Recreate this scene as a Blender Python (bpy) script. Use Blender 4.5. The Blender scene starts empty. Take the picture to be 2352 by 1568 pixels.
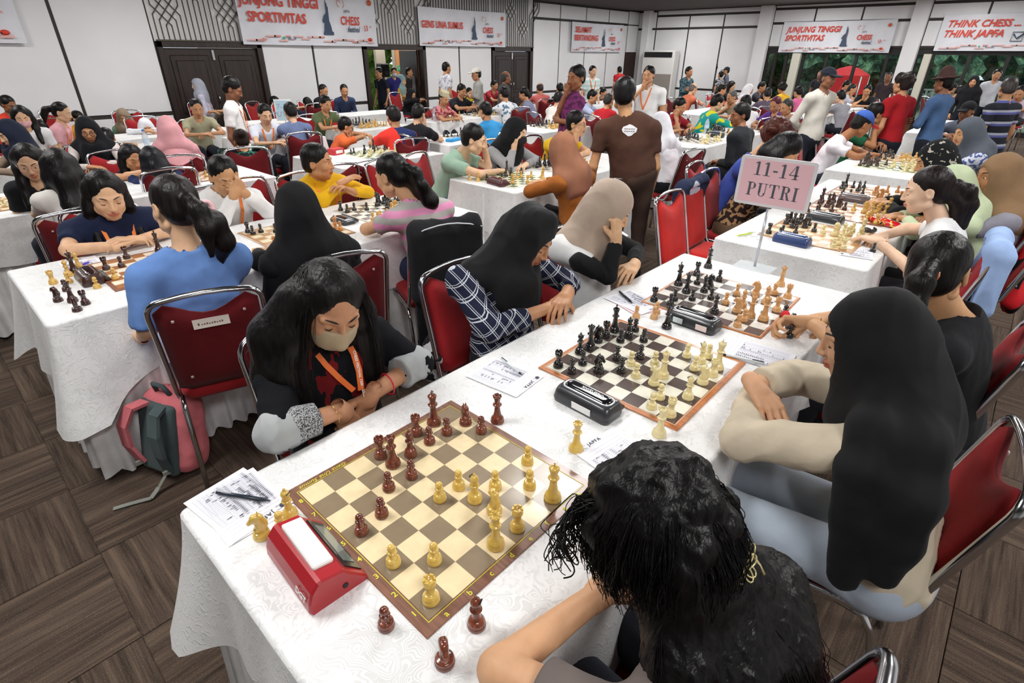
import bpy, math, random
import numpy as np
from mathutils import Vector, Matrix
random.seed(7)
RNG = np.random.RandomState(11)
C = bpy.context.scene.collection
SC = bpy.context.scene
PI = math.pi

# ------------------------------------------------------------ camera, world, lights, exposure
cam_d = bpy.data.cameras.new('camera')
cam = bpy.data.objects.new('camera', cam_d); C.objects.link(cam)
CAMR = ((0.67592, -0.73693, 0.00713), (-0.34562, -0.32534, -0.88016), (0.65094, 0.59246, -0.47464))
cam_d.sensor_width = 36.0; cam_d.lens = 18.80; cam_d.clip_start = 0.02; cam_d.clip_end = 200
r_, d_, f_ = [Vector(v).normalized() for v in CAMR]
cam.matrix_world = Matrix(((r_.x, -d_.x, -f_.x, -0.36304), (r_.y, -d_.y, -f_.y, -0.53301), (r_.z, -d_.z, -f_.z, 1.68900), (0, 0, 0, 1)))
SC.camera = cam
SC.view_settings.view_transform = 'Standard'; SC.view_settings.look = 'None'
SC.view_settings.gamma = 1; SC.view_settings.use_curve_mapping = False
SC.view_settings.exposure = -0.30

w = bpy.data.worlds.new('world'); SC.world = w; w.use_nodes = True
bg = w.node_tree.nodes['Background']
bg.inputs[0].default_value = (0.88, 0.94, 1.0, 1); bg.inputs[1].default_value = 1.5

H_CEIL = 2.93; YW = 10.4; XW = 17.8
def area(loc, sx, sy, energy, col=(1, 1, 1), rot=(0, 0, 0)):
    d = bpy.data.lights.new('area_lamp', 'AREA'); d.shape = 'RECTANGLE'; d.size = sx; d.size_y = sy
    d.energy = energy; d.color = col
    o = bpy.data.objects.new('area_lamp', d); o.location = loc; o.rotation_euler = rot; C.objects.link(o)
    return o
# rows of recessed ceiling luminaires all over the hall
for lx in (-0.6, 2.6, 5.8, 9.2, 12.6, 16.0):
    for ly in (-1.6, 1.4, 4.6, 8.2):
        area((lx, ly, H_CEIL - 0.03), 1.3, 0.5, 66, (1.0, 0.985, 0.965))
# area lamps just inside the window wall stand in for its daylight
area((XW - 0.35, 4.3, 1.25), 0.9, 3.0, 40, (0.9, 0.96, 1.0), (0, math.radians(90), 0))
area((XW - 0.35, 0.6, 1.25), 0.9, 3.0, 40, (0.9, 0.96, 1.0), (0, math.radians(90), 0))
sun_d = bpy.data.lights.new('sun', 'SUN'); sun_d.energy = 3.2; sun_d.angle = 0.2
sun = bpy.data.objects.new('sun', sun_d); sun.rotation_euler = (math.radians(35), math.radians(-35), 0); sun.location = (30, 5, 20); C.objects.link(sun)

# ------------------------------------------------------------ tagging
import re
def tag(o, label=None, cat=None, group=None, kind=None):
    if label: label = re.sub(r'\b(young man|woman|man|girl|boy|elder|child)\b', 'person', label)
    if label:
        ws_ = label.split()
        while len(ws_) > 16 and 'the' in ws_: ws_.remove('the')
        label = ' '.join(ws_[:16])
    if group: group = re.sub(r'\b(young man|woman|man|girl|boy|elder|child)\b', 'person', group)
    if label: o['label'] = label
    if cat: o['category'] = cat
    if group: o['group'] = group
    if kind: o['kind'] = kind
    return o
def thing(name, label, cat, loc=(0, 0, 0), rz=0.0, group=None):
    o = bpy.data.objects.new(name, None); C.objects.link(o)
    o.empty_display_size = 0.05
    o.location = loc; o.rotation_euler = (0, 0, rz)
    return tag(o, label, cat, group)
def link_mesh(name, me, parent=None, loc=None, rz=None, mats=None):
    o = bpy.data.objects.new(name, me); C.objects.link(o)
    if parent is not None: o.parent = parent
    if loc is not None: o.location = loc
    if rz is not None: o.rotation_euler = (0, 0, rz)
    return o

# ------------------------------------------------------------ materials
def _c(c):
    if isinstance(c, str):
        c = tuple(int(c[i:i+2], 16) / 255 for i in (0, 2, 4))
        c = tuple(x / 12.92 if x <= 0.04045 else ((x + 0.055) / 1.055) ** 2.4 for x in c)
    return (c[0], c[1], c[2], 1)
class NT:
    def __init__(s, name):
        s.m = bpy.data.materials.new(name); s.m.use_nodes = True
        s.t = s.m.node_tree; s.b = s.t.nodes['Principled BSDF']; s.out = s.t.nodes['Material Output']
    def n(s, typ, **kw):
        x = s.t.nodes.new(typ)
        for k, v in kw.items():
            if k.startswith('i_'): x.inputs[int(k[2:]) if k[2:].isdigit() else k[2:].replace('_', ' ')].default_value = v
            else: setattr(x, k, v)
        return x
    def l(s, a, b): s.t.links.new(a, b)
    def co(s, kind='Object', scale=(1, 1, 1), rot=(0, 0, 0)):
        if kind == 'World': o = s.n('ShaderNodeNewGeometry').outputs['Position']
        else: o = s.n('ShaderNodeTexCoord').outputs[kind]
        mp = s.n('ShaderNodeMapping'); mp.inputs['Scale'].default_value = scale; mp.inputs['Rotation'].default_value = rot
        s.l(o, mp.inputs[0]); return mp.outputs[0]
    def noise(s, co, scale, detail=3, rough=0.5):
        x = s.n('ShaderNodeTexNoise'); x.inputs['Scale'].default_value = scale; x.inputs['Detail'].default_value = detail
        x.inputs['Roughness'].default_value = rough; s.l(co, x.inputs['Vector']); return x.outputs[0]
    def ramp(s, fac, stops, interp='LINEAR'):
        x = s.n('ShaderNodeValToRGB'); x.color_ramp.interpolation = interp
        e = x.color_ramp.elements
        while len(e) < len(stops): e.new(0.5)
        for k, (p, c) in enumerate(stops): e[k].position = p; e[k].color = _c(c)
        s.l(fac, x.inputs[0]); return x.outputs[0]
    def mix(s, fac, a, b):
        x = s.n('ShaderNodeMix', data_type='RGBA')
        for sock, v in ((x.inputs[0], fac), (x.inputs[6], a), (x.inputs[7], b)):
            if hasattr(v, 'default_value') or hasattr(v, 'is_linked'): s.l(v, sock)
            elif isinstance(v, (int, float)): sock.default_value = v
            else: sock.default_value = _c(v)
        return x.outputs[2]
    def math(s, op, a, b=None, c=None):
        x = s.n('ShaderNodeMath', operation=op)
        for i, v in enumerate((a, b, c)):
            if v is None: continue
            if isinstance(v, (int, float)): x.inputs[i].default_value = v
            else: s.l(v, x.inputs[i])
        return x.outputs[0]
    def bump(s, h, strength=0.3, dist=0.01):
        x = s.n('ShaderNodeBump'); x.inputs['Strength'].default_value = strength; x.inputs['Distance'].default_value = dist
        s.l(h, x.inputs['Height']); s.l(x.outputs[0], s.b.inputs['Normal']); return x
    def set(s, **kw):
        for k, v in kw.items():
            k = k.replace('_', ' ')
            if k == 'Base Color': v = _c(v)
            s.b.inputs[k].default_value = v
        return s
MATS = {}
def mat(key, fn):
    if key not in MATS: MATS[key] = fn()
    return MATS[key]
def plain(col, rough=0.6, metal=0.0, name=None, coat=0.0, spec=0.5):
    def f():
        n = NT(name or 'paint'); n.set(Base_Color=col, Roughness=rough, Metallic=metal)
        n.b.inputs['Specular IOR Level'].default_value = spec
        if coat: n.b.inputs['Coat Weight'].default_value = coat; n.b.inputs['Coat Roughness'].default_value = 0.06
        return n.m
    return mat(('plain', col, rough, metal, coat, spec), f)
def cloth(col, fine=260, wr=0.25, rough=0.88, sheen=0.04, name='fabric'):
    """woven fabric: small tone variation, weave bump and soft crumple bump"""
    def f():
        n = NT(name); co = n.co('Object')
        a = n.noise(co, 7, 4); b = n.noise(co, fine, 2)
        c = _c(col)
        dark = tuple(x * 0.82 for x in c[:3]); lite = tuple(min(1, x * 1.12 + 0.004) for x in c[:3])
        n.l(n.ramp(a, [(0.3, dark), (0.7, lite)]), n.b.inputs['Base Color'])
        n.set(Roughness=rough); n.b.inputs['Sheen Weight'].default_value = sheen; n.b.inputs['Specular IOR Level'].default_value = 0.18
        h = n.math('MULTIPLY_ADD', b, 0.05, n.math('MULTIPLY', n.noise(n.co('Object', (1, 1, 0.6)), 14, 3), 1.0))
        n.bump(h, wr, 0.012)
        return n.m
    return mat(('cloth', col, fine, wr, rough, sheen), f)
def skin(col):
    def f():
        n = NT('skin'); co = n.co('Object')
        c = _c(col)
        base = n.ramp(n.noise(co, 18, 3), [(0.35, tuple(x * 0.9 for x in c[:3])), (0.65, tuple(min(1, x * 1.06) for x in c[:3]))])
        at = n.n('ShaderNodeAttribute', attribute_name='lip')
        base = n.mix(at.outputs['Fac'], base, (c[0] * 0.72, c[1] * 0.38, c[2] * 0.40))
        n.l(base, n.b.inputs['Base Color'])
        n.set(Roughness=0.5); n.b.inputs['Subsurface Weight'].default_value = 0.06
        n.b.inputs['Subsurface Radius'].default_value = (0.012, 0.005, 0.003); n.b.inputs['Specular IOR Level'].default_value = 0.35
        n.bump(n.noise(co, 420, 2), 0.06, 0.002)
        return n.m
    return mat(('skin', col), f)
def hairmat(col):
    def f():
        n = NT('hair'); c = _c(col)
        v = n.noise(n.co('Object', (1, 1, 0.12)), 90, 3)
        n.l(n.ramp(v, [(0.3, tuple(x * 0.35 for x in c[:3])), (0.75, tuple(x * 1.1 + 0.001 for x in c[:3]))]), n.b.inputs['Base Color'])
        n.set(Roughness=0.40); n.b.inputs['Specular IOR Level'].default_value = 0.24
        n.bump(v, 0.55, 0.006)
        return n.m
    return mat(('hair', col), f)
SKIN = {'l': 'D9AE8C', 'm': 'C4906A', 'd': '9A6647', 'k': '8C5E44'}
M_CHROME = plain('D4D6DA', 0.16, 1.0, 'chrome')
M_WHITE = plain('F0F0EE', 0.5, name='white_plastic')
M_BLACK = plain('101012', 0.45, name='black_plastic')
def red_fabric(col):
    def f():
        n = NT('red_upholstery'); co = n.co('Object')
        c = _c(col)
        n.l(n.ramp(n.noise(co, 5, 5), [(0.3, tuple(x * 0.75 for x in c[:3])), (0.7, tuple(x * 1.1 for x in c[:3]))]), n.b.inputs['Base Color'])
        n.set(Roughness=0.8); n.b.inputs['Sheen Weight'].default_value = 0.1; n.b.inputs['Specular IOR Level'].default_value = 0.2
        n.bump(n.noise(co, 350, 2), 0.35, 0.003); return n.m
    return mat(('red', col), f)
M_RED = red_fabric('9C1F24'); M_REDBACK = red_fabric('6E161C'); M_REDBR = red_fabric('C02A26')

# ------------------------------------------------------------ mesh helpers
def mesh_np(name, V, F, mats=(), smooth=True, midx=None, attrs=None):
    """V (n,3), F (m,4) or (m,3) integer array -> mesh datablock"""
    me = bpy.data.meshes.new(name); V = np.asarray(V, np.float32); F = np.asarray(F, np.int32)
    k = F.shape[1] if len(F) else 4
    me.vertices.add(len(V)); me.vertices.foreach_set('co', V.ravel())
    me.loops.add(len(F) * k); me.loops.foreach_set('vertex_index', F.ravel())
    me.polygons.add(len(F)); me.polygons.foreach_set('loop_start', np.arange(0, len(F) * k, k, dtype=np.int32))
    try: me.polygons.foreach_set('loop_total', np.full(len(F), k, np.int32))
    except Exception: pass
    for m in mats: me.materials.append(m)
    if midx is not None: me.polygons.foreach_set('material_index', np.asarray(midx, np.int32))
    me.update(calc_edges=True)
    me.polygons.foreach_set('use_smooth', np.full(len(F), smooth, bool))
    if attrs:
        for an, av in attrs.items():
            a = me.attributes.new(an, 'FLOAT', 'POINT'); a.data.foreach_set('value', np.asarray(av, np.float32))
    return me
class MB:
    """collects simple shapes with material slots into one mesh"""
    def __init__(s): s.v = []; s.f = []; s.mi = []; s.sm = []
    def add(s, V, F, mi=0, sm=False):
        o = len(s.v); s.v += [tuple(p) for p in V]
        for f in F: s.f.append(tuple(o + i for i in f)); s.mi.append(mi); s.sm.append(sm)
        return s
    def box(s, a, b, mi=0, bev=0.0):
        x0, y0, z0 = a; x1, y1, z1 = b
        if bev <= 0:
            V = [(x, y, z) for z in (z0, z1) for y in (y0, y1) for x in (x0, x1)]
            return s.add(V, [(0, 2, 3, 1), (4, 5, 7, 6), (0, 1, 5, 4), (2, 6, 7, 3), (0, 4, 6, 2), (1, 3, 7, 5)], mi)
        r = bev; V = []
        for z, i in ((z0, r), (z0 + r, 0), (z1 - r, 0), (z1, r)):
            V += [(x0 + i + r * (not i), y0 + i, z), (x1 - i - r * (not i), y0 + i, z), (x1 - i, y0 + i + r * (not i), z), (x1 - i, y1 - i - r * (not i), z),
                  (x1 - i - r * (not i), y1 - i, z), (x0 + i + r * (not i), y1 - i, z), (x0 + i, y1 - i - r * (not i), z), (x0 + i, y0 + i + r * (not i), z)]
        F = [tuple(range(7, -1, -1)), tuple(range(24, 32))]
        for k in range(3):
            for j in range(8): F.append((k*8+j, k*8+(j+1) % 8, k*8+8+(j+1) % 8, k*8+8+j))
        return s.add(V, F, mi)
    def obox(s, c, ax, ay, az, mi=0):
        """box from centre and three half-axis vectors"""
        c = Vector(c); ax = Vector(ax); ay = Vector(ay); az = Vector(az)
        V = [c + ax*i + ay*j + az*k for k in (-1, 1) for j in (-1, 1) for i in (-1, 1)]
        return s.add(V, [(0, 2, 3, 1), (4, 5, 7, 6), (0, 1, 5, 4), (2, 6, 7, 3), (0, 4, 6, 2), (1, 3, 7, 5)], mi)
    def tube(s, pts, r, n=8, mi=0, cap=True, flat=1.0, closed=False):
        P = [Vector(p) for p in pts]; R = r if hasattr(r, '__len__') else [r] * len(P)
        V = []; F = []; up = None; L = len(P)
        for i in range(L):
            if closed: t = P[(i+1) % L] - P[i-1]
            else: t = P[min(i+1, L-1)] - P[max(i-1, 0)]
            t.normalize()
            if up is None:
                up = Vector((0, 0, 1)) if abs(t.z) < 0.9 else Vector((1, 0, 0))
            a = (up - t * up.dot(t)).normalized(); b = t.cross(a); up = a
            for j in range(n):
                an = 2*PI*j/n; V.append(P[i] + (a*math.cos(an) + b*math.sin(an)*flat) * R[i])
        for i in range(L if closed else L-1):
            for j in range(n):
                q = (i+1) % L
                F.append((i*n+j, i*n+(j+1) % n, q*n+(j+1) % n, q*n+j))
        s.add(V, F, mi, True)
        if cap and not closed:
            o = len(s.v) - len(V)
            s.f.append(tuple(o+j for j in range(n-1, -1, -1))); s.mi.append(mi); s.sm.append(False)
            s.f.append(tuple(o+(L-1)*n+j for j in range(n))); s.mi.append(mi); s.sm.append(False)
        return s
    def lathe(s, prof, n=20, c=(0, 0, 0), mi=0, sm=True):
        V = []; F = []
        for r, z in prof:
            for j in range(n):
                a = 2*PI*j/n; V.append((c[0]+r*math.cos(a), c[1]+r*math.sin(a), c[2]+z))
        for i in range(len(prof)-1):
            for j in range(n): F.append((i*n+j, i*n+(j+1) % n, (i+1)*n+(j+1) % n, (i+1)*n+j))
        return s.add(V, F, mi, sm)
    def prism(s, poly, z0, z1, mi=0, fr=None):
        """extrude 2D polygon along z (or along frame fr=(o,x,y,z))"""
        n = len(poly)
        if fr is None: T = lambda x, y, z: (x, y, z)
        else:
            o, X, Y, Z = [Vector(q) for q in fr]; T = lambda x, y, z: o + X*x + Y*y + Z*z
        V = [T(x, y, z0) for x, y in poly] + [T(x, y, z1) for x, y in poly]
        F = [tuple(range(n-1, -1, -1)), tuple(range(n, 2*n))] + [(i, (i+1) % n, n+(i+1) % n, n+i) for i in range(n)]
        return s.add(V, F, mi)
    def mesh(s, name, mats, smooth=None):
        me = bpy.data.meshes.new(name); me.from_pydata(s.v, [], s.f)
        for m in (mats if isinstance(mats, (list, tuple)) else [mats]): me.materials.append(m)
        me.polygons.foreach_set('material_index', s.mi)
        me.polygons.foreach_set('use_smooth', [bool(smooth)] * len(s.f) if smooth is not None else s.sm)
        me.update(); return me
    def obj(s, name, mats, parent=None, loc=None, rz=None, smooth=None):
        return link_mesh(name, s.mesh(name, mats, smooth), parent, loc, rz)
def text_mesh(name, txt, size, m, extr=0.001, bold=0.0, shear=0.0, align='LEFT', space=1.0, xs=1.0):
    cu = bpy.data.curves.new(name, 'FONT'); cu.body = txt; cu.size = size; cu.extrude = extr; cu.offset = bold
    cu.shear = shear; cu.align_x = align; cu.space_character = space; cu.resolution_u = 2
    o = bpy.data.objects.new(name, cu); C.objects.link(o)
    me = bpy.data.meshes.new_from_object(o.evaluated_get(bpy.context.evaluated_depsgraph_get()))
    bpy.data.objects.remove(o); bpy.data.curves.remove(cu)
    me.materials.clear(); me.materials.append(m)
    if xs != 1.0: me.transform(Matrix.Diagonal((xs, 1, 1, 1)))
    me.name = name; return me
# ------------------------------------------------------------ implicit-surface modeller (one continuous skin per body)
EDG = [(0,1),(2,3),(4,5),(6,7),(0,2),(1,3),(4,6),(5,7),(0,4),(1,5),(2,6),(3,7)]
CRN = np.array([[i & 1, (i >> 1) & 1, (i >> 2) & 1] for i in range(8)], np.float32)
def vec(*a): return np.array(a, np.float32)
def A3(a): return np.asarray(a, np.float32)
class SDF:
    def __init__(s, lo, hi, h):
        s.lo = A3(lo) - 2*h; s.h = h
        s.n = np.ceil((A3(hi) + 2*h - s.lo) / h).astype(int) + 1
        s.F = np.full(tuple(s.n), 1.0, np.float32)
    def blk(s, lo, hi):
        i0 = np.maximum(((A3(lo) - s.lo) / s.h).astype(int), 0); i1 = np.minimum(((A3(hi) - s.lo) / s.h).astype(int) + 2, s.n)
        if np.any(i1 <= i0): return None, None
        sl = tuple(slice(a, b) for a, b in zip(i0, i1))
        ax = [(s.lo[k] + s.h * np.arange(i0[k], i1[k], dtype=np.float32)) for k in range(3)]
        return sl, (ax[0][:, None, None], ax[1][None, :, None], ax[2][None, None, :])
    def put(s, lo, hi, fn, k, op):
        m = (k if k else 0) + 2*s.h
        if op == 'cut': m = 3*s.h + k
        sl, X = s.blk(A3(lo) - m, A3(hi) + m)
        if sl is None: return s
        d = fn(*X); a = s.F[sl]
        if op == 'add':
            if k > 0:
                q = np.maximum(k - np.abs(a - d), 0) / k; s.F[sl] = np.minimum(a, d) - q*q*k*0.25
            else: s.F[sl] = np.minimum(a, d)
        elif op == 'cut':
            d = -d
            if k > 0:
                q = np.maximum(k - np.abs(a - d), 0) / k; s.F[sl] = np.maximum(a, d) + q*q*k*0.25
            else: s.F[sl] = np.maximum(a, d)
        return s
    def cap(s, a, b, ra, rb=None, k=0.02, op='add', flat=False):
        a = A3(a); b = A3(b); rb = ra if rb is None else rb; R = max(ra, rb); ba = b - a; L2 = max(float(ba @ ba), 1e-9)
        def fn(X, Y, Z):
            x = X - a[0]; y = Y - a[1]; z = Z - a[2]
            t = (x*ba[0] + y*ba[1] + z*ba[2]) / L2; tc = np.clip(t, 0, 1)
            d = np.sqrt((x - tc*ba[0])**2 + (y - tc*ba[1])**2 + (z - tc*ba[2])**2) - (ra + (rb - ra)*tc)
            if flat: d = np.maximum(d, (t - 1) * math.sqrt(L2))
            return d
        return s.put(np.minimum(a, b) - R, np.maximum(a, b) + R, fn, k, op)
    def chain(s, pts, rs, k=0.02, op='add'):
        for i in range(len(pts)-1): s.cap(pts[i], pts[i+1], rs[i], rs[i+1], k, op)
        return s
    def ell(s, c, r, R=None, k=0.02, op='add'):
        c = A3(c); r = A3(r); R = np.eye(3, dtype=np.float32) if R is None else A3(R)  # rows = local axes in world
        ext = np.sqrt(((R * r[:, None])**2).sum(0))
        def fn(X, Y, Z):
            x = X - c[0]; y = Y - c[1]; z = Z - c[2]
            l = [(x*R[i, 0] + y*R[i, 1] + z*R[i, 2]) / r[i] for i in range(3)]
            k0 = np.sqrt(l[0]**2 + l[1]**2 + l[2]**2)
            k1 = np.sqrt((l[0]/r[0])**2 + (l[1]/r[1])**2 + (l[2]/r[2])**2) + 1e-6
            return k0 * (k0 - 1) / k1
        return s.put(c - ext, c + ext, fn, k, op)
    def box(s, c, r, R=None, rd=0.01, k=0.01, op='add'):
        c = A3(c); r = A3(r); R = np.eye(3, dtype=np.float32) if R is None else A3(R)
        ext = np.abs(R * r[:, None]).sum(0)
        def fn(X, Y, Z):
            x = X - c[0]; y = Y - c[1]; z = Z - c[2]
            q = [np.abs(x*R[i, 0] + y*R[i, 1] + z*R[i, 2]) - (r[i] - rd) for i in range(3)]
            o = np.sqrt(np.maximum(q[0], 0)**2 + np.maximum(q[1], 0)**2 + np.maximum(q[2], 0)**2)
            return o + np.minimum(np.maximum(np.maximum(q[0], q[1]), q[2]), 0) - rd
        return s.put(c - ext, c + ext, fn, k, op)
    def half(s, p, n):
        """keep the side the normal n points away from"""
        p = A3(p); n = A3(n); n = n / np.linalg.norm(n)
        sl, (X, Y, Z) = s.blk(s.lo, s.lo + s.n*s.h)
        s.F[sl] = np.maximum(s.F[sl], (X-p[0])*n[0] + (Y-p[1])*n[1] + (Z-p[2])*n[2]); return s
    def mesh(s):
        F = s.F; I = F < 0
        A = I[:-1, :-1, :-1]; acc = A.astype(np.uint8)
        for (i, j, k) in [(1,0,0),(0,1,0),(1,1,0),(0,0,1),(1,0,1),(0,1,1),(1,1,1)]:
            acc += I[i:I.shape[0]-1+i, j:I.shape[1]-1+j, k:I.shape[2]-1+k]
        cells = np.argwhere((acc > 0) & (acc < 8))
        if len(cells) == 0: return np.zeros((0, 3), np.float32), np.zeros((0, 4), np.int32)
        val = np.stack([F[cells[:, 0] + int(c[0]), cells[:, 1] + int(c[1]), cells[:, 2] + int(c[2])] for c in CRN], 1)
        P = np.zeros((len(cells), 3), np.float32); cnt = np.zeros(len(cells), np.float32)
        for a, b in EDG:
            va = val[:, a]; vb = val[:, b]; m = (va < 0) != (vb < 0)
            t = np.where(m, va / np.where(m, va - vb, 1), 0)
            P += m[:, None] * (CRN[a] + t[:, None] * (CRN[b] - CRN[a])); cnt += m
        V = (cells + P / cnt[:, None]) * s.h + s.lo
        idx = np.full(acc.shape, -1, np.int32); idx[tuple(cells.T)] = np.arange(len(cells))
        Q = []
        for ax in range(3):
            u, v = (ax+1) % 3, (ax+2) % 3
            s0 = [slice(None)]*3; s1 = [slice(None)]*3
            s0[ax] = slice(0, -1); s1[ax] = slice(1, None)
            ch = I[tuple(s0)] != I[tuple(s1)]
            e = np.argwhere(ch)
            e = e[(e[:, u] > 0) & (e[:, v] > 0) & (e[:, u] < acc.shape[u]) & (e[:, v] < acc.shape[v])]
            if len(e) == 0: continue
            def g(du, dv):
                q = e.copy(); q[:, u] -= du; q[:, v] -= dv; return idx[tuple(q.T)]
            q = np.stack([g(1, 1), g(0, 1), g(0, 0), g(1, 0)], 1)
            flip = ~I[tuple(e.T)]
            q[flip] = q[flip][:, ::-1]
            Q.append(q)
        Q = np.concatenate(Q); Q = Q[(Q >= 0).all(1)]
        return V.astype(np.float32), Q.astype(np.int32)
def vnormals(V, F):
    n = np.cross(V[F[:, 2]] - V[F[:, 0]], V[F[:, 3]] - V[F[:, 1]])
    N = np.zeros_like(V)
    for j in range(4): np.add.at(N, F[:, j], n)
    return N / (np.linalg.norm(N, axis=1, keepdims=True) + 1e-9)
def folds(V, F, amp, freq=22, seed=0, squash=(1, 1, 0.35), sharp=True):
    """cloth creases: push the surface along its normal by summed ridge waves"""
    r = np.random.RandomState(seed); N = vnormals(V, F); d = np.zeros(len(V), np.float32)
    Vs = V * A3(squash)
    warp = np.stack([np.sin(Vs @ r.normal(0, freq*0.45, 3) + r.rand()*6) for _ in range(3)], 1) * 0.02
    for i in range(5):
        k = r.normal(0, 1, 3); k = k / np.linalg.norm(k) * freq * (0.7 + 0.7*r.rand())
        w_ = np.sin((Vs + warp) @ k + r.rand()*6.28)
        d += (1 - np.abs(w_))**2 - 0.35 if sharp else w_ * 0.5
    return (V + N * (amp * d / 2.2)[:, None]).astype(np.float32)
def joinm(parts):
    V = []; F = []; o = 0
    for v, f in parts:
        if len(v) == 0: continue
        V.append(v); F.append(f + o); o += len(v)
    return np.concatenate(V), np.concatenate(F)
def rotm(yaw, pitch=0.0, roll=0.0):
    """rows: right, forward, up of a head/body that looks along yaw (deg), bowed by pitch, tilted by roll"""
    y, p, r = [math.radians(a) for a in (yaw, pitch, roll)]
    f = vec(math.cos(y), math.sin(y), 0); rt = vec(math.sin(y), -math.cos(y), 0); up = vec(0, 0, 1)
    f2 = f*math.cos(p) - up*math.sin(p); up2 = up*math.cos(p) + f*math.sin(p)
    r2 = rt*math.cos(r) + up2*math.sin(r); up3 = up2*math.cos(r) - rt*math.sin(r)
    return np.stack([r2, f2, up3]).astype(np.float32)

# ---- head, built once per level of detail in its own frame (x right, y forward, z up)
HEADS = {}
def head_mesh(h):
    if h in HEADS: return HEADS[h]
    s = SDF((-.10, -.125, -.135), (.10, .135, .135), h)
    s.ell((0, -.012, .028), (.076, .093, .087), k=0)
    s.ell((0, .030, -.030), (.060, .060, .072), k=.03)
    s.ell((0, .046, -.072), (.038, .036, .036), k=.03)
    s.ell((0, .064, -.092), (.017, .015, .014), k=.02)
    for x in (-1, 1):
        s.ell((x*.038, .060, -.024), (.022, .022, .022), k=.02)      # cheek
        s.ell((x*.050, .010, -.066), (.018, .034, .022), k=.02)      # jaw
        s.cap((x*.012, .082, .024), (x*.045, .070, .022), .008, .007, k=.014)  # brow ridge
        s.ell((x*.031, .096, .004), (.018, .016, .010), k=.010, op='cut')
        s.ell((x*.031, .071, .003), (.0155, .0125, .0120), k=.003)   # lid over the eyeball
        s.ell((x*.031, .0838, -.0035), (.0150, .0022, .0016), k=.001, op='cut')   # lid line
        s.ell((x*.076, -.008, -.008), (.008, .018, .030), k=.006)    # ear
        s.ell((x*.081, -.004, -.002), (.004, .010, .017), k=.003, op='cut')
    s.cap((0, .086, .016), (0, .104, -.026), .0068, .0105, k=.010)
    for x in (-1, 1): s.ell((x*.0105, .096, -.030), (.0075, .0095, .0070), k=.006)
    s.ell((0, .090, -.053), (.020, .012, .0052), k=.005)
    s.ell((0, .088, -.064), (.017, .012, .0062), k=.005)
    s.ell((0, .103, -.0585), (.023, .006, .0012), k=.002, op='cut')
    V, F = s.mesh()
    lip = np.clip(1.25 - np.sqrt((V[:, 0]/.025)**2 + ((V[:, 2]+.0585)/.0125)**2), 0, .45) * 2.2 * (V[:, 1] > .080)
    HEADS[h] = (V, F, np.clip(lip, 0, 1)); return HEADS[h]
HANDS = {}
def hand_mesh(h, pose):
    """right hand: wrist at origin, fingers along +y, palm faces -z, thumb on -x side"""
    key = (h, pose)
    if key in HANDS: return HANDS[key]
    s = SDF((-.085, -.03, -.10), (.075, .20, .06), h)
    curl = {'flat': (8, 10, 8), 'relax': (28, 32, 22), 'fist': (72, 92, 60), 'grip': (50, 55, 40)}[pose]
    fx = (-.027, -.009, .009, .026); ln = ((.040, .025, .020), (.044, .028, .021), (.041, .026, .020), (.032, .020, .017))
    by = (.088, .092, .087, .078)
    for i in range(4):
        a = vec(fx[i]*0.55, 0, 0); b = vec(fx[i], by[i], 0)
        s.cap(a, b, .0135, .0105, k=.010)
    for i in range(4):
        p = vec(fx[i], by[i], 0); ang = 0; sp = math.radians((-6, -2, 3, 8)[i] if pose != 'fist' else 0)
        r = .0092 if i < 3 else .0080
        for j in range(3):
            ang += math.radians(curl[j] + (i-1)*2)
            q = p + vec(math.sin(sp)*math.cos(ang), math.cos(sp)*math.cos(ang), -math.sin(ang)) * ln[i][j]
            s.cap(p, q, r - j*.0008, r - (j+1)*.0008, k=.0025); p = q
    th = {'flat': (.75, .65, -.1), 'relax': (.62, .70, -.35), 'fist': (.35, .72, -.6), 'grip': (.3, .8, -.6)}[pose]
    p = vec(-.020, .018, -.004); t = A3(th); t = t/np.linalg.norm(t); t[0] = -t[0]
    for L, r0, r1 in ((.042, .0140, .0115), (.032, .0112, .0098), (.024, .0098, .0075)):
        q = p + t*L; s.cap(p, q, r0, r1, k=.006); p = q
        t = t + vec(.35 if pose != 'flat' else .12, .1, -.12); t = t/np.linalg.norm(t)
    s.cap((0, -.02, 0), (0, .03, 0), .0235, .022, k=.012)
    HANDS[key] = s.mesh(); return HANDS[key]
# ------------------------------------------------------------ people
CHAIRS = []
LOD = {0: dict(body=.009, head=.0032, hand=.0030, cl=.0085, hair=.0065, low=.018), 1: dict(body=.012, head=.0052, hand=.0048, cl=.0135, hair=.010, low=.024),
       2: dict(body=.018, head=.008, hand=.008, cl=.019, hair=.015, low=.03), 3: dict(body=.024, head=.011, hand=.011, cl=.024, hair=.019, low=.036)}
def part(root, name, VF, m, attrs=None):
    b = root['_b']; V, F = VF
    if len(V) == 0: return None
    return link_mesh(name, mesh_np(name, V - b, F, [m], True, attrs=attrs), root)
def unit(v): v = A3(v); return v / (np.linalg.norm(v) + 1e-9)
def place_hand(h, pose, W, d, n, left, sc=1.0):
    V, F = hand_mesh(h, pose); V = V.copy() * sc
    y = unit(d); z = -unit(A3(n) - y * float(A3(n) @ y)); x = np.cross(y, z)
    if left: V[:, 0] *= -1; F = F[:, ::-1]
    return (A3(W) + V @ np.stack([x, y, z])).astype(np.float32), F
def blob_eval(lo, hi, h, fn):
    s = SDF(lo, hi, h); fn(s); return s.mesh()
def bb(pts, m): P = np.stack([A3(p) for p in pts]); return P.min(0) - m, P.max(0) + m
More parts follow.
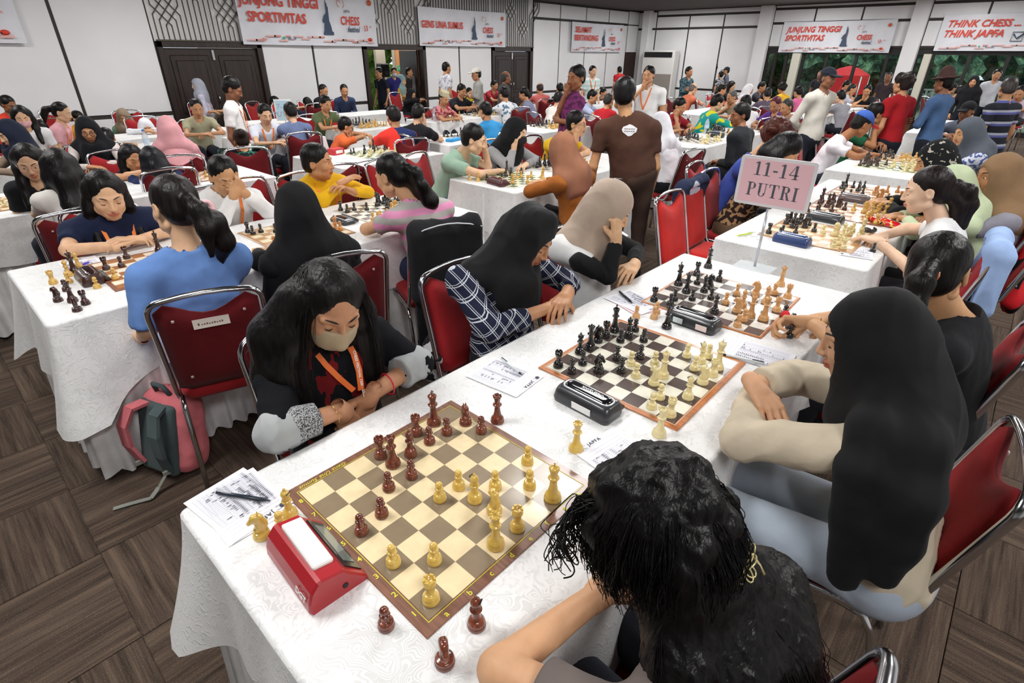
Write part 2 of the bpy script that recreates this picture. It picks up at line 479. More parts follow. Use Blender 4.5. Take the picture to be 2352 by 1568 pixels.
def strands(guides, n, r=.0012, jit=.012, curl=0.0, seed=0, seg=None, tip=.35):
    """thin locks of hair spread between neighbouring guide lines"""
    rr = np.random.RandomState(seed); G = [A3(g) for g in guides]; L = len(G[0]); seg = seg or L
    V = []; F = []; o = 0
    for q in range(n):
        i = rr.randint(0, max(len(G)-1, 1)); t = rr.rand(); g = G[i]*(1-t) + G[min(i+1, len(G)-1)]*t
        u = np.linspace(0, L-1, seg); k = np.minimum(u.astype(int), L-2); fr = (u-k)[:, None]
        P = g[k]*(1-fr) + g[k+1]*fr
        gro = np.linspace(.25, 1, seg)[:, None]
        P = P + rr.normal(0, jit, 3) * gro
        if curl:
            ph = rr.rand()*6.28; fq = rr.uniform(.7, 1.5)
            a = np.linspace(0, 1, seg)*fq*9 + ph
            P = P + np.stack([np.cos(a), np.sin(a), np.sin(a*1.3+1)], 1) * curl * gro
        T = np.gradient(P, axis=0); T /= np.linalg.norm(T, axis=1, keepdims=True)+1e-9
        B = np.cross(T, vec(.3, .5, .8)); B /= np.linalg.norm(B, axis=1, keepdims=True)+1e-9; D = np.cross(T, B)
        R = (r * rr.uniform(.7, 1.5) * np.linspace(1, tip, seg))[:, None]
        ring = np.stack([P + B*R, P + (-.5*B + .87*D)*R, P + (-.5*B - .87*D)*R], 1).reshape(-1, 3)
        V.append(ring); b = o + np.arange(seg-1)[:, None]*3
        for j in range(3): F.append(np.concatenate([b+j, b+(j+1) % 3, b+3+(j+1) % 3, b+3+j], 1))
        o += seg*3
    return np.concatenate(V).astype(np.float32), np.concatenate(F).astype(np.int32)

def person(label, P, N, H, yaw, face=None, sk='l', hair=('short', '0F0D0E'), top='F0F0F0', sleeve='short', bottom='20242E', arms='table',
           legs='seat', lod=2, s=1.0, group=None, lany=None, mask=None, glasses=None, eyes='down', shoulders=None, fold=0.004, cut_neck=True,
           topmat=None, bust=0.0, hair_extra=None, hijab_extra=None, shoe='1A1A1C', hs=1.0, seed=0, cat='person', wide=1.0, tophem=None, features=True, elb_fwd=0.0, trousers=True, sleeve_r=1.0, seatz=None, mv=(0, 0, 0)):
    L = LOD[lod]; P = A3(P) + vec(mv[0], mv[1], 0); N = A3(N) + A3(mv); H = A3(H) + A3(mv); face = face or (yaw, 12, 0)
    if isinstance(arms, tuple) and any(mv): arms = tuple(dict(a, E=A3(a['E']) + vec(mv[0], mv[1], 0), W=A3(a['W']) + vec(mv[0], mv[1], 0)) for a in arms)
    if hair_extra and any(mv): hair_extra = [([A3(q) + A3(mv) for q in c_[0]],) + tuple(c_[1:]) for c_ in hair_extra]
    base = vec(P[0], P[1], 0)
    root = thing('person', label, cat, tuple(base), 0, group); root['_b'] = base
    root_b = base
    Fw = vec(math.cos(math.radians(yaw)), math.sin(math.radians(yaw)), 0); Rt = vec(Fw[1], -Fw[0], 0); UP = vec(0, 0, 1)
    R = rotm(*face)
    def W(x, y, z): return H + vec(x, y, z)*hs @ R
    u = unit(N - P); Ls = float(np.linalg.norm(N - P)); fr = unit(np.cross(u, Rt)); 
    if fr @ Fw < 0: fr = -fr
    FR = np.stack([Rt, fr, u])
    if shoulders: SR, SL = A3(shoulders[0]), A3(shoulders[1])
    else: SR = N + Rt*.165*s*wide - u*.055*s; SL = N - Rt*.165*s*wide - u*.055*s
    skm = skin(SKIN.get(sk, sk))
    # arms
    if arms == 'table': arms = (dict(E=N + Rt*.24*s + Fw*(.20+elb_fwd) + UP*(.79-N[2]), W=N + Rt*.06*s + Fw*(.33+elb_fwd) + UP*(.80-N[2]), hd=-Rt*.8+Fw*.5, hn=-UP, pose='relax'),
                                dict(E=N - Rt*.24*s + Fw*(.20+elb_fwd) + UP*(.79-N[2]), W=N - Rt*.02*s + Fw*(.27+elb_fwd) + UP*(.80-N[2]), hd=Rt*.8+Fw*.5, hn=-UP, pose='relax'))
    elif arms == 'chin':
        hd_ = unit(H - (N + Fw*.2)); 
        arms = (dict(E=N + Rt*.17*s + Fw*.20 + UP*(.79-N[2]), W=W(.03, .07, -.15), hd=W(.02, .075, -.06) - W(.03, .07, -.15), hn=-Fw, pose='fist'),
                dict(E=N - Rt*.22*s + Fw*.18 + UP*(.79-N[2]), W=N + Rt*.04*s + Fw*.27 + UP*(.80-N[2]), hd=Rt*.9+Fw*.3, hn=-UP, pose='relax'))
    elif arms == 'cheek':
        arms = (dict(E=N + Rt*.2*s + Fw*.20 + UP*(.79-N[2]), W=W(.075, .05, -.13), hd=W(.07, .03, 0) - W(.075, .05, -.13), hn=-Rt, pose='relax'),
                dict(E=N - Rt*.22*s + Fw*.18 + UP*(.79-N[2]), W=N + Rt*.04*s + Fw*.27 + UP*(.80-N[2]), hd=Rt*.9+Fw*.3, hn=-UP, pose='relax'))
    elif arms == 'down':
        arms = tuple(dict(E=S_ + Rt*sg*.05*s - UP*.27*s - Fw*.03, W=S_ + Rt*sg*.05*s - UP*.50*s + Fw*.06, hd=-UP+Fw*.2, hn=-Rt*sg, pose='relax') for S_, sg in ((SR, 1), (SL, -1)))
    elif arms == 'chinup':
        arms = (dict(E=SR + Rt*.05 - UP*.20*s + Fw*.16, W=W(.03, .10, -.15), hd=W(0, .09, -.05) - W(.03, .10, -.15), hn=-Fw, pose='fist'), dict(E=SL - Rt*.05*s - UP*.27*s, W=SL - Rt*.05*s - UP*.48*s + Fw*.08, hd=-UP, hn=Rt, pose='relax'))
    elif arms == 'lap':
        arms = tuple(dict(E=S_ + Rt*sg*.05*s - UP*.25*s - Fw*.02, W=P + Rt*sg*.05*s + Fw*.24 + UP*.12, hd=Fw - Rt*sg*.6, hn=-UP, pose='relax') for S_, sg in ((SR, 1), (SL, -1)))
    elif arms == 'behind':
        arms = tuple(dict(E=S_ + Rt*sg*.07*s - UP*.26*s - Fw*.10, W=N - Fw*.17*s - UP*.42*s + Rt*sg*.03, hd=-Rt*sg - UP*.3, hn=Fw, pose='relax') for S_, sg in ((SR, 1), (SL, -1)))
    elif arms == 'cross':
        arms = tuple(dict(E=S_ + Rt*sg*.05*s - UP*.24*s + Fw*.05, W=N - Rt*sg*.06*s - UP*(.27+.02*sg)*s + Fw*.20*s, hd=-Rt*sg + UP*.15, hn=-Fw, pose='relax') for S_, sg in ((SR, 1), (SL, -1)))
    bare = (sleeve != 'long')
    # ---- body: torso core, neck, arms; head and hands set in finely
    pts = [P, N, H, SR, SL] + [a[k] for a in arms for k in 'EW']
    lo, hi = bb([N - UP*.35*s, H, SR, SL] + [a[k] for a in arms for k in 'EW'], .09)
    def fb(sd):
        sd.cap(N - u*.02*s, W(0, -.012, -.045), .052*s, .047*s, k=.03)
        sd.cap(N - u*.30*s, N - u*.05*s, .085*s, .07*s, k=.05)
        sd.cap(SR, SL, .042*s, k=.05)
        for a, S_ in zip(arms, (SR, SL)):
            sd.cap(S_, a['E'], .040*s, .034*s, k=.025)
            sd.cap(a['E'], a['W'], .034*s, .0235*s, k=.012)
    parts_ = [blob_eval(lo, hi, L['body'], fb)]
    for a, left in zip(arms, (False, True)):
        if a.get('pose') != 'none': parts_.append(place_hand(L['hand'], a.get('pose', 'relax'), a['W'], a['hd'], a['hn'], left, s*a.get('sc', 1.0)))
    hv, hf, lip = head_mesh(L['head'])
    nb = sum(len(p[0]) for p in parts_)
    parts_.append(((H + (hv*hs) @ R).astype(np.float32), hf))
    V, F = joinm(parts_)
    part(root, 'body', (V, F), skm, {'lip': np.concatenate([np.zeros(nb), lip if mask is None else lip*0])})
    # ---- face details
    if features:
        hc = hair[1] if hair[0] not in ('hijab', 'scarf') else '15100E'
        bm = plain('17110E', .7, name='brow_hair')
        n_ = 5 if lod < 2 else 4
        for x in (-1, 1):
            m = MB(); m.tube([Vector(W(x*(.012+.036*t), .0905-.020*t*t, .0235+.0075*math.sin(t*2.4)) - root_b) for t in (0, .25, .5, .75, 1)], [.0012, .0026, .0026, .002, .0006], n_, flat=.6)
            m.obj('eyebrow', bm, root)
            m = MB()
            if eyes == 'down':
                m.tube([Vector(W(x*(.0155+.031*t), .0848-.012*(2*t-1)**2, .0015-.0060*math.sin(t*PI)) - root_b) for t in (0, .25, .5, .75, 1)], [.0006, .0014, .0016, .0016, .0006], n_)
                m.obj('eyelash', bm, root)
            else:
                c = W(x*.031, .0765, .002) - root_b
                pr = [(.0, -.0088)] + [(.0088*math.cos(t), .0088*math.sin(t)) for t in (-1.1, -.5, 0, .5, 1.1)] + [(0, .0088)]
                m2 = MB(); m2.lathe(pr, 8, (0, 0, 0)); V_ = np.array(m2.v)@np.diag([1.35, 1, .62]) @ R*hs + c
                m.add(V_, m2.f, 0, True)
                c = W(x*.031, .0835, .002) - root_b
                m2 = MB(); m2.lathe([(0, -.0045), (.0042, -.002), (.0045, 0), (.0042, .002), (0, .0045)], 8); V_ = np.array(m2.v)@np.diag([1, .6, 1]) @ R*hs + c
                m.add(V_, m2.f, 1, True); m.obj('eye', [plain('E8E4E0', .3), plain('1B120E', .2)], root)
    # ---- shirt
    tm = topmat or cloth(top, wr=.3)
    arm_end = {'short': .62, 'cap': .35, 'long': 1.0, 'mid': .95}[sleeve]
    hem = tophem if tophem is not None else -.06
    lo, hi = bb([P + u*hem, N, SR, SL] + [a['E'] for a in arms] + ([a['W'] for a in arms] if sleeve == 'long' else []), .17*s)
    def ft(sd):
        sd.ell(P + u*.74*Ls, (.152*s*wide, (.100+bust*.5)*s, .16*s), FR, k=.03)
        sd.ell(P + u*.42*Ls, (.142*s*wide, .108*s, .19*s), FR, k=.05)
        sd.ell(P + u*.06*Ls, (.160*s*wide, .128*s, .17*s), FR, k=.05)
        if bust: 
            for sg in (-1, 1): sd.ell(P + u*.66*Ls + Rt*sg*.065*s + fr*(.05+bust)*s, (.062*s, .05*s, .06*s), FR, k=.05)
        sd.cap(SR, SL, .056*s, k=.06)
        for S_ in (SR, SL): sd.cap(N + u*.025*s, S_, .045*s, .054*s, k=.04)
        sd.half(P + u*hem, -u)
        for a, S_ in zip(arms, (SR, SL)):
            E_ = A3(a['E']); sr = sleeve_r*s
            if sleeve == 'long':
                sd.cap(S_, E_, .056*sr, .047*sr, k=.03)
                W_ = E_ + (A3(a['W']) - E_)*a.get('cuff', .93)
                sd.cap(E_, W_, .047*sr, .036*sr, k=.018, flat=True)
            else:
                sd.cap(S_, S_ + (E_ - S_)*arm_end, .056*sr, .054*sr, k=.025, flat=True)
        if cut_neck: sd.cap(N - u*.004 + fr*.012, N + u*.2, .056*s, .075*s, k=.004, op='cut')
    V, F = blob_eval(lo, hi, L['cl'], ft)
    if fold and len(V):
        V = folds(V, F, fold*(1.5 if lod < 2 else 1.6), 17 if lod < 2 else 14, seed, (1, 1, .7))
        if lod < 2: V = folds(V, F, fold*.7, 42, seed+50, (.8, .8, .8))
    part(root, 'shirt', (V, F), tm)
    # ---- trousers and shoes
    if trousers:
        bmz = cloth(bottom, wr=.3)
        if legs == 'seat':
            K = [P + Rt*sg*.10*s + Fw*.40*s + UP*.02 for sg in (1, -1)]
            A_ = [vec(k[0], k[1], .09) + Fw*.02 for k in K]
        elif legs == 'back':
            K = [P + Rt*sg*.11*s + Fw*.38*s + UP*.02 for sg in (1, -1)]
            A_ = [vec(k[0], k[1], .09) - Fw*.2 for k in K]
        else:
            K = [vec(P[0], P[1], P[2]*.53) + Rt*sg*.09*s + Fw*.02 for sg in (1, -1)]
            A_ = [vec(P[0], P[1], .09) + Rt*sg*.10*s - Fw*.02 for sg in (1, -1)]
        lo, hi = bb([P] + K + A_, .14)
        def fl(sd):
            sd.ell(P - u*.01, (.155*s*wide, .125*s, .13*s), FR, k=.03)
            for k_, a_, sg in zip(K, A_, (1, -1)):
                sd.cap(P + Rt*sg*.085*s, k_, .085*s, .062*s, k=.03); sd.cap(k_, a_, .062*s, .045*s, k=.02, flat=True)
        part(root, 'trousers', blob_eval(lo, hi, L['low'], fl), bmz)
        for a_ in A_:
            lo, hi = bb([a_, a_ + Fw*.17], .08)
            RR = np.stack([Rt, Fw, UP])
            def fs(sd):
                sd.ell(vec(a_[0], a_[1], .045) + Fw*.055, (.045, .125, .045), RR, k=.02); sd.ell(vec(a_[0], a_[1], .075), (.045, .055, .055), RR, k=.02); sd.half((0, 0, .004), (0, 0, -1))
            part(root, 'shoe', blob_eval(lo, hi, min(L['low'], .02), fs), plain(shoe, .6))
    # ---- hair / head covering
    ht, hcol = hair[0], hair[1]
    hm = hairmat(hcol); Lh = L['hair']
    lo, hi = bb([H, N - UP*.05], .16)
    if ht in ('short', 'crop', 'pony', 'long', 'bun', 'curly', 'peci', 'cap', 'hat', 'bald'):
        if ht == 'long' or hair_extra: lo, hi = bb([H, N - UP*.25] + [p for c_ in (hair_extra or []) for p in c_[0]], .17)
        if ht == 'pony': lo, hi = bb([H, N - UP*.15, W(0, -.2, 0)], .16)
        def fh(sd):
            a = .090 if ht in ('curly',) else (.081 if ht in ('crop', 'bald', 'cap', 'hat', 'peci', 'pony') else .084)
            sd.ell(W(0, -.018, .036), (a*hs, (a+.013)*hs, (a+.007)*hs), R, k=0)
            sd.ell(W(0, -.05, -.02), (.070*hs, .055*hs, .06*hs), R, k=.02)
            if ht == 'curly':
                rr = np.random.RandomState(seed+5)
                for _ in range(26):
                    d = unit(rr.normal(0, 1, 3) * vec(1, 1, 1) + vec(0, -.35, .25)); sd.ell(W(d[0]*.085, -.02 + d[1]*.09, .03 + d[2]*.085), (.028, .028, .028), R, k=.012)
            sd.ell(W(0, .113, -.026), (.062*hs, .082*hs, .108*hs), R, k=.008, op='cut')
            if ht == 'long': sd.ell(W(0, .112, .0), (.046*hs, .070*hs, .104*hs), R, k=.008, op='cut')
            if ht in ('short', 'crop', 'cap', 'hat', 'peci', 'bald', 'curly', 'bun', 'pony'):
                sd.ell(W(0, .055, -.055), (.13, .062, .062), R, k=.01, op='cut')     # free the ears and jaw
                sd.ell(W(0, .02, -.125), (.12, .10, .062), R, k=.01, op='cut')
            if ht == 'bald': sd.ell(W(0, 0, .11), (.07, .09, .06), R, k=.02, op='cut')
            if ht == 'long':
                for sg in (-1, 1):
                    sd.chain([W(sg*.062, -.03, .02), W(sg*.075, -.03, -.07), N + Rt*sg*.085*s + Fw*.01 + UP*.0, N + Rt*sg*.10*s + Fw*.075*s - UP*.13], [.040, .036, .036, .022], k=.03)
                sd.chain([W(0, -.07, .0), W(0, -.075, -.09), N - Fw*.085 - UP*.08, N - Fw*.105 - UP*.20], [.06, .058, .06, .035], k=.04)
            if ht == 'pony':
                sd.ell(W(0, -.125, .01), (.024, .024, .024), R, k=.012)
                sd.chain([W(0, -.115, .01), W(0, -.165, -.03), W(0, -.175, -.10), W(0, -.155, -.20)], [.022, .034, .032, .012], k=.02)
            if ht == 'bun': sd.ell(W(0, -.115, .055), (.045, .040, .042), R, k=.012)
            for c_ in (hair_extra or []): sd.chain(c_[0], c_[1], k=c_[2] if len(c_) > 2 else .025)
        V, F = blob_eval(lo, hi, Lh, fh)
        V = folds(V, F, (.0016 if lod == 0 else .0024) if ht != 'curly' else .005, 95 if lod < 2 else 60, seed+3, (1, 1, .25))
        part(root, 'hair', (V, F), hm)
    if ht in ('hijab', 'scarf'):
        hm = (hair[2] if len(hair) > 2 and hair[2] is not None else cloth(hcol, wr=.18, name='hijab_fabric'))
        drop = hair[3] if len(hair) > 3 else .16
        lo, hi = bb([H, N - UP*(drop+.06), SR, SL] + [p for c_ in (hijab_extra or []) for p in c_[0]], .15)
        def fj(sd):
            sd.ell(W(0, -.014, .022), (.090*hs, .108*hs, .108*hs), R, k=0)
            sd.cap(W(0, -.025, -.040), N + UP*.01 - Fw*.01, .084*hs, .112*s, k=.05)
            for S_ in (SR, SL): sd.cap(W(0, -.02, -.05), N + (S_-N)*.62 + UP*.0, .078*hs, .072*s, k=.06)
            if drop > .28:
                for S_ in (SR, SL): sd.cap(N + (S_-N)*.9, N + (S_-N)*1.05 - UP*.14*s, .062*s, .070*s, k=.05)
            sd.cap(W(0, .035, -.085), N + Fw*.06 - UP*.02, .048*hs, .075*s, k=.04)
            sd.ell(N + Fw*.050*s - UP*drop*.42, (.135*s, .088*s, drop*.62 + .02), FR, k=.05)
            sd.ell(N - Fw*.045*s - UP*drop*.42, (.145*s, .085*s, drop*.62 + .02), FR, k=.05)
            sd.cap(N + (SR-N)*.75 + UP*.012, N + (SL-N)*.75 + UP*.012, .062*s, k=.05)
            sd.half(N - UP*drop - Fw*.0, (Fw*.25 - UP) if drop > .1 else -UP)
            for c_ in (hijab_extra or []): sd.chain(c_[0], c_[1], k=c_[2] if len(c_) > 2 else .03)
            sd.ell(W(0, .104, -.018), (.055*hs, .074*hs, .077*hs), R, k=.006, op='cut')
        V, F = blob_eval(lo, hi, L['cl']*.85, fj)
        V = folds(V, F, .0062, 26, seed+1, (1, 1, .28)); part(root, 'hijab', (V, F), hm)
    if ht in ('cap', 'hat', 'peci'):
        cm = cloth(hair[2] if len(hair) > 2 else '1E1E22', wr=.1)
        lo, hi = bb([H, W(0, .16, .06)], .17)
        def fc(sd):
            if ht == 'peci':
                sd.cap(W(0, -.01, .045), W(0, -.012, .105), .086*hs, .080*hs, k=0); sd.half(W(0, 0, .045), -R[2]); sd.half(W(0, 0, .125), R[2]); return
            sd.ell(W(0, -.015, .045), (.088*hs, .102*hs, .088*hs), R, k=0)
            if ht == 'hat': sd.cap(W(0, -.01, .06), W(0, -.01, .115), .08, .07, k=.02)
            sd.half(W(0, 0, .045), -R[2])
            if ht == 'cap': sd.ell(W(0, .105, .048), (.070, .075, .010), R, k=.01)
            else: sd.ell(W(0, -.01, .052), (.135, .15, .012), R, k=.012)
        part(root, 'cap' if ht != 'hat' else 'hat', blob_eval(lo, hi, min(Lh, .012), fc), cm)
        if ht == 'cap' and len(hair) > 3:
            lo, hi = bb([W(0, .105, .048)], .10)
            part(root, 'cap_visor', blob_eval(lo, hi, min(Lh, .009), lambda sd: sd.ell(W(0, .112, .049), (.072, .078, .012), R, k=.01)), cloth(hair[3], wr=.1))
    # ---- worn things
    if mask:
        lo, hi = bb([W(0, .05, -.055)], .10)
        def fm(sd):
            sd.ell(W(0, .036, -.040), (.066*hs, .074*hs, .072*hs), R, k=0); sd.cap(W(0, .09, -.012), W(0, .108, -.045), .012, .016, k=.02)
            sd.half(W(0, .09, -.008), R[2] - R[1]*.15); sd.half(W(0, .02, 0), -R[1])
        part(root, 'face_mask', blob_eval(lo, hi, min(L['head'], .006), fm), cloth(mask, fine=500, wr=.08))
    if glasses:
        m = MB()
        for x in (-1, 1):
            m.tube([Vector(W(x*.033 + .0225*math.cos(t), .099-.006*abs(math.cos(t)), .002 + .0185*math.sin(t)) - root_b) for t in np.linspace(0, 2*PI, 17)[:-1]], .0012 if lod < 2 else .002, 5, closed=True)
            m.tube([Vector(W(x*.056, .092, .006) - root_b), Vector(W(x*.079, .03, .006) - root_b), Vector(W(x*.080, -.02, 0) - root_b)], .0013, 5)
        m.tube([Vector(W(-.010, .100, .004) - root_b), Vector(W(.010, .100, .004) - root_b)], .0012, 5)
        m.obj('eyeglasses', plain(glasses, .3, .3), root)
    if lany:
        m = MB(); chest = N + fr*.125*s - u*.27*s
        for sg in (1, -1):
            pp = [N + Rt*sg*.062*s + u*.042*s - fr*.015, N + Rt*sg*.072*s + fr*.060*s - u*.0*s, N + Rt*sg*.060*s + fr*.104*s - u*.09*s, N + Rt*sg*.032*s + fr*.122*s - u*.19*s, chest]
            for i in range(4):
                a = Vector(pp[i]); b_ = Vector(pp[i+1]); t = (b_-a); nrm = t.cross(Vector(Rt)).normalized()
                wv = Vector(Rt)*.0085
                m.obox((a+b_)/2 - Vector(root_b), t*.52, wv, nrm*.0012)
        m.obj('lanyard', plain(lany, .6), root)
    del root['_b']
    if legs == 'seat' and P[2] < .7: CHAIRS.append((float(P[0] + Fw[0]*.05), float(P[1] + Fw[1]*.05), yaw, label, lod))
    return root
def seated(label, x, y, z, yaw, lod=2, lean=.17, s=1.0, face=None, **kw):
    """a person on a chair by a table: (x,y,z) is the middle of the head"""
    Fw = vec(math.cos(math.radians(yaw)), math.sin(math.radians(yaw)), 0)
    H = vec(x, y, z); N = H - Fw*.055*s - vec(0, 0, .155)*s
    P = vec(x, y, 0) - Fw*(lean+.06); P[2] = .56
    if N[2] - P[2] < .30: P[2] = N[2] - .30
    return person(label, P, N, H, yaw, face or (yaw, 22, 0), lod=lod, s=s, **kw)
def standing(label, x, y, z, yaw, lod=2, s=None, face=None, **kw):
    s = s or min(1.1, max(.8, (z + .115)/1.66)); H = vec(x, y, z)
    Fw = vec(math.cos(math.radians(yaw)), math.sin(math.radians(yaw)), 0)
    N = H - Fw*.03 - vec(0, 0, .155)*s; P = vec(x, y, .53*(z+.115)) - Fw*.05
    kw.setdefault('arms', 'down'); kw.setdefault('legs', 'stand')
    return person(label, P, N, H, yaw, face or (yaw, 8, 0), lod=lod, s=s, **kw)
# ------------------------------------------------------------ the hall
def carpet(axis):
    def f():
        n = NT('carpet'); sc = (1, 1, 1)
        st = (30, 1.1, 1) if axis == 'y' else (1.1, 30, 1)
        co = n.co('World', st); v = n.noise(co, 1.0, 4, 0.65)
        co2 = n.co('World', (150, 6, 1) if axis == 'y' else (6, 150, 1)); v2 = n.noise(co2, 1.0, 2)
        col = n.ramp(v, [(0.28, '2A221E'), (0.42, '453931'), (0.56, '5C4D42'), (0.74, '7E6B5A')])
        fl = n.ramp(n.noise(n.co('World', (1, 1, 1)), 260, 1), [(0.62, '000000'), (0.72, '8A7C6C')])
        mx = n.n('ShaderNodeMix', data_type='RGBA', blend_type='ADD'); mx.inputs[0].default_value = 0.35
        n.l(n.mix(0.30, col, n.ramp(v2, [(0.35, '1E1917'), (0.7, '62544A')])), mx.inputs[6]); n.l(fl, mx.inputs[7])
        n.l(mx.outputs[2], n.b.inputs['Base Color']); n.set(Roughness=0.95)
        n.b.inputs['Specular IOR Level'].default_value = 0.15
        n.bump(n.math('ADD', v2, n.noise(n.co('World'), 500, 1)), 0.4, 0.004); return n.m
    return mat(('carpet', axis), f)
TS = 0.487; TX0, TY0 = -0.375, 1.57
fl = MB(); fl.box((-7, -4, -.08), (XW + .3, YW + .3, -.008)); floor = fl.obj('floor', carpet('x')); tag(floor, 'hall floor of square brown striped carpet tiles laid crosswise', kind='structure')
def tile_me(ax):
    g = .0015; h = TS/2 - g; return MB().box((-h, -h, -.008), (h, h, 0), bev=.0012).mesh('carpet_tile', carpet(ax), False)
TM = {a: tile_me(a) for a in 'xy'}
cells = []
for i in range(-13, 38):
    for j in range(-11, 19):
        cx = TX0 + (i+.5)*TS; cy = TY0 + (j+.5)*TS
        if cx > XW - .1 or cy > YW - .1: continue
        dx, dy = cx + .363, cy + .533; dep = dx*.651 + dy*.592 + .8; lat = abs(dx*.676 - dy*.737)
        vis = dep > .5 and lat < dep*1.05 + .5
        cells.append((0 if vis else 1, dx*dx + dy*dy, cx, cy, 'x' if (i + j) % 2 == 0 else 'y'))
cells.sort(); rest = {'x': MB(), 'y': MB()}
for q, c in enumerate(cells):
    if q < 290:
        o = link_mesh('carpet_tile', TM[c[4]], floor, (c[2], c[3], 0))
    else: rest[c[4]].box((c[2]-TS/2+.0015, c[3]-TS/2+.0015, -.008), (c[2]+TS/2-.0015, c[3]+TS/2-.0015, 0))
for a in 'xy':
    tag(rest[a].obj('carpet_tiles', carpet(a), floor), kind='stuff')

def wallmat():
    n = NT('white_wall_panel'); v = n.noise(n.co('Object'), 1.4, 4)
    n.l(n.ramp(v, [(0.3, 'E4E4E6'), (0.7, 'ECECEE')]), n.b.inputs['Base Color']); n.set(Roughness=0.55); return n.m
M_WALL = wallmat(); M_JOINT = plain('2B2622', .6, name='dark_joint_strip')
def darkwood():
    n = NT('dark_stained_wood'); v = n.noise(n.co('Object', (1, 1, .12)), 26, 4)
    n.l(n.ramp(v, [(0.3, '1C1412'), (0.7, '33241F')]), n.b.inputs['Base Color']); n.set(Roughness=0.42); n.bump(v, .1, .003); return n.m
M_DW = darkwood()
m = MB(); m.box((-7, -4, H_CEIL), (XW + .3, YW + .3, H_CEIL + .1))
ceil = m.obj('ceiling', plain('4E4744', .85, name='brown_grey_ceiling')); tag(ceil, 'flat brown grey hall ceiling', kind='structure')
# recessed luminaire bodies above the area lamps
m = MB()
# --- wall A (far left, holds the doors); wall face at y = YW
wa = MB(); holes = [(3.03, 4.76), (6.93, 8.60), (10.79, 12.37)]; DH = 1.82
xs = [-7] + [q for h_ in holes for q in h_] + [XW + .3]
for i in range(0, len(xs), 2): wa.box((xs[i], YW + .02, 0), (xs[i+1], YW + .2, H_CEIL))
for a, b in holes: wa.box((a, YW + .02, DH), (b, YW + .2, H_CEIL))
wallA = wa.obj('wall_back', M_JOINT); tag(wallA, 'far wall of white panels with dark joints and three dark doorways', kind='structure')
def panels(parent, spans, zs, face, flip=False):
    for a, b in spans:
        for z0, z1 in zs:
            m = MB()
            if face == 'y': m.box((a + .022, YW, z0 + .016), (b - .022, YW + .03, z1 - .016), bev=.004)
            else: m.box((XW, a + .022, z0 + .016), (XW + .03, b - .022, z1 - .016), bev=.004)
            m.obj('wall_panel', M_WALL, parent, smooth=False)
panels(wallA, [(-7, -4.4), (-4.4, -1.3), (-1.3, 1.78), (1.78, 3.03)], [(.02, .73), (.76, 2.93)], 'y')
panels(wallA, [(4.76, 5.79), (5.79, 6.93), (8.60, 9.66), (9.66, 10.79)], [(.02, .70), (.73, 1.83)], 'y')
panels(wallA, [(12.41, 13.58), (13.58, 14.83), (14.83, 16.04), (16.04, 17.16)], [(.02, .68), (.71, 2.51), (2.54, 2.90)], 'y')
m = MB(); m.box((17.18, YW - .02, 1.74), (XW, YW + .03, 2.51), bev=.004); m.obj('wall_panel', M_WALL, wallA, smooth=False)
m = MB(); m.box((17.18, YW - .02, 2.54), (XW, YW + .03, 2.90), bev=.004); m.obj('wall_panel', M_WALL, wallA, smooth=False)
m = MB(); m.box((3.03, YW + .005, DH), (12.41, YW + .03, H_CEIL)); m.obj('frieze_board', plain('E4E4E4', .6), wallA)
# lattice frieze above the doors
LAT = plain('4A423A', .5, name='bronze_lattice')
def lattice(x0, x1, label):
    t = thing('lattice_screen', label, 'lattice', (x0, YW - .03, DH)); z1 = H_CEIL - DH
    n = int((x1 - x0)/.078); sp = (x1 - x0)/n
    fb = MB(); fb.box((0, -.012, 0), (x1-x0, .012, .022)).obj('bottom_rail', LAT, t)
    for k in range(n):
        g = k // 6; o = k % 6; zc = (.42, .78)[g % 2]
        d = abs(o - 2.5) - .5; z_a = zc - (3*sp)/2 - (2-d)*sp*.5*0 - (2 - (2-d))*sp*.0 - (2-d)*-.0
        za = zc - 1.5*sp + (d-1)*sp*.9; sgn = 1 if o < 3 else -1
        zb = za + 3*sp*1.15
        xa = (k + .5)*sp; xb = xa + sgn*3*sp
        pts = [(xa, 0), (xa, za), (xb, zb), (xb, z1)] if g % 3 != 2 or True else [(xa, 0), (xa, z1)]
        m = MB()
        for i in range(3):
            a = Vector((pts[i][0], 0, pts[i][1])); b = Vector((pts[i+1][0], 0, pts[i+1][1])); dd = (b-a); L = dd.length; dd.normalize()
            sd = Vector((dd.z, 0, -dd.x))
            m.obox((a+b)/2 + Vector((0, .003*(k % 2), 0)), dd*(L/2 + .004), sd*.0075, Vector((0, .008, 0)))
        m.obj('lattice_bar', LAT, t)
    return t
lattice(3.05, 4.76, 'bronze woven lattice screen above the leftmost double door')
lattice(6.95, 8.62, 'bronze woven lattice screen above the open doorway')
lattice(10.75, 12.40, 'bronze woven lattice screen above the double door near the far corner')
t = thing('slat_screen', 'row of plain vertical slats above the second banner from the left', 'lattice', (8.64, YW - .03, 2.50))
for k in range(26): MB().box((k*.08, -.008, 0), (k*.08 + .018, .008, .43)).obj('slat', LAT, t)
m = MB(); m.box((12.375, YW - .015, 0), (12.41, YW + .03, H_CEIL)); tag(m.obj('trim_1', M_JOINT), 'dark vertical strip beside the third door', kind='structure')
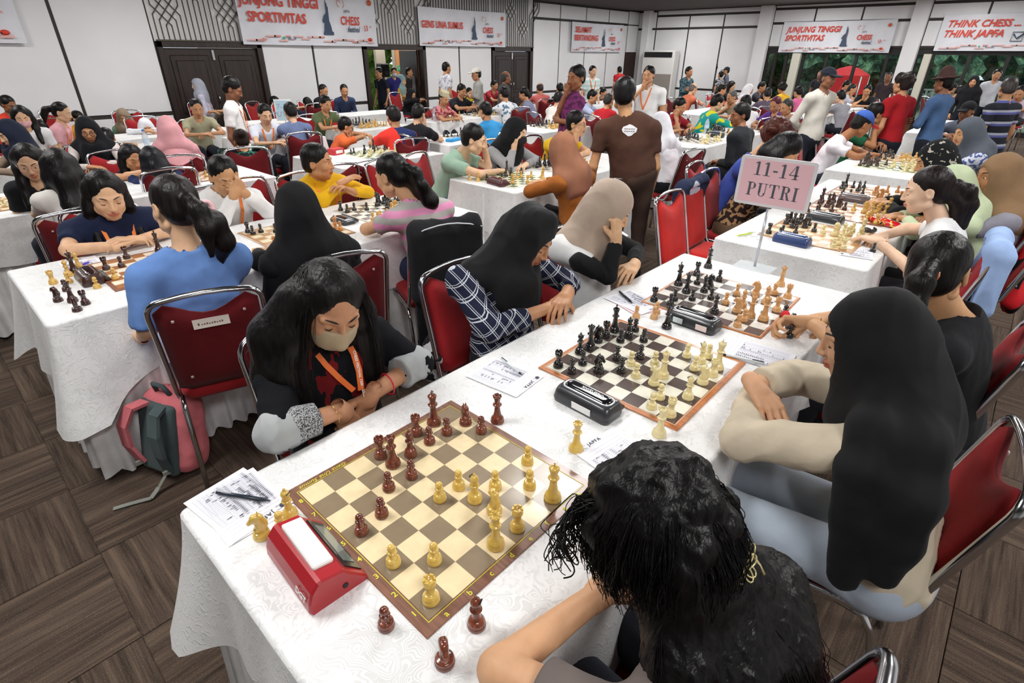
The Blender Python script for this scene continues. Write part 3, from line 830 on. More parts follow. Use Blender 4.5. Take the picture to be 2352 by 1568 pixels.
def double_door(nm, x0, x1, label, opened=False):
    t = thing(nm, None, None, ((x0+x1)/2, YW, 0)); t['kind'] = 'structure'; t['label'] = label
    w_ = (x1-x0)/2; fw = .09
    m = MB(); m.box((-w_, -.03, 0), (-w_+fw, .16, DH), bev=.006); m.box((w_-fw, -.03, 0), (w_, .16, DH), bev=.006); m.box((-w_, -.03, DH-.09), (w_, .16, DH), bev=.006)
    m.obj('door_frame', M_DW, t, smooth=False)
    lw = w_ - fw
    for sg in (-1, 1):
        m = MB(); x_a, x_b = (-lw, -.004) if sg < 0 else (.004, lw)
        m.box((0, 0, .01), (x_b-x_a, .045, DH-.095), bev=.004)
        for z0, z1 in ((.10, .62), (.72, DH-.20)):
            m.box((.08, -.012, z0), (x_b-x_a-.08, .002, z1), bev=.010); m.box((.15, -.022, z0+.08), (x_b-x_a-.15, -.008, z1-.08), bev=.010)
        if not opened: o = m.obj('door_leaf', M_DW, t, (x_a, .03, 0), smooth=False)
        else:
            o = m.obj('door_leaf', M_DW, t, (-lw if sg < 0 else lw, .16, 0), math.radians(95 if sg < 0 else 85), smooth=False)
        h_ = MB(); h_.tube([((x_b-x_a)*(.93 if sg < 0 else .07), -.03, .85), ((x_b-x_a)*(.93 if sg < 0 else .07), -.03, 1.0)], .009, 8); h_.obj('door_handle', M_CHROME, o)
    if not opened:
        MB().box((-.02, .005, DH-.28), (.02, .028, DH-.12), bev=.004).obj('bolt_plate', plain('B8B8BC', .3, .8), t, smooth=False)
    return t
double_door('door_1', 3.03, 4.76, 'dark panelled double door on the left of the far wall')
double_door('door_2', 6.93, 8.60, 'open dark doorway showing a corridor and daylight', True)
double_door('door_3', 10.79, 12.37, 'dark panelled double door near the far corner')
m = MB(); m.box((17.18, YW - .01, 0), (XW, YW + .03, 1.72), bev=.004); tag(m.obj('door_4', plain('3A2A26', .5), smooth=False), 'narrow brown service door in the far corner', kind='structure')
# corridor behind the open doorway
m = MB(); m.box((5.2, YW+.2, -.05), (11.5, YW+4.2, 0)); tag(m.obj('floor_corridor', plain('8C8578', .5)), 'pale corridor floor beyond the doorway', kind='structure')
m = MB(); m.box((5.2, YW+.2, 2.6), (11.5, YW+4.2, 2.7)); tag(m.obj('ceiling_corridor', plain('C8C4BC', .7)), 'corridor ceiling beyond the doorway', kind='structure')
m = MB(); m.box((8.78, YW+2.2, 0), (9.06, YW+2.3, 2.6)); m.box((9.34, YW+2.2, 0), (11.5, YW+2.3, 2.6)); m.box((9.0, YW+2.2, 0), (9.36, YW+2.3, .9)); m.box((11.4, YW+.2, 0), (11.5, YW+4.2, 2.6)); m.box((5.2, YW+.2, 0), (5.3, YW+4.2, 2.6))
tag(m.obj('wall_corridor', plain('A89F90', .6)), 'grey beige corridor wall with openings to daylight', kind='structure')
m = MB(); m.box((9.36, YW+2.02, 0), (10.2, YW+2.18, 2.6), bev=.01); tag(m.obj('wood_panel_pillar', plain('B87A44', .45), smooth=False), 'orange brown wooden wall panel inside the corridor', 'panel')
area((8.6, YW+1.6, 2.5), 1.6, 1.2, 70, (1, .98, .94))  # fill lamp added to brighten the corridor behind the doorway
t = thing('exit_sign', 'green exit sign on the corridor wood panel', 'sign', (9.26, YW+1.98, 1.31)); MB().box((0, 0, -.07), (.30, .03, .07), bev=.005).obj('sign_box', plain('3FAE7C', .5), t, smooth=False)
me = text_mesh('sign_text', 'EXIT', .11, plain('E8FFF0', .5)); link_mesh('sign_text', me, t, (.03, -.003, -.04)).rotation_euler = (PI/2, 0, 0)
t = thing('loudspeaker', 'black loudspeaker on a stand just outside the open doorway', 'speaker', (8.10, YW+1.0, 0))
MB().box((-.11, -.12, 1.16), (.11, .12, 1.45), bev=.02).obj('cabinet', M_BLACK, t, smooth=False); MB().tube([(0, 0, 0), (0, 0, 1.17)], .02).obj('pole', M_BLACK, t)
for a in (0, 2.1, 4.2): MB().tube([(0, 0, .55), (.4*math.cos(a), .4*math.sin(a), .01)], .012).obj('leg', M_BLACK, t)
MB().lathe([(0, 0), (.085, .0), (.09, .02)], 20).obj('grille', plain('2C2C30', .7), t, (0, -.125, 1.29)).rotation_euler = (PI/2, 0, 0)

# --- wall B (far right, windows); wall face at x = XW
wb = MB(); win = [(2.62, 6.0), (-1.25, 2.28), (-4, -1.6)]
wb.box((XW+.02, 6.0, 0), (XW+.2, YW+.2, H_CEIL))
for a, b in win: wb.box((XW+.02, a, 1.86), (XW+.2, b, H_CEIL))
wallB = wb.obj('wall_right', M_JOINT); tag(wallB, 'right hand wall of white panels above a run of windows', kind='structure')
panels(wallB, [(6.38, 7.45), (7.45, 8.57), (8.57, 9.72)], [(.02, .68), (.71, 2.40), (2.43, 2.76)], 'x')
panels(wallB, [(9.72, YW)], [(.02, 2.40), (2.43, 2.90)], 'x')
panels(wallB, [(6.38, 9.72)], [(2.79, 2.93)], 'x')
for a, b in ((2.62, 3.75), (3.75, 4.9), (4.9, 6.0), (-1.25, 0), (0, 1.14), (1.14, 2.28)):
    panels(wallB, [(a, b)], [(1.90, 2.47), (2.50, 2.82)], 'x')
panels(wallB, [(2.62, 6.0), (-1.25, 2.28), (-4, -1.6)], [(2.85, 2.93)], 'x')
for i, (a, b) in enumerate(((6.0, 6.36), (2.28, 2.62), (-1.6, -1.25))):
    m = MB(); m.box((XW-.16, a, 0), (XW+.2, b, H_CEIL), bev=.01); tag(m.obj('trim_%d' % (i+2), M_WALL, smooth=False), ('white column at the left of the windows', 'white column between the two window bays', 'white column at the right of the windows')[i], kind='structure')
m = MB(); m.box((XW-.25, YW-.55, 0), (XW, YW-.30, H_CEIL), bev=.01); tag(m.obj('trim_5', M_WALL, smooth=False), 'white corner pilaster', kind='structure')
def glassmat():
    n = NT('window_glass'); g = n.n('ShaderNodeBsdfGlossy'); g.inputs['Roughness'].default_value = .02
    tr = n.n('ShaderNodeBsdfTransparent'); tr.inputs[0].default_value = (.80, .88, .86, 1)
    fr = n.n('ShaderNodeFresnel'); fr.inputs[0].default_value = 1.45; mx = n.n('ShaderNodeMixShader')
    n.l(fr.outputs[0], mx.inputs[0]); n.l(tr.outputs[0], mx.inputs[1]); n.l(g.outputs[0], mx.inputs[2]); n.l(mx.outputs[0], n.out.inputs[0]); return n.m
M_GLASS = glassmat(); M_FR = plain('1E1C1C', .45, name='dark_window_frame')
def window(nm, y0, y1, mull, label):
    t = thing(nm, None, None, (XW+.1, y0, 0)); t['kind'] = 'structure'; t['label'] = label; w_ = y1-y0
    m = MB(); m.box((-.05, 0, 1.72), (.05, w_, 1.86)); m.box((-.05, 0, 0), (.05, w_, .10)); m.obj('window_frame', M_FR, t)
    ys = [0] + [q-y0 for q in mull] + [w_]
    for q in ys: MB().box((-.045, q-.035, .05), (.045, q+.035, 1.75)).obj('mullion', M_FR, t)
    for a, b in zip(ys[:-1], ys[1:]): MB().box((-.004, a+.03, .08), (.004, b-.03, 1.74)).obj('pane', M_GLASS, t)
    return t
window('window_1', 2.62, 6.0, [2.92, 3.64, 4.36, 4.98, 5.44, 5.75], 'dark framed window bay with a red tent outside')
window('window_2', -1.25, 2.28, [-.4, .47, 1.2, 1.94, 2.12], 'dark framed window bay at the right edge')
window('window_3', -4, -1.6, [-2.8], 'dark framed window bay beyond the right edge')
m = MB(); m.box((XW-.10, 5.02, 0), (XW+.04, 5.24, 1.74), bev=.008); tag(m.obj('trim_6', plain('CFCCBE', .6), smooth=False), 'cream post inside the left window bay', kind='structure')
m = MB(); m.box((XW-.10, 1.96, 0), (XW+.04, 2.12, 1.74), bev=.008); tag(m.obj('trim_7', plain('CFCCBE', .6), smooth=False), 'cream post inside the right window bay', kind='structure')
# outer walls that close the room outside the picture
m = MB(); m.box((-7.2, -4.2, 0), (-7, YW+.2, H_CEIL)); tag(m.obj('wall_left', M_WALL), 'plain white wall behind the camera on the left', kind='structure')
m = MB(); m.box((-7.2, -4.2, 0), (XW+.3, -4, H_CEIL)); tag(m.obj('wall_front', M_WALL), 'plain white wall behind the camera', kind='structure')
# outside: ground, planting, tent, railing
def leafmat(a, b):
    n = NT('foliage'); v = n.noise(n.co('Object'), 5, 5, .7)
    n.l(n.ramp(v, [(0.35, a), (0.52, b), (0.7, '8FB078')]), n.b.inputs['Base Color']); n.set(Roughness=.7); n.bump(v, .8, .1); return n.m
m = MB(); m.box((XW+.3, -14, -.2), (44, 26, -.06)); m.box((-4, YW+4.2, -.2), (XW+.3, 26, -.06)); tag(m.obj('ground_outside', plain('7C8470', .9)), 'grassy ground outside the hall', kind='structure')
def tree(x, y, hgt, rad, cols, label, seed, grp='trees and shrubs beyond the windows'):
    t = thing('leafy_tree', label, 'tree', (x, y, -.06), 0, grp); rr = np.random.RandomState(seed)
    bl = [((rr.normal(0, .45)*rad, rr.normal(0, .45)*rad, hgt*.50 + rr.uniform(-.5, .5)*hgt*.85), rad*rr.uniform(.30, .5)) for _ in range(13)]
    lo = A3([b[0] for b in bl]).min(0) - rad*.6; hi = A3([b[0] for b in bl]).max(0) + rad*.6
    def f(sd):
        for c_, r_ in bl: sd.ell(c_, (r_, r_, r_*.8), k=.15)
    V, F = blob_eval(lo, hi, .22, f)
    N_ = vnormals(V, F); V = V + N_*(rr.normal(0, .16, len(V))[:, None])
    link_mesh('crown', mesh_np('crown', V, F, [leafmat(*cols)], False), t)
    MB().tube([(0, 0, 0), (.05, .03, hgt*.35), (0, -.05, hgt*.7)], [.16, .12, .05], 8).obj('trunk', plain('4A3C30', .9), t)
cs = [('22381F', '49703F'), ('1D3322', '3F6650'), ('2B4A28', '5C8A48')]
tl = ['dark green bushy tree seen through the left window bay', 'blue green shrub mass beyond the red tent', 'fresh green tree beside the red tent', 'tall tree behind the narrow window panes', 'dense tree at the left of the right window bay', 'dark tree in the middle of the right window bay', 'broad tree at the right edge window', 'low bush beyond the far window panes', 'deep green tree far right outside', 'tree at the back of the garden']
for i, (x, y, hh, rr_) in enumerate([(25.5, 10.2, 4.0, 2.5), (26, 6.2, 3.8, 2.3), (32, 9.0, 5.4, 3.4), (32, 15.0, 5.4, 3.2), (25.5, 1.8, 3.6, 2.4), (26, -2.6, 4.0, 2.5), (32, 3.0, 5.4, 3.4), (32, -3.0, 5.4, 3.4), (32, -9.0, 6, 3.4), (38, 0, 8, 4)]):
    tree(x, y, hh, rr_, cs[i % 3], tl[i], i)
tree(10.6, YW+5.6, 3.6, 1.9, ('5A8A34', '9CC85A'), 'sunlit bright green shrub beyond the open doorway', 40, 'sunlit shrubs beyond the doorway')
t = thing('canopy_tent', 'bright red peaked canopy tent outside the window', 'tent', (22.0, 4.70, 0))
m = MB(); a = .55
V = [(-a, -a, 1.12), (a, -a, 1.12), (a, a, 1.12), (-a, a, 1.12), (-.25, -.25, 1.32), (.25, -.25, 1.32), (.25, .25, 1.32), (-.25, .25, 1.32), (0, 0, 1.40), (-a, -a, .55), (a, -a, .55), (a, a, .55), (-a, a, .55)]
m.add(V, [(0, 1, 5, 4), (1, 2, 6, 5), (2, 3, 7, 6), (3, 0, 4, 7), (4, 5, 8), (5, 6, 8), (6, 7, 8), (7, 4, 8), (9, 10, 1, 0), (10, 11, 2, 1), (11, 12, 3, 2), (12, 9, 0, 3)])
m.obj('canopy', plain('D8262C', .6), t)
for x in (-1, 1):
    for y in (-1, 1): MB().tube([(x*a*.98, y*a*.98, 0), (x*a*.98, y*a*.98, 1.1)], .025).obj('leg', plain('C8C8C8', .4, .6), t)
t = thing('railing', 'white slatted railing outside the windows', 'railing', (19.4, 0.2, 0))
MB().box((-.02, 0, .86), (.02, 2.4, .90)).obj('top_rail', M_WHITE, t)
for k in range(16): MB().box((-.012, k*.15, -.06), (.012, k*.15+.05, .87)).obj('slat', M_WHITE, t)
# standing air conditioner in the corner
t = thing('air_conditioner', 'tall white floor standing air conditioner by the far corner', 'air conditioner', (XW-.30, 9.28, 0))
MB().box((-.18, -.60, 0), (.18, .55, 1.80), bev=.03).obj('cabinet', plain('DCDBD8', .4), t, smooth=False)
MB().box((-.20, -.52, 1.60), (-.17, .48, 1.75), bev=.008).obj('outlet_grille', M_BLACK, t, smooth=False)
MB().box((-.20, -.56, .25), (-.17, .50, 1.12), bev=.008).obj('lower_grille', plain('8E8880', .5), t, smooth=False)
t = thing('microphone_stand', 'thin microphone stand against the white wall', 'stand', (16.6, 6.9, 0))
MB().tube([(0, 0, 0), (0, 0, 1.35)], .010, 6).obj('pole', M_BLACK, t); MB().lathe([(0, 0), (.14, 0), (.14, .02), (.02, .03), (0, .03)], 16).obj('base', M_BLACK, t); MB().tube([(0, 0, 1.33), (-.02, .01, 1.46)], .022, 8).obj('microphone', M_BLACK, t)

# --- banners
M_BAN = mat('ban', lambda: (lambda n: (n.l(n.ramp(n.noise(n.co('Object', (1, 1, 1)), 2.2, 3), [(0.3, 'D6D8E0'), (0.7, 'E6E8EE')]), n.b.inputs['Base Color']), n.set(Roughness=.5), n.m)[-1])(NT('banner_vinyl')))
M_BRED = plain('D8412F', .6, name='banner_red'); M_BBLU = plain('3A4C66', .6, name='banner_blue'); M_BPNK = plain('E6B4AE', .6); M_BORG = plain('E06A3A', .6)
KN = [(-.42, 0), (.42, 0), (.42, .10), (.30, .14), (.26, .30), (.20, .42), (.14, .50), (.16, 1.0), (.10, 1.04), (.10, 1.12), (.03, 1.16), (.03, 1.24), (-.03, 1.24), (-.03, 1.16), (-.02, .74), (-.08, .84), (-.10, .76), (-.24, .70), (-.40, .52), (-.34, .42), (-.22, .48), (-.30, .30), (-.34, .14), (-.42, .10)]
def banner(lines, w_, h_, label, org, ydir, tsize, tx, check=False, xs=.8, shear=0.0):
    """hung sheet; org = top-left corner, ydir = world direction of its writing"""
    Z = Vector((0, 0, 1)); X = Vector(ydir); Nn = X.cross(Z)
    t = thing('banner', label, 'banner', org); t.rotation_euler = (0, 0, math.atan2(X.y, X.x))
    V = []; F = []; nx = 24; nz = 8
    for j in range(nz+1):
        for i in range(nx+1):
            u = i/nx; v = j/nz; V.append((u*w_, -.012 - .012*math.sin(u*9+v*3)*v - .01*abs(math.sin(u*5)), -v*h_ - .012*math.sin(u*PI)*(1-v)))
    for j in range(nz):
        for i in range(nx): a = j*(nx+1)+i; F.append((a, a+nx+1, a+nx+2, a+1))
    MB().add(V, F, 0, True).obj('sheet', M_BAN, t)
    for k, tx_ in enumerate(lines):
        me = text_mesh('lettering', tx_, tsize*h_, M_BRED, .001, .012*tsize*h_*2, shear, xs=xs)
        o = link_mesh('lettering', me, t, (tx[k]*w_, -.05, -(.34+.27*k if len(lines) > 1 else .52)*h_)); o.rotation_euler = (PI/2, 0, 0)
    s_ = h_*.50
    m = MB(); m.prism([(x*s_*.55, y*s_) for x, y in KN], 0, .002, fr=((.60*w_, -.05, -.80*h_), (1, 0, 0), (0, 0, 1), (0, -1, 0))); m.obj('chess_emblem', M_BBLU, t)
    for tx_, sz, px_, pz_, mm, bd, sh in (('JAPFA', .07, .735, .38, plain('6A6A72', .6), 0, 0), ('CHESS', .20, .70, .60, M_BRED, .004, .1), ('festival', .13, .75, .73, M_BBLU, .002, .35), ('13', .13, .885, .70, M_BRED, .002, 0), ('th', .06, .935, .64, M_BRED, 0, 0)):
        me = text_mesh('logo_lettering', tx_, sz*h_*1.1, mm, .001, bd, sh, xs=.75); o = link_mesh('logo_lettering', me, t, (px_*w_, -.05, -pz_*h_)); o.rotation_euler = (PI/2, 0, 0)
    m = MB(); m.lathe([(0, 0), (.055*h_, 0), (.055*h_, .002), (0, .002)], 14); o = m.obj('federation_mark', M_BORG, t, (.95*w_, -.048, -.17*h_)); o.rotation_euler = (PI/2, 0, 0)
    m = MB(); m.tube([(.70*w_ + .045*h_*math.cos(a_)*(1-.08*a_), -.05, -.22*h_ + .06*h_*math.sin(a_)) for a_ in np.linspace(.3, 5.2, 14)], .005*h_, 4); m.tube([(.735*w_, -.05, -.15*h_), (.742*w_, -.05, -.25*h_), (.73*w_, -.05, -.30*h_)], .005*h_, 4); m.obj('company_mark', M_BORG, t)
    m = MB(); rr = random.Random(5); x_ = .03*w_
    while x_ < .93*w_:
        l_ = rr.uniform(.03, .075)*w_; z_ = rr.choice((-.86, -.90, -.935))*h_
        m.box((x_, -.05, z_), (x_+l_, -.048, z_+.028*h_), rr.choice((0, 0, 0, 1, 1))); x_ += l_*.8
    for q, c_ in ((.26, 2), (.30, 3), (.335, 3)): m.box((q*w_, -.052, -.90*h_), (q*w_+.045*h_, -.049, -.855*h_), c_)
    m.obj('sponsor_logos', [M_BPNK, plain('D88A80', .6), plain('3FA98A', .6), plain('5F7F9C', .6)], t)
    m = MB(); m.lathe([(0, 0), (.035*h_, 0), (.035*h_, .002), (0, .002)], 12); o = m.obj('sponsor_mark', M_BRED, t, (.93*w_, -.048, -.87*h_)); o.rotation_euler = (PI/2, 0, 0); o.scale = (1.6, 1, 1)
    if check:
        m = MB(); m.tube([(.43*w_, -.05, -.55*h_), (.455*w_, -.05, -.68*h_), (.52*w_, -.05, -.38*h_)], .022*h_, 5)
        m.obj('check_mark', M_BBLU, t)
        m = MB(); m.tube([(.425*w_, -.048, -.50*h_), (.485*w_, -.048, -.50*h_), (.485*w_, -.048, -.74*h_), (.425*w_, -.048, -.74*h_)], .012*h_, 4, closed=True); m.obj('check_box', M_BBLU, t)
    return t
yb = YW - .07
banner(['CHESS', ' '], 3.0, .98, 'partly seen white banner with red 13th at the left edge', (-1.62, yb, 2.74), (1, 0, 0), .2, (.03, .03))
banner(['JUNJUNG TINGGI', 'SPORTIVITAS'], 2.84, .93, 'large white banner reading JUNJUNG TINGGI SPORTIVITAS left of the open doorway', (4.42, yb, 2.72), (1, 0, 0), .235, (.015, .05), xs=.88)
banner(['GENS UNA SUMUS'], 2.82, .76, 'white banner reading GENS UNA SUMUS right of the open doorway', (8.39, yb, 2.58), (1, 0, 0), .25, (.02,), xs=.80)
banner(['SELAMAT', 'BERTANDING'], 2.72, .76, 'white banner reading SELAMAT BERTANDING near the corner', (14.04, yb, 2.50), (1, 0, 0), .27, (.05, .04), xs=.95)
xb = XW - .055
banner(['JUNJUNG TINGGI', 'SPORTIVITAS'], 2.76, .75, 'white banner reading JUNJUNG TINGGI SPORTIVITAS over the left window bay', (xb, 5.66, 2.51), (0, -1, 0), .25, (.05, .045), shear=.25, xs=.92)
banner(['THINK CHESS ...', 'THINK JAPFA'], 3.3, .76, 'white banner reading THINK CHESS THINK JAPFA at the upper right edge', (xb, 1.96, 2.57), (0, -1, 0), .26, (.035, .03), True, shear=.25, xs=.98)
# ------------------------------------------------------------ tables, cloths, chairs
def damask(base='ECECEC', k=1.0):
    def f():
        n = NT('white_damask'); co = n.co('Object')
        vo = n.n('ShaderNodeTexVoronoi', feature='DISTANCE_TO_EDGE'); vo.inputs['Scale'].default_value = 17
        dm = n.n('ShaderNodeMix', data_type='VECTOR'); dm.inputs[0].default_value = .22
        nz = n.n('ShaderNodeTexNoise'); nz.inputs['Scale'].default_value = 9; nz.inputs['Detail'].default_value = 2; n.l(co, nz.inputs['Vector'])
        n.l(co, dm.inputs[4]); n.l(nz.outputs['Color'], dm.inputs[5]); n.l(dm.outputs[1], vo.inputs['Vector'])
        wv = n.math('SINE', n.math('MULTIPLY', vo.outputs['Distance'], 62.0))
        vo2 = n.n('ShaderNodeTexVoronoi', feature='F1'); vo2.inputs['Scale'].default_value = 90; n.l(dm.outputs[1], vo2.inputs['Vector'])
        leaf = n.math('MULTIPLY', wv, n.math('GREATER_THAN', n.noise(co, 8.5, 3), .52))
        pat = n.ramp(n.math('ADD', leaf, n.math('MULTIPLY', vo2.outputs['Distance'], .9)), [(0.50, '000000'), (0.85, 'FFFFFF')])
        n.l(n.mix(pat, base, tuple(x*.86 for x in _c(base)[:3])), n.b.inputs['Base Color'])
        rg = n.math('MULTIPLY_ADD', pat, .30, .36); n.l(rg, n.b.inputs['Roughness'])
        n.b.inputs['Specular IOR Level'].default_value = .38; n.b.inputs['Sheen Weight'].default_value = .15
        n.bump(n.math('MULTIPLY_ADD', pat, .35, n.math('MULTIPLY', n.noise(co, 11, 3), .9)), .35 * k, .006); return n.m
    return mat(('dmk', base, k), f)
M_DMK = damask(); M_DMKS = damask('E6E6E5', .9); M_SKIRT = cloth('ECECEC', wr=.15, rough=.6, name='white_skirt_fabric')
def rrect(x0, x1, y0, y1, r, n_side=(26, 14)):
    pts = []
    def seg(a, b, n): 
        for i in range(n): t = i/n; pts.append((a[0]+(b[0]-a[0])*t, a[1]+(b[1]-a[1])*t))
    nx, ny = n_side
    def arc(cx, cy, a0):
        for i in range(5): a = a0 + PI/2*i/5; pts.append((cx + r*math.cos(a), cy + r*math.sin(a)))
    arc(x1-r, y0+r, -PI/2); seg((x1, y0+r), (x1, y1-r), ny); arc(x1-r, y1-r, 0); seg((x1-r, y1), (x0+r, y1), nx)
    arc(x0+r, y1-r, PI/2); seg((x0, y1-r), (x0, y0+r), ny); arc(x0+r, y0+r, PI); seg((x0+r, y0), (x1-r, y0), nx)
    return pts
TH = 0.76
def table(x0, x1, y0, y1, name, fine=1, drop=.30, seed=0, clothm=None):
    """trestle table with a hanging white cloth over a pleated skirt"""
    rr = random.Random(seed); cx, cy = (x0+x1)/2, (y0+y1)/2; z = TH
    t = thing('banquet_table', 'trestle table under cloth of ' + name, 'table', (cx, cy, 0), 0, None)
    hx, hy = (x1-x0)/2 - .012, (y1-y0)/2 - .012
    MB().box((-hx, -hy, z-.035), (hx, hy, z-.006), bev=.004).obj('tabletop', plain('B9A88E', .6), t, smooth=False)
    for sx in (-1, 1):
        for sy in (-1, 1): MB().tube([(sx*(hx-.12), sy*(hy-.08), .0), (sx*(hx-.12), sy*(hy-.08), z-.035)], .014, 8).obj('leg', plain('50504F', .4, .8), t)
    n_side = (int(40*fine*max(1, hx)), int(22*fine))
    P = rrect(-hx-.006, hx+.006, -hy-.006, hy+.006, .022, n_side); n = len(P)
    V = []; F = []
    ph = [rr.uniform(0, 6.28) for _ in range(4)]
    per = np.zeros(n); 
    for i in range(1, n): per[i] = per[i-1] + math.hypot(P[i][0]-P[i-1][0], P[i][1]-P[i-1][1])
    rows = [(-.06, 0), (-.015, 0), (-.004, .0008), (0, .005)] + [(0, d) for d in np.linspace(.02, 1, 9 if fine >= 1 else 5)]
    for j, (ins, tt) in enumerate(rows):
        for i in range(n):
            x, y = P[i]; cd = math.hypot(abs(x)-hx, abs(y)-hy); cf = math.exp(-(cd/.13)**2)
            nx_ = (1 if x > 0 else -1)*max(0, 1-(hx-abs(x))/.05) if abs(x) > hx-.05 else 0
            ny_ = (1 if y > 0 else -1)*max(0, 1-(hy-abs(y))/.05) if abs(y) > hy-.05 else 0
            l_ = math.hypot(nx_, ny_) or 1; nx_, ny_ = nx_/l_, ny_/l_
            if j < 3: V.append((max(-hx-ins, min(hx+ins, x)), max(-hy-ins, min(hy+ins, y)), z - tt))
            elif j == 3: V.append((x, y, z - tt))
            else:
                dp = drop*(1 + .42*cf + .05*math.sin(per[i]*5+ph[0])); s_ = per[i]
                out = tt**1.3*(.030 + .085*cf) + tt*(.016*math.sin(s_*14+ph[1]) + .009*math.sin(s_*31+ph[2]))*(1-.5*cf)
                V.append((x + nx_*out, y + ny_*out, z - .004 - tt*dp))
    R_ = len(rows)
    for j in range(R_-1):
        for i in range(n): F.append((j*n+i, j*n+(i+1) % n, (j+1)*n+(i+1) % n, (j+1)*n+i))
    sp_ = max(hx-hy, .01); o0 = len(V)
    V += [(max(-sp_, min(sp_, V[i][0])), 0, z) for i in range(n)]
    F += [(i, o0+i, o0+(i+1) % n, (i+1) % n) for i in range(n)]
    # orient outward: ring order is counter-clockwise so top faces up
    F = [f[::-1] for f in F]
    m = MB().add(V, F, 0, True)
    for q in range(len(m.sm)):
        if q >= len(F)-n or q < 2*n: m.sm[q] = False
    o = m.obj('tablecloth', clothm or M_DMK, None, (cx, cy, 0)); tag(o, 'white damask tablecloth over ' + name, 'tablecloth')
    m = MB(); V = []; F = []
    NP_ = int(2*(hx+hy)*2/.085)*6; Q = []
    for i in range(NP_):
        s_ = i/NP_*per[-1]; k = int(np.searchsorted(per, s_, 'right')-1); k2 = (k+1) % n
        d = (per[k2]-per[k]) if k2 else 1; tq = min(max((s_-per[k])/(d or 1), 0), 1); x = P[k][0]*(1-tq)+P[k2][0]*tq; y = P[k][1]*(1-tq)+P[k2][1]*tq
        Q.append((x, y))
    for j, zz in enumerate((z-.03, .5, .25, .02)):
        for i, (x, y) in enumerate(Q):
            lx = math.copysign(1, x) if abs(x) > hx-.03 else 0; ly = math.copysign(1, y) if abs(y) > hy-.03 else 0; l_ = math.hypot(lx, ly) or 1
            o_ = (-.012 + (.012+.016*j)*(.5+.5*math.sin(2*PI*i/6 + .4*math.sin(i*.37)))) ; V.append((x + lx/l_*o_, y + ly/l_*o_, zz))
    nq = len(Q)
    for j in range(3):
        for i in range(nq): F.append((j*nq+i, j*nq+(i+1) % nq, (j+1)*nq+(i+1) % nq, (j+1)*nq+i)[::-1])
    o = MB().add(V, F, 0, True).obj('table_skirt', M_SKIRT, None, (cx, cy, 0)); tag(o, 'pleated white skirt around ' + name, 'table skirt')
TABLES = [(-.225, 2.285, -.2, .64, 'the nearest playing table with three boards', 1.6, .26), (2.64, 4.95, -.16, .64, 'the table behind the pink number sign', 1, .28), (5.40, 6.85, -.05, .8, 'the table in front of the blue capped man', 1, .28), (9.2, 11.6, 0, .8, 'the far right table by the hatted man', .6, .28),
          (-.225, 2.1, 2.0, 2.87, 'the second row table beside the pink backpack', 1.4, .32), (2.66, 4.7, 2.2, 2.96, 'the table between the mint shirt girl and rust hijab woman', 1, .34), (5.7, 7.9, 2.15, 2.8, 'the table in front of the man in black long sleeves', .7, .3), (9.2, 11.4, 2.2, 2.9, 'the table behind the standing man in cream', .5, .3),
          (-.7, 1.72, 4.05, 4.9, 'the third row table at the left edge', .8, .3), (2.28, 3.5, 3.95, 4.9, 'the table with the red box in the middle', .8, .3), (3.86, 5.1, 4.3, 5.05, 'the table with the blue pouch', .7, .3), (5.45, 7.2, 4.25, 5.0, 'the table in front of the white shirt man covering his face', .6, .3), (9.3, 11.3, 3.7, 4.45, 'the table under the two seated men in green and red', .5, .3),
          (-.9, 1.75, 6.1, 6.9, 'the fourth row table at the left', .6, .3), (2.35, 3.3, 5.95, 6.8, 'the table between the blue shirt boy and his rival', .6, .3), (3.7, 4.8, 6.1, 6.9, 'the table behind the orange shirt child', .6, .3), (5.2, 7.0, 6.2, 6.85, 'the table with the white cap elder', .6, .3),
          (1.3, 2.8, 7.3, 7.95, 'the table in front of the olive shirt man', .5, .3), (3.0, 4.2, 7.7, 8.3, 'the small table behind the boy in white', .5, .3), (4.8, 5.9, 7.8, 8.4, 'the empty white table before the open doorway', .5, .3), (9.5, 11.5, 6.2, 6.9, 'the far table near the teal striped shirt man', .5, .3), (12.5, 14.5, 4.6, 5.3, 'the far table near the air conditioner', .5, .3), (12.5, 14.6, 2.2, 2.9, 'the far table near the window post', .5, .3)]
for i, a in enumerate(TABLES): table(*a[:5], fine=a[5], drop=a[6], seed=i, clothm=M_DMK if i % 2 == 0 else M_DMKS)
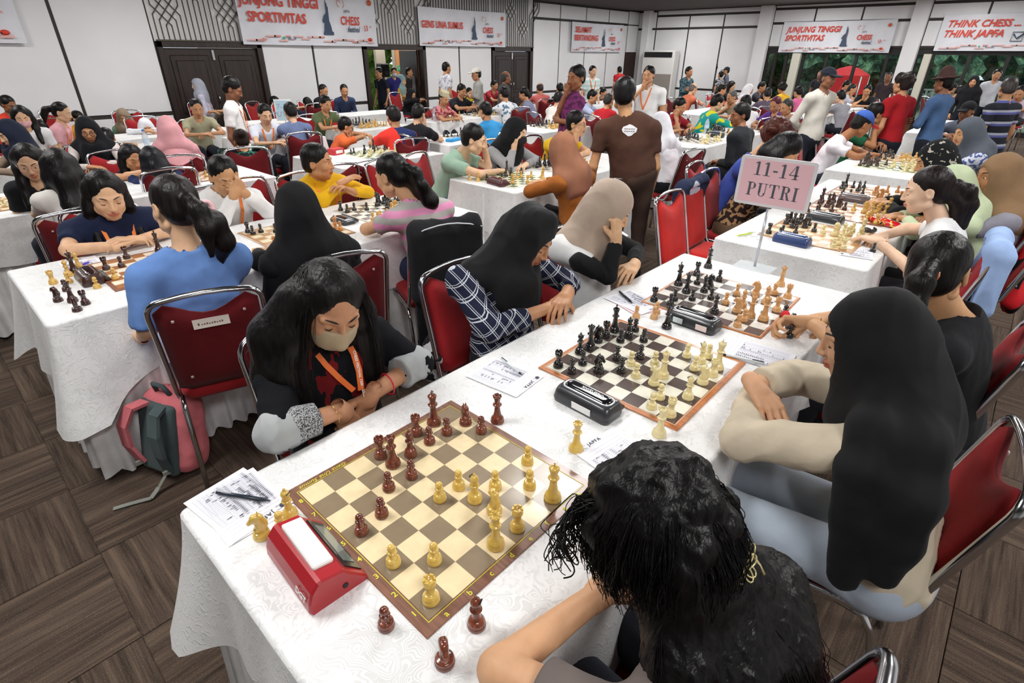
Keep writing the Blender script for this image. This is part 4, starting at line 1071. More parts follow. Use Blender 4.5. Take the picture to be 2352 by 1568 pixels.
# cloth drape corner falling from the mint girl's table
# --- stacking banquet chair
def chair_meshes(fine=True):
    n = 10 if fine else 6; hw = .192; R = {}
    side = []
    # frame: seat rail from the front, bend up into the back hoop, mirrored down the other side
    zt = .90; rc = .055
    def back(x, z): return (x, -.185 - (z-.45)*.24, z)
    L_ = [(-hw, .20, .43), (-hw, .0, .425), (-hw, -.12, .425), (-hw, -.165, .44), back(-hw, .48), back(-hw, .6), back(-hw, .75), back(-hw, zt-rc)]
    arc = [back(-hw+rc-rc*math.cos(a), zt-rc+rc*math.sin(a)) for a in (PI/8, PI/4, 3*PI/8, PI/2)]
    top = [back(-hw+rc+(2*hw-2*rc)*t, zt + .012*math.sin(PI*t)) for t in (.25, .5, .75)]
    pts = L_ + arc + top + [(-x, y, z) for x, y, z in reversed(L_+arc)]
    R['back_frame'] = MB().tube(pts, .0135, n, flat=.72).mesh('back_frame', M_CHROME)
    for sg, nm in ((-1, 'leg_l'), (1, 'leg_r')):
        x = sg*(hw-.004)
        fr = [(x, .235, .005), (x, .20, .36), (x, .17, .405), (x, .10, .412)]; re = [(x*.97, -.06, .412), (x, -.13, .405), (x, -.16, .36), (x*1.02, -.255, .005)]
        R['front_'+nm] = MB().tube(fr, .0105, n).mesh('leg', M_CHROME); R['rear_'+nm] = MB().tube(re, .0105, n).mesh('leg', M_CHROME)
        R['rail_'+nm] = MB().tube([(x, .10, .412), (x, -.06, .412)], .0105, n).mesh('side_rail', M_CHROME)
    # seat cushion
    V = []; F = []; m = MB()
    prof = [(.80, -.035), (.97, -.032), (1.0, -.018), (1.0, -.002), (.97, .014), (.85, .022), (.5, .026)]
    S = rrect(-.183, .183, -.195, .215, .06, (5, 5)); k = len(S)
    for f_, z in prof: V += [(x*f_, .01+(y-.01)*f_, .455+z) for x, y in S]
    for j in range(len(prof)-1): F += [(j*k+i, j*k+(i+1) % k, (j+1)*k+(i+1) % k, (j+1)*k+i) for i in range(k)]
    F += [tuple(range(k-1, -1, -1)), tuple(range((len(prof)-1)*k, len(prof)*k))]
    R['seat'] = (V, F)
    # backrest pad with dipped top edge
    def padpts(side):
        V = []; nx = 9; nz = 8
        for j in range(nz+1):
            for i in range(nx+1):
                u = i/nx*2-1; v = j/nz; zt_ = .885 - .062*max(0, math.cos(u*1.9))**1.5 * 1.0
                if abs(u) > .86: zt_ = .885 - .03*((abs(u)-.86)/.14)
                z0_ = .475 + (.02 if abs(u) > .9 else 0)
                z = z0_ + (zt_-z0_)*v; e = (1-u**6)*(1-(2*v-1)**8); y = -.185 - (z-.45)*.24 + side*(.006+.020*e**.5 if e > 0 else .006)
                V.append((u*.176, y, z))
        return V, nx+1
    R['pad'] = padpts
    return R
CHF = chair_meshes(True); CHC = chair_meshes(False)
def chair_var(R, red, redb, sticker):
    out = [('back_frame', R['back_frame'])] + [('leg', R[k]) for k in ('front_leg_l', 'front_leg_r', 'rear_leg_l', 'rear_leg_r')] + [('side_rail', R[k]) for k in ('rail_leg_l', 'rail_leg_r')]
    out.append(('seat', MB().add(R['seat'][0], R['seat'][1], 0, True).mesh('seat', red)))
    Vf, k = R['pad'](1); Vb, k = R['pad'](-1); n = len(Vf); F = []; mi = []
    nz = n//k
    for j in range(nz-1):
        for i in range(k-1):
            a = j*k+i; F.append((a, a+1, a+k+1, a+k)); mi.append(0); F.append((n+a, n+a+k, n+a+k+1, n+a+1)); mi.append(1)
    ring = [i for i in range(k)] + [j*k+k-1 for j in range(1, nz)] + [(nz-1)*k+i for i in range(k-2, -1, -1)] + [j*k for j in range(nz-2, 0, -1)]
    for q in range(len(ring)): a, b = ring[q], ring[(q+1) % len(ring)]; F.append((a, n+a, n+b, b)); mi.append(1)
    me = bpy.data.meshes.new('backrest'); me.from_pydata(Vf+Vb, [], F); me.materials.append(red); me.materials.append(redb); me.polygons.foreach_set('material_index', mi); me.polygons.foreach_set('use_smooth', [True]*len(F)); me.update()
    out.append(('backrest', me))
    if sticker:
        m = MB()
        for x in (-.12, .12):
            for z in (.55, .82): m.lathe([(0, 0), (.006, 0), (.006, .003), (0, .004)], 8, (0, 0, 0)) if 0 else m.box((x-.005, -.185-(z-.45)*.24-.031, z-.005), (x+.005, -.185-(z-.45)*.24-.026, z+.005), bev=.0015)
        out.append(('button', m.mesh('button', plain('B9A9A4', .4), False)))
    return out
CH = {('f', 0): chair_var(CHF, M_RED, M_REDBACK, True), ('f', 1): chair_var(CHF, M_REDBR, M_RED, True), ('c', 0): chair_var(CHC, M_RED, M_REDBACK, False), ('c', 1): chair_var(CHC, M_REDBR, M_REDBR, False)}
def chair(x, y, yaw, label, fine=False, var=0, group=None, sticker=None):
    """yaw: direction the sitter looks, degrees"""
    t = thing('banquet_chair', label, 'chair', (x, y, 0), math.radians(yaw-90), group)
    for nm, me in CH[('f' if fine else 'c', var)]: link_mesh(nm, me, t)
    if sticker == 'plate':
        m = MB(); z = .79; m.obox((.0, -.185-(z-.45)*.24-.029, z), (.062, 0, 0), (0, .0012, 0), (0, .004, .017)); m.obj('property_label', plain('C9BDB4', .6), t)
        m = MB(); yy = -.185-(z-.45)*.24-.031
        for k in range(9): m.box((-.034+k*.0085, yy-.0005, z-.008+(k % 2)*.001), (-.029+k*.0085, yy, z-.001+(k % 3)*.0015))
        m.box((-.046, yy-.0005, z-.010), (-.040, yy, z+.004)); m.obj('label_print', plain('6A5A54', .6), t)
    if sticker == 'CK':
        me = text_mesh('painted_letters', 'CK', .07, plain('E2D8D6', .7), .0006, .001); z = .80; o = link_mesh('painted_letters', me, t, (-.06, -.185-(z-.45)*.24-.032, z-.03)); o.rotation_euler = (PI/2 - .23, 0, 0)
    return t
# ------------------------------------------------------------ chess sets
SQ = 0.06
def wood(c0, c1, rough=.22, coat=.6, sc=60, name='lacquered_wood'):
    def f():
        n = NT(name); co = n.co('Object', (1, 1, .25)); v = n.noise(co, sc, 3)
        n.l(n.ramp(v, [(0.32, c0), (0.68, c1)]), n.b.inputs['Base Color']); n.set(Roughness=rough)
        n.b.inputs['Coat Weight'].default_value = coat; n.b.inputs['Coat Roughness'].default_value = .05; return n.m
    return mat(('wood', c0, c1, rough, sc), f)
PM = {'r': wood('54261C', '8A4A34', sc=120), 'y': wood('CFAA4A', 'E2C26A', sc=50), 'k': wood('0C0B0D', '1A1718', .16, 1.0), 'w': wood('DCCB90', 'EBDDAC', .3), 'o': wood('C8925A', 'DDAE78', .35, .3),
      'd': wood('2C1712', '462720', .3), 'm': wood('C89848', 'DDB768', .35, .3), 'n': wood('B87A40', 'D09858', .4, .2)}
NAMES = {'r': 'glossy red-brown', 'y': 'glossy yellow', 'k': 'glossy black', 'w': 'cream', 'o': 'pale orange-tan', 'd': 'dark brown', 'm': 'honey-coloured', 'n': 'light tan'}
def prof(kind):
    rb = {'king': .0208, 'queen': .0198, 'bishop': .0178, 'knight': .0182, 'rook': .0175, 'pawn': .0158}[kind]
    hc = {'king': .064, 'queen': .058, 'bishop': .046, 'rook': .041, 'pawn': .033}.get(kind, .016)   # collar height
    base = [(0, 0), (rb*.98, 0), (rb, .002), (rb, .006), (rb*.96, .0085), (rb*.90, .0095), (rb*.93, .012), (rb*.90, .0155), (rb*.72, .020 if kind != 'pawn' else .018), (rb*.66, .0215 if kind != 'pawn' else .0195)]
    if kind == 'knight': return base[:8] + [(rb*.80, .017), (0, .018)]
    nk = rb*.40
    st = [(rb*.55, hc*.48), (rb*.45, hc*.66), (nk, hc*.85), (nk, hc-.002), (rb*.60, hc-.001), (rb*.66, hc+.001), (rb*.60, hc+.003), (nk*1.1, hc+.004)]
    if kind == 'pawn':
        r = .0088; c = hc+.004+r*.86; return base + st + [(r*math.sin(a), c - r*math.cos(a)) for a in np.linspace(.62, PI, 8)]
    if kind == 'bishop': return base + st + [(nk*1.15, hc+.006), (rb*.52, hc+.007), (rb*.36, hc+.009), (.0070, hc+.012), (.0098, hc+.017), (.0100, hc+.021), (.0082, hc+.026), (.0040, hc+.030), (.0022, hc+.031), (.0032, hc+.033), (.0026, hc+.0355), (0, hc+.0365)]
    if kind == 'rook': return base + [(rb*.56, hc*.5), (rb*.50, hc*.72), (rb*.50, hc), (rb*.62, hc+.002), (rb*.68, hc+.004), (rb*.70, hc+.006), (rb*.72, hc+.016), (rb*.52, hc+.016), (rb*.50, hc+.011), (0, hc+.011)]
    top = hc+.006
    if kind == 'queen': return base + st + [(nk, top), (rb*.40, top+.004), (rb*.44, top+.012), (rb*.60, top+.021), (rb*.62, top+.023), (rb*.46, top+.023), (rb*.40, top+.0215), (rb*.30, top+.026), (rb*.12, top+.028), (.0030, top+.029), (.0034, top+.032), (0, top+.0345)]
    return base + st + [(nk, top), (rb*.40, top+.003), (rb*.44, top+.010), (rb*.60, top+.022), (rb*.60, top+.024), (rb*.44, top+.027), (rb*.16, top+.0295), (.0022, top+.030)]
PMESH = {}
def knight_geo(h):
    s = SDF((-.02, -.024, .012), (.02, .028, .075), h); W_ = .0075
    def P_(a, b, ra, rb_): s.cap((0, a[0], a[1]), (0, b[0], b[1]), ra, rb_, k=.006)
    P_((-.001, .020), (-.006, .036), .0125, .0115); P_((-.006, .036), (-.002, .052), .0115, .0095); P_((-.002, .052), (.006, .056), .0090, .0080)
    P_((.006, .054), (.0175, .045), .0072, .0052); P_((.004, .024), (.007, .034), .009, .006)
    s.cap((.003, -.001, .058), (.0035, -.003, .0685), .0030, .0012, k=.002); s.cap((-.003, -.001, .058), (-.0035, -.003, .0685), .0030, .0012, k=.002)
    s.ell((0, .013, .0335), (.02, .006, .0065), k=.003, op='cut'); s.box((0, .019, .0435), (.02, .004, .0007), rd=.0003, k=0, op='cut')
    for i in range(5): s.ell((0, -.0185 + .0002*i, .028+.0075*i), (.02, .0022, .0018), k=.002, op='cut')
    for x in (-1, 1): s.box((x*.0135, 0, .045), (.005, .03, .035), rd=.001, k=.003, op='cut')
    return s.mesh()
def piece_mesh(kind, col, lod):
    key = (kind, col, lod)
    if key in PMESH: return PMESH[key]
    n = 24 if lod == 0 else (14 if lod == 1 else 8); m = MB(); p = prof(kind)
    if lod == 2: p = p[:2] + p[3:9:2] + p[9:] if kind != 'knight' else p
    m.lathe(p, n)
    if kind == 'king':
        t = prof(kind)[-1][1]; m.box((-.0018, -.0014, t-.001), (.0018, .0014, t+.011)); m.box((-.0055, -.0014, t+.004), (.0055, .0014, t+.0075))
    if kind == 'queen':
        t = prof('queen'); z = t[-8][1] if False else .058+.006+.023
        for k in range(8): a = k*PI/4; r = .0110; m.box((r*math.cos(a)-.0018, r*math.sin(a)-.0018, z-.002), (r*math.cos(a)+.0018, r*math.sin(a)+.0018, z+.0028), bev=.0006)
    if kind == 'rook' and lod < 2:
        z = .041+.016
        for k in range(6):
            a = k*PI/3; V = []
            for r in (.0088, .0126):
                for da in (-.34, .34):
                    for dz in (-.001, .0042): V.append((r*math.cos(a+da), r*math.sin(a+da), z+dz))
            m.add(V, [(0, 1, 3, 2), (4, 6, 7, 5), (0, 4, 5, 1), (2, 3, 7, 6), (1, 5, 7, 3), (0, 2, 6, 4)])
    if kind == 'bishop' and lod == 0:
        z = .046+.023; m.obox((0, .0075, z), (.0062, 0, 0), (0, .0035, .0030), (0, -.0004, .0005), 1)
    if kind == 'knight':
        V, F = knight_geo((.0014, .0021, .0032)[lod]); m.add([tuple(v) for v in V], [tuple(f) for f in F], 0, True)
    PMESH[key] = m.mesh('chess_' + kind, [PM[col], M_BLACK]); return PMESH[key]
def piece(kind, col, x, y, label, lod=0, z=TH, rz=None, group=None, lying=None, sc=1.0):
    o = link_mesh('chess_' + kind, piece_mesh(kind, col, lod), None, (x, y, z), rz if rz is not None else RNG.uniform(0, 6.28))
    if lying is not None: o.rotation_euler = (PI/2, 0, lying); o.location.z = z + .016
    if sc != 1.0: o.scale = (sc,)*3
    tag(o, label, 'chess piece', group); return o
def board(x, y, ang, half, border, cols, label, z=TH, thick=.004, sq=None, line=None, coords=False):
    """cols: light, dark, border ; placed by its centre"""
    t = thing('chessboard', label, 'chessboard', (x, y, z), ang)
    MB().box((-half, -half, .0002), (half, half, thick), bev=.0015).obj('border_board', cols[2], t, smooth=False)
    q = (half-border)/4; m = MB()
    for i in range(8):
        for j in range(8):
            a, b = (i-4)*q, (j-4)*q
            m.add([(a, b, thick+.0006), (a+q, b, thick+.0006), (a+q, b+q, thick+.0006), (a, b+q, thick+.0006)], [(0, 1, 2, 3)], 1 if (i+j) % 2 == 0 else 0)
    m.obj('squares', [cols[0], cols[1]], t)
    if line:
        m = MB(); e = 4*q + .003; w_ = .0012
        for a, b in (((-e-w_, -e-w_), (e+w_, -e)), ((-e-w_, e), (e+w_, e+w_)), ((-e-w_, -e), (-e, e)), ((e, -e), (e+w_, e))): m.box((a[0], a[1], thick), (b[0], b[1], thick+.0008))
        m.obj('border_line', line, t)
    if coords:
        for i in range(8):
            for tx, px, py, rz in (('abcdefgh'[i], (i-3.5)*q, -half+.006, 0), ('12345678'[i], -half+.014, (i-3.5)*q - .006, 0)):
                me = text_mesh('coordinate', tx, .018, line, .0002, .0003); o = link_mesh('coordinate', me, t, (px - .004, py, thick+.0006)); o.rotation_euler = (0, 0, rz)
        me = text_mesh('board_lettering', 'Gens Una Sumus', .016, line, .0002, 0, .35, xs=1.15); o = link_mesh('board_lettering', me, t, (-.115 + .01, half-.010, thick+.0006)); o.rotation_euler = (0, 0, PI)
    return t, q
def sqpos(b, s_):
    t, q = b; x = ('abcdefgh'.index(s_[0]) - 3.5)*q; y = (int(s_[1]) - 4.5)*q; a = t.rotation_euler.z
    return t.location.x + x*math.cos(a) - y*math.sin(a), t.location.y + x*math.sin(a) + y*math.cos(a)
def setup(b, spec, cols, where, lod=0, z=.005, jit=.004, faces=None):
    """spec: 'K g1 Q d1 ... | k g8 ...' ; white colour first"""
    KN_ = {'K': 'king', 'Q': 'queen', 'R': 'rook', 'B': 'bishop', 'N': 'knight', 'P': 'pawn'}
    for half_, col in zip(spec.split('|'), cols):
        tk = half_.split()
        for k_, s_ in zip(tk[::2], tk[1::2]):
            x, y = sqpos(b, s_); kd = KN_[k_.upper()]
            rz = (0 if col == cols[0] else PI) + RNG.normal(0, .25)
            piece(kd, col, x + RNG.normal(0, jit), y + RNG.normal(0, jit), '%s %s on square %s of %s' % (NAMES[col], kd, s_, where), lod, TH + z, rz, 'pieces on ' + where)
def bmat(c, rough=.35, name='board_print', coat=.3):
    def f():
        n = NT(name); v = n.noise(n.co('Object'), 40, 3); cc = _c(c)
        n.l(n.ramp(v, [(0.3, tuple(x*.94 for x in cc[:3])), (0.7, tuple(min(1, x*1.04) for x in cc[:3]))]), n.b.inputs['Base Color']); n.set(Roughness=rough)
        n.b.inputs['Coat Weight'].default_value = coat; n.b.inputs['Coat Roughness'].default_value = .12; return n.m
    return mat(('bm', c, rough, coat), f)
def grain(c0, c1, rough=.4):
    def f():
        n = NT('board_wood'); v = n.noise(n.co('Object', (1, .06, 1)), 160, 3)
        n.l(n.ramp(v, [(0.3, c0), (0.7, c1)]), n.b.inputs['Base Color']); n.set(Roughness=rough); n.b.inputs['Coat Weight'].default_value = .4; n.b.inputs['Coat Roughness'].default_value = .1; return n.m
    return mat(('gr', c0, c1), f)
YL = plain('D8D43C', .5, name='yellow_print')
W1 = 'the nearest vinyl board'
b1 = board(.24, .24, 0, .266, .026, (bmat('EAD6AC', .3), bmat('8B7A62', .3), grain('6E4A3C', '8E6450')), 'large vinyl chessboard with beige and taupe squares nearest the camera', thick=.003, line=YL, coords=True)
setup(b1, 'R a1 P a3 P b2 Q d1 R e1 N e2 B e3 P d4 P e4 P f3 P g2 P h3 K g1|R d8 Q d7 R f8 B e7 K g8 P f7 P g7 N h7 P h6 P d6 P c6 P b5 P a5', ('y', 'r'), W1, 0, .004)
for k, c, x, y, l in (('queen', 'r', .527, .331, 'captured red-brown queen standing alone beyond the far corner of the vinyl board'), ('queen', 'y', .580, .092, 'spare yellow queen standing alone beside the right corner of the vinyl board'),
                      ('pawn', 'r', -.060, .049, 'captured red-brown pawn left of the near corner of the vinyl board'), ('bishop', 'r', .054, -.071, 'captured red-brown bishop right of the near corner of the vinyl board'), ('knight', 'r', -.031, -.080, 'captured red-brown knight at the very front of the table'),
                      ('knight', 'y', -.119, .420, 'captured yellow knight beside the score sheet and red clock'), ('pawn', 'y', -.081, .405, 'captured yellow pawn between knight and bishop by the red clock'), ('bishop', 'y', -.049, .429, 'captured yellow bishop at the corner of the vinyl board')):
    piece(k, c, x, y, l, 0, rz={'knight': 1.2}.get(k) if c == 'y' else (2.6 if k == 'knight' else None))
W2 = 'the orange bordered board'
OR = grain('A55C28', 'C87C40')
b2 = board(1.085, .185, .011, .252, .020, (bmat('EAE6D6', .18, coat=.8), bmat('564844', .16, coat=.8), OR), 'glossy dark and cream chessboard with orange wood border in the middle', thick=.006, line=plain('E8E0D0', .4))
setup(b2, 'R a1 P a2 P b2 B c1 N e1 R f1 P f2 K g1 B g2 P h2 P g3 Q d3 N c3 P e4 P c4 P d5|R a8 B c8 Q d8 N e8 R f8 K g8 B g7 P h7 P g6 P f7 P a7 P b7 N b6 P d6 P e5 P c5', ('w', 'k'), W2, 0, .007)
piece('queen', 'w', .788, -.039, 'cream queen standing off the near corner of the orange bordered board')
piece('queen', 'k', 1.400, .267, 'black queen standing on the cloth beside the far black clock')
W3 = 'the thin bordered far board'
b3 = board(1.80, .222, .03, .250, .012, (bmat('E6E2DA', .25, coat=.6), bmat('5C504C', .2, coat=.6), OR), 'thin bordered dark and white chessboard at the far end of the table', thick=.005, line=plain('E8E0D0', .4))
setup(b3, 'P f4 P d4 N g3 B f2 P h2 R h1 B d3 N c3 Q c2 K c1 R e1 P b2 P a2|R a8 P a7 P b7 P c6 Q d7 K e8 P f7 R h8 B e6 N f6 P d5 B b4 P h6', ('o', 'k'), W3, 1, .006)
for k, c, x, y, l in (('pawn', 'o', 1.40, .401, 'captured tan pawn standing alone left of the far black clock'), ('pawn', 'o', 1.444, .346, 'nearer tan pawn of the pair behind the black queen'), ('pawn', 'o', 1.491, .361, 'farther tan pawn of the pair behind the black queen'),
                      ('knight', 'k', 1.723, -.084, 'captured black knight on the cloth by the right edge'), ('pawn', 'k', 1.648, -.105, 'captured black pawn in front of the black knight at the right edge'), ('queen', 'o', 2.15, .096, 'tan queen standing beyond the far corner of the far board'), ('king', 'k', 2.144, .441, 'black king standing apart at the far end of the table')):
    piece(k, c, x, y, l, 1)
# boards of the other tables
G = {'brown': (bmat('EFE3CC', .4), bmat('A56A3C', .4), grain('7A4A38', '9A6450')), 'green': (bmat('EDEBC8', .4), bmat('3C5A3C', .4), bmat('E4E2C4', .5)), 'dark': (bmat('EDE8D8', .4), bmat('5A4C44', .4), bmat('D8D0C0', .5)), 'tan': (bmat('EAD8B4', .4), bmat('B88A58', .4), grain('A87848', 'C09060'))}
MID = 'K g1 Q d2 R a1 R f1 B e3 N f3 P a2 P b2 P c2 P f2 P g2 P h2 P e4|K g8 Q e7 R a8 R f8 B g7 N f6 P a7 P b7 P c6 P f7 P g6 P h7 P e5'
ED = 'K g1 R d1 N c3 P a3 P b2 P f4 P g3 P h2 P e4|K g8 R e8 B e6 P a6 P b7 P f6 P g7 P h6 P c5'
OPN = 'K e1 Q d1 R a1 R h1 B c4 N f3 B c1 N b1 P a2 P b2 P c2 P d2 P f2 P g2 P h2 P e4|K e8 Q d8 R a8 R h8 B f8 N c6 B c8 N g8 P a7 P b7 P c7 P d7 P f7 P g7 P h7 P e5'
FAR = [(.30, 2.43, 0, .24, 'brown', 'N e4 P a3 P c2 P d4 K g2 P f3|K f8 R c8 P b6 P g7 R a6 P g5', ('m', 'd'), 'the brown board of the girl in navy', 1),
       (1.03, 2.43, 0, .24, 'tan', MID, ('n', 'k'), 'the tan board of the girl in white long sleeves', 1), (1.68, 2.47, 0, .24, 'dark', MID, ('m', 'k'), 'the dark board of the girl in yellow', 1),
       (3.02, 2.56, 0, .25, 'green', ED, ('m', 'k'), 'the green board in front of the mint shirt girl', 1), (3.75, 2.58, 0, .25, 'dark', OPN, ('m', 'k'), 'the board of the yellow shirt girl with glasses', 2),
       (3.12, .22, 0, .25, 'tan', MID, ('w', 'k'), 'the board behind the blue clock', 1), (3.82, .22, 0, .25, 'brown', MID, ('m', 'd'), 'the board behind the long black clock', 1), (4.52, .24, 0, .25, 'brown', ED, ('n', 'k'), 'the farthest board of the pink sign table', 2),
       (5.98, .38, 0, .25, 'green', OPN, ('w', 'd'), 'the board of the blue capped man', 2), (6.55, .42, 0, .22, 'tan', ED, ('m', 'k'), 'the farther board of the blue capped man table', 2),
       (6.3, 2.47, 0, .25, 'dark', MID, ('w', 'k'), 'the board of the man in black long sleeves', 2), (7.2, 2.47, 0, .25, 'dark', OPN, ('m', 'k'), 'the board of the boy in teal and yellow', 2),
       (.12, 4.48, 0, .24, 'tan', ED, ('w', 'k'), 'the board of the girl with round glasses', 2), (1.15, 4.5, 0, .24, 'brown', ED, ('m', 'k'), 'the board of the girl in dark tee', 2),
       (2.95, 4.45, 0, .24, 'green', ED, ('w', 'k'), 'the board of the orange shirt child', 2), (4.5, 4.68, 0, .24, 'dark', MID, ('m', 'k'), 'the board by the blue pouch', 2),
       (6.1, 4.62, 0, .25, 'dark', OPN, ('m', 'k'), 'the board of the man covering his face', 2), (5.7, 6.5, 0, .25, 'dark', MID, ('m', 'k'), 'the board of the elder in a white cap', 2), (6.5, 6.5, 0, .25, 'dark', ED, ('m', 'k'), 'the second board of the elder table', 2),
       (.75, 6.5, 0, .24, 'tan', ED, ('w', 'k'), 'the board of the black hijab person with glasses', 2), (2.8, 6.35, 0, .24, 'dark', ED, ('w', 'k'), 'the board of the boy in blue grey tee', 2), (4.25, 6.5, 0, .24, 'dark', OPN, ('m', 'k'), 'the board behind the red and navy jersey boy', 2), (9.9, .4, 0, .25, 'green', MID, ('w', 'd'), 'the board beside the hatted man', 2)]
for x, y, a, hf, st, sp, cl, wh, ld in FAR:
    bb_ = board(x, y, a, hf, .018 if st in ('brown', 'tan') else .012, G[st], wh.replace('the ', '', 1) + ', with chess pieces on it', thick=.005)
    setup(bb_, sp, cl, wh, ld, .006)
# ------------------------------------------------------------ clocks, papers, pens, sign, bags
def clock_red():
    t = thing('chess_clock', 'red wedge shaped chess clock with a white rocker beside the vinyl board', 'chess clock', (-.085, .262, TH), math.radians(-3))
    # profile in x (towards the board = +x) and z, extruded along y; softly curved back
    pr = [(-.052, 0), (.068, 0), (.066, .010), (.030, .050), (.022, .062), (-.022, .070), (-.030, .069), (-.045, .052), (-.053, .028), (-.055, .008)]
    m = MB(); n = len(pr); V = []; F = []
    ys = [(-.098, .94), (-.094, 1), (.094, 1), (.098, .94)]
    for y, s_ in ys: V += [((x+.0)*s_ + 0, y, z*s_ if z > 0 else 0) for x, z in pr]
    for j in range(3): F += [(j*n+i, j*n+(i+1) % n, (j+1)*n+(i+1) % n, (j+1)*n+i)[::-1] for i in range(n)]
    F += [tuple(range(n)), tuple(range(3*n, 4*n))[::-1]]
    m.add(V, [f[::-1] for f in F]); m.obj('case', plain('A81C26', .38, 0, 'red_plastic', .3), t, smooth=False)
    a = math.atan2(-.010, .046)
    o = MB().box((-.021, -.070, 0), (.021, .070, .013), bev=.003).obj('rocker_bar', plain('F2F2F0', .4), t, (-.002, .004, .064), smooth=False); o.rotation_euler = (math.radians(2.5), math.radians(9), 0)
    d = Vector((.038, 0, -.044)).normalized(); nn = Vector((.044, 0, .038)).normalized(); c = Vector((.047, 0, .032))
    MB().obox(c + nn*.0006, d*.024, Vector((0, .080, 0)), nn*.0018).obj('display_bezel', plain('1C1E22', .2, 0, coat=.5), t)
    MB().obox(c + nn*.003, d*.015, Vector((0, .062, 0)), nn*.0006).obj('display', plain('6F7C78', .15, 0, 'lcd', .8), t)
    for y, tx in ((.03, '12:47'), (-.045, '09:31')): pass
    m = MB(); m.lathe([(0, 0), (.006, 0), (.006, .002), (0, .002)], 12); o = m.obj('screw_socket', M_BLACK, t, (.02, -.0975, .022)); o.rotation_euler = (PI/2, 0, 0)
    me = text_mesh('logo_lettering', 'DGT', .020, plain('F0E8E8', .5), .0003, .0005); o = link_mesh('logo_lettering', me, t, (-.0555, -.045, .026)); o.rotation_euler = (math.radians(78), 0, math.radians(-90))
clock_red()
def clock_black(x, y, ang, label, L=.20, W_=.085, hh=.052, labels=(), txt=None, body='2E3034', top='15161A', rim='D4D6DA'):
    t = thing('chess_clock', label, 'chess clock', (x, y, TH), ang)
    m = MB(); V = []; F = []
    S = [(.0, 1.0, 1.0, 0), (.012, 1.03, 1.03, 0), (hh*.62, 1.0, .98, .0), (hh*.86, .94, .84, 0), (hh*.93, .90, .70, 0)]
    rr_ = rrect(-L/2, L/2, -W_/2, W_/2, .018, (4, 3)); k = len(rr_)
    for z, sx, sy, o_ in S: V += [(px*sx, py*sy + (.004 if z > .02 else 0), z) for px, py in rr_]
    for j in range(len(S)-1): F += [(j*k+i, j*k+(i+1) % k, (j+1)*k+(i+1) % k, (j+1)*k+i) for i in range(k)]
    F += [tuple(range(k-1, -1, -1)), tuple(range((len(S)-1)*k, len(S)*k))]
    m.add(V, F, 0, True); m.obj('case', plain(body, .35, 0, 'dark_plastic', .3), t)
    R_ = rrect(-L*.42, L*.42, -W_*.27, W_*.27, .018, (4, 3)); MB().tube([(a, b+.004, hh*.93) for a, b in R_], .0032, 6, closed=True).obj('rim', plain(rim, .3, .6), t)
    m = MB(); V = []; F = []
    for z, s_ in ((hh*.90, .93), (hh*.99, .90), (hh*1.06, .72), (hh*1.09, .40)): V += [(a*(1 - (1-s_)*.4), b*s_+.004, z) for a, b in R_]
    k = len(R_)
    for j in range(3): F += [(j*k+i, j*k+(i+1) % k, (j+1)*k+(i+1) % k, (j+1)*k+i) for i in range(k)]
    F.append(tuple(range(3*k, 4*k))); m.add(V, F, 0, True); m.obj('rocker_bar', plain(top, .12, 0, 'gloss_black', .8), t)
    MB().obox((0, W_*.5+.010, .018), (L*.44, 0, 0), (0, .012, -.010), (0, .004, .006)).obj('display_hood', plain(body, .3, 0, coat=.3), t)
    MB().obox((0, W_*.5+.0145, .0235), (L*.34, 0, 0), (0, .008, -.0067), (0, .0004, .0005)).obj('display', plain('6F7C78', .15), t)
    for cx, w_, c_ in labels: MB().obox((cx, -W_*.515, hh*.36), (w_, 0, 0), (0, -.001, hh*.22), (0, -.0006, 0)).obj('sticker', plain(c_, .5), t)
    if txt: me = text_mesh('lettering', txt, .012, plain('E8E8EA', .4), .0003, .0003); o = link_mesh('lettering', me, t, (.052, .010, hh*1.09+.0006)); o.rotation_euler = (0, 0, PI)
    return t
clock_black(.762, .187, math.radians(-92), 'silver rimmed black chess clock with a white sticker left of the orange bordered board', labels=((.01, .034, 'ECECEC'),), txt='CHESS CLOCK')
clock_black(1.497, .205, math.radians(-92), 'black chess clock with two small stickers left of the far board', labels=((-.045, .020, 'DCE8E8'), (.052, .022, 'E8D4CE')))
clock_black(2.84, .27, math.radians(-95), 'navy blue chess clock with a silver edge behind the pink sign', body='2A3F70', top='33497C', rim='C8CCD4', L=.19)
clock_black(3.47, .27, math.radians(-95), 'long black chess clock between two tan boards', top='202226', L=.21)
clock_black(4.18, .27, math.radians(-92), 'grey brown chess clock on the farthest board gap of the sign table', body='5A4A48', top='6A5A58', L=.19)
clock_black(2.78, 2.50, math.radians(-100), 'maroon brown chess clock by the green board', body='4A2428', top='58302F', rim='6A4444', L=.20)
clock_black(.02, 2.42, math.radians(-90), 'dark maroon chess clock behind the captured pieces', body='3A2420', top='2E1C1A', rim='5A4440', L=.17)
clock_black(1.34, 2.44, math.radians(-90), 'flat black chess clock between tan and dark boards', L=.17, hh=.03)
clock_black(6.75, 2.45, math.radians(-90), 'slate blue topped chess clock in front of the red shirt man', body='2A2E34', top='5A7088', L=.2, hh=.07)
clock_black(7.55, 2.45, math.radians(-90), 'blue topped chess clock in front of the teal shirt boy', body='2A2E34', top='4A6890', L=.2, hh=.06)
def sheetmat(): 
    n = NT('printed_paper'); n.set(Base_Color='F0F0F8', Roughness=.7); return n.m
M_PAPER = sheetmat(); M_INK = plain('B2B2BE', .8, name='grey_print'); M_INK2 = plain('4A4A54', .8, name='dark_print')
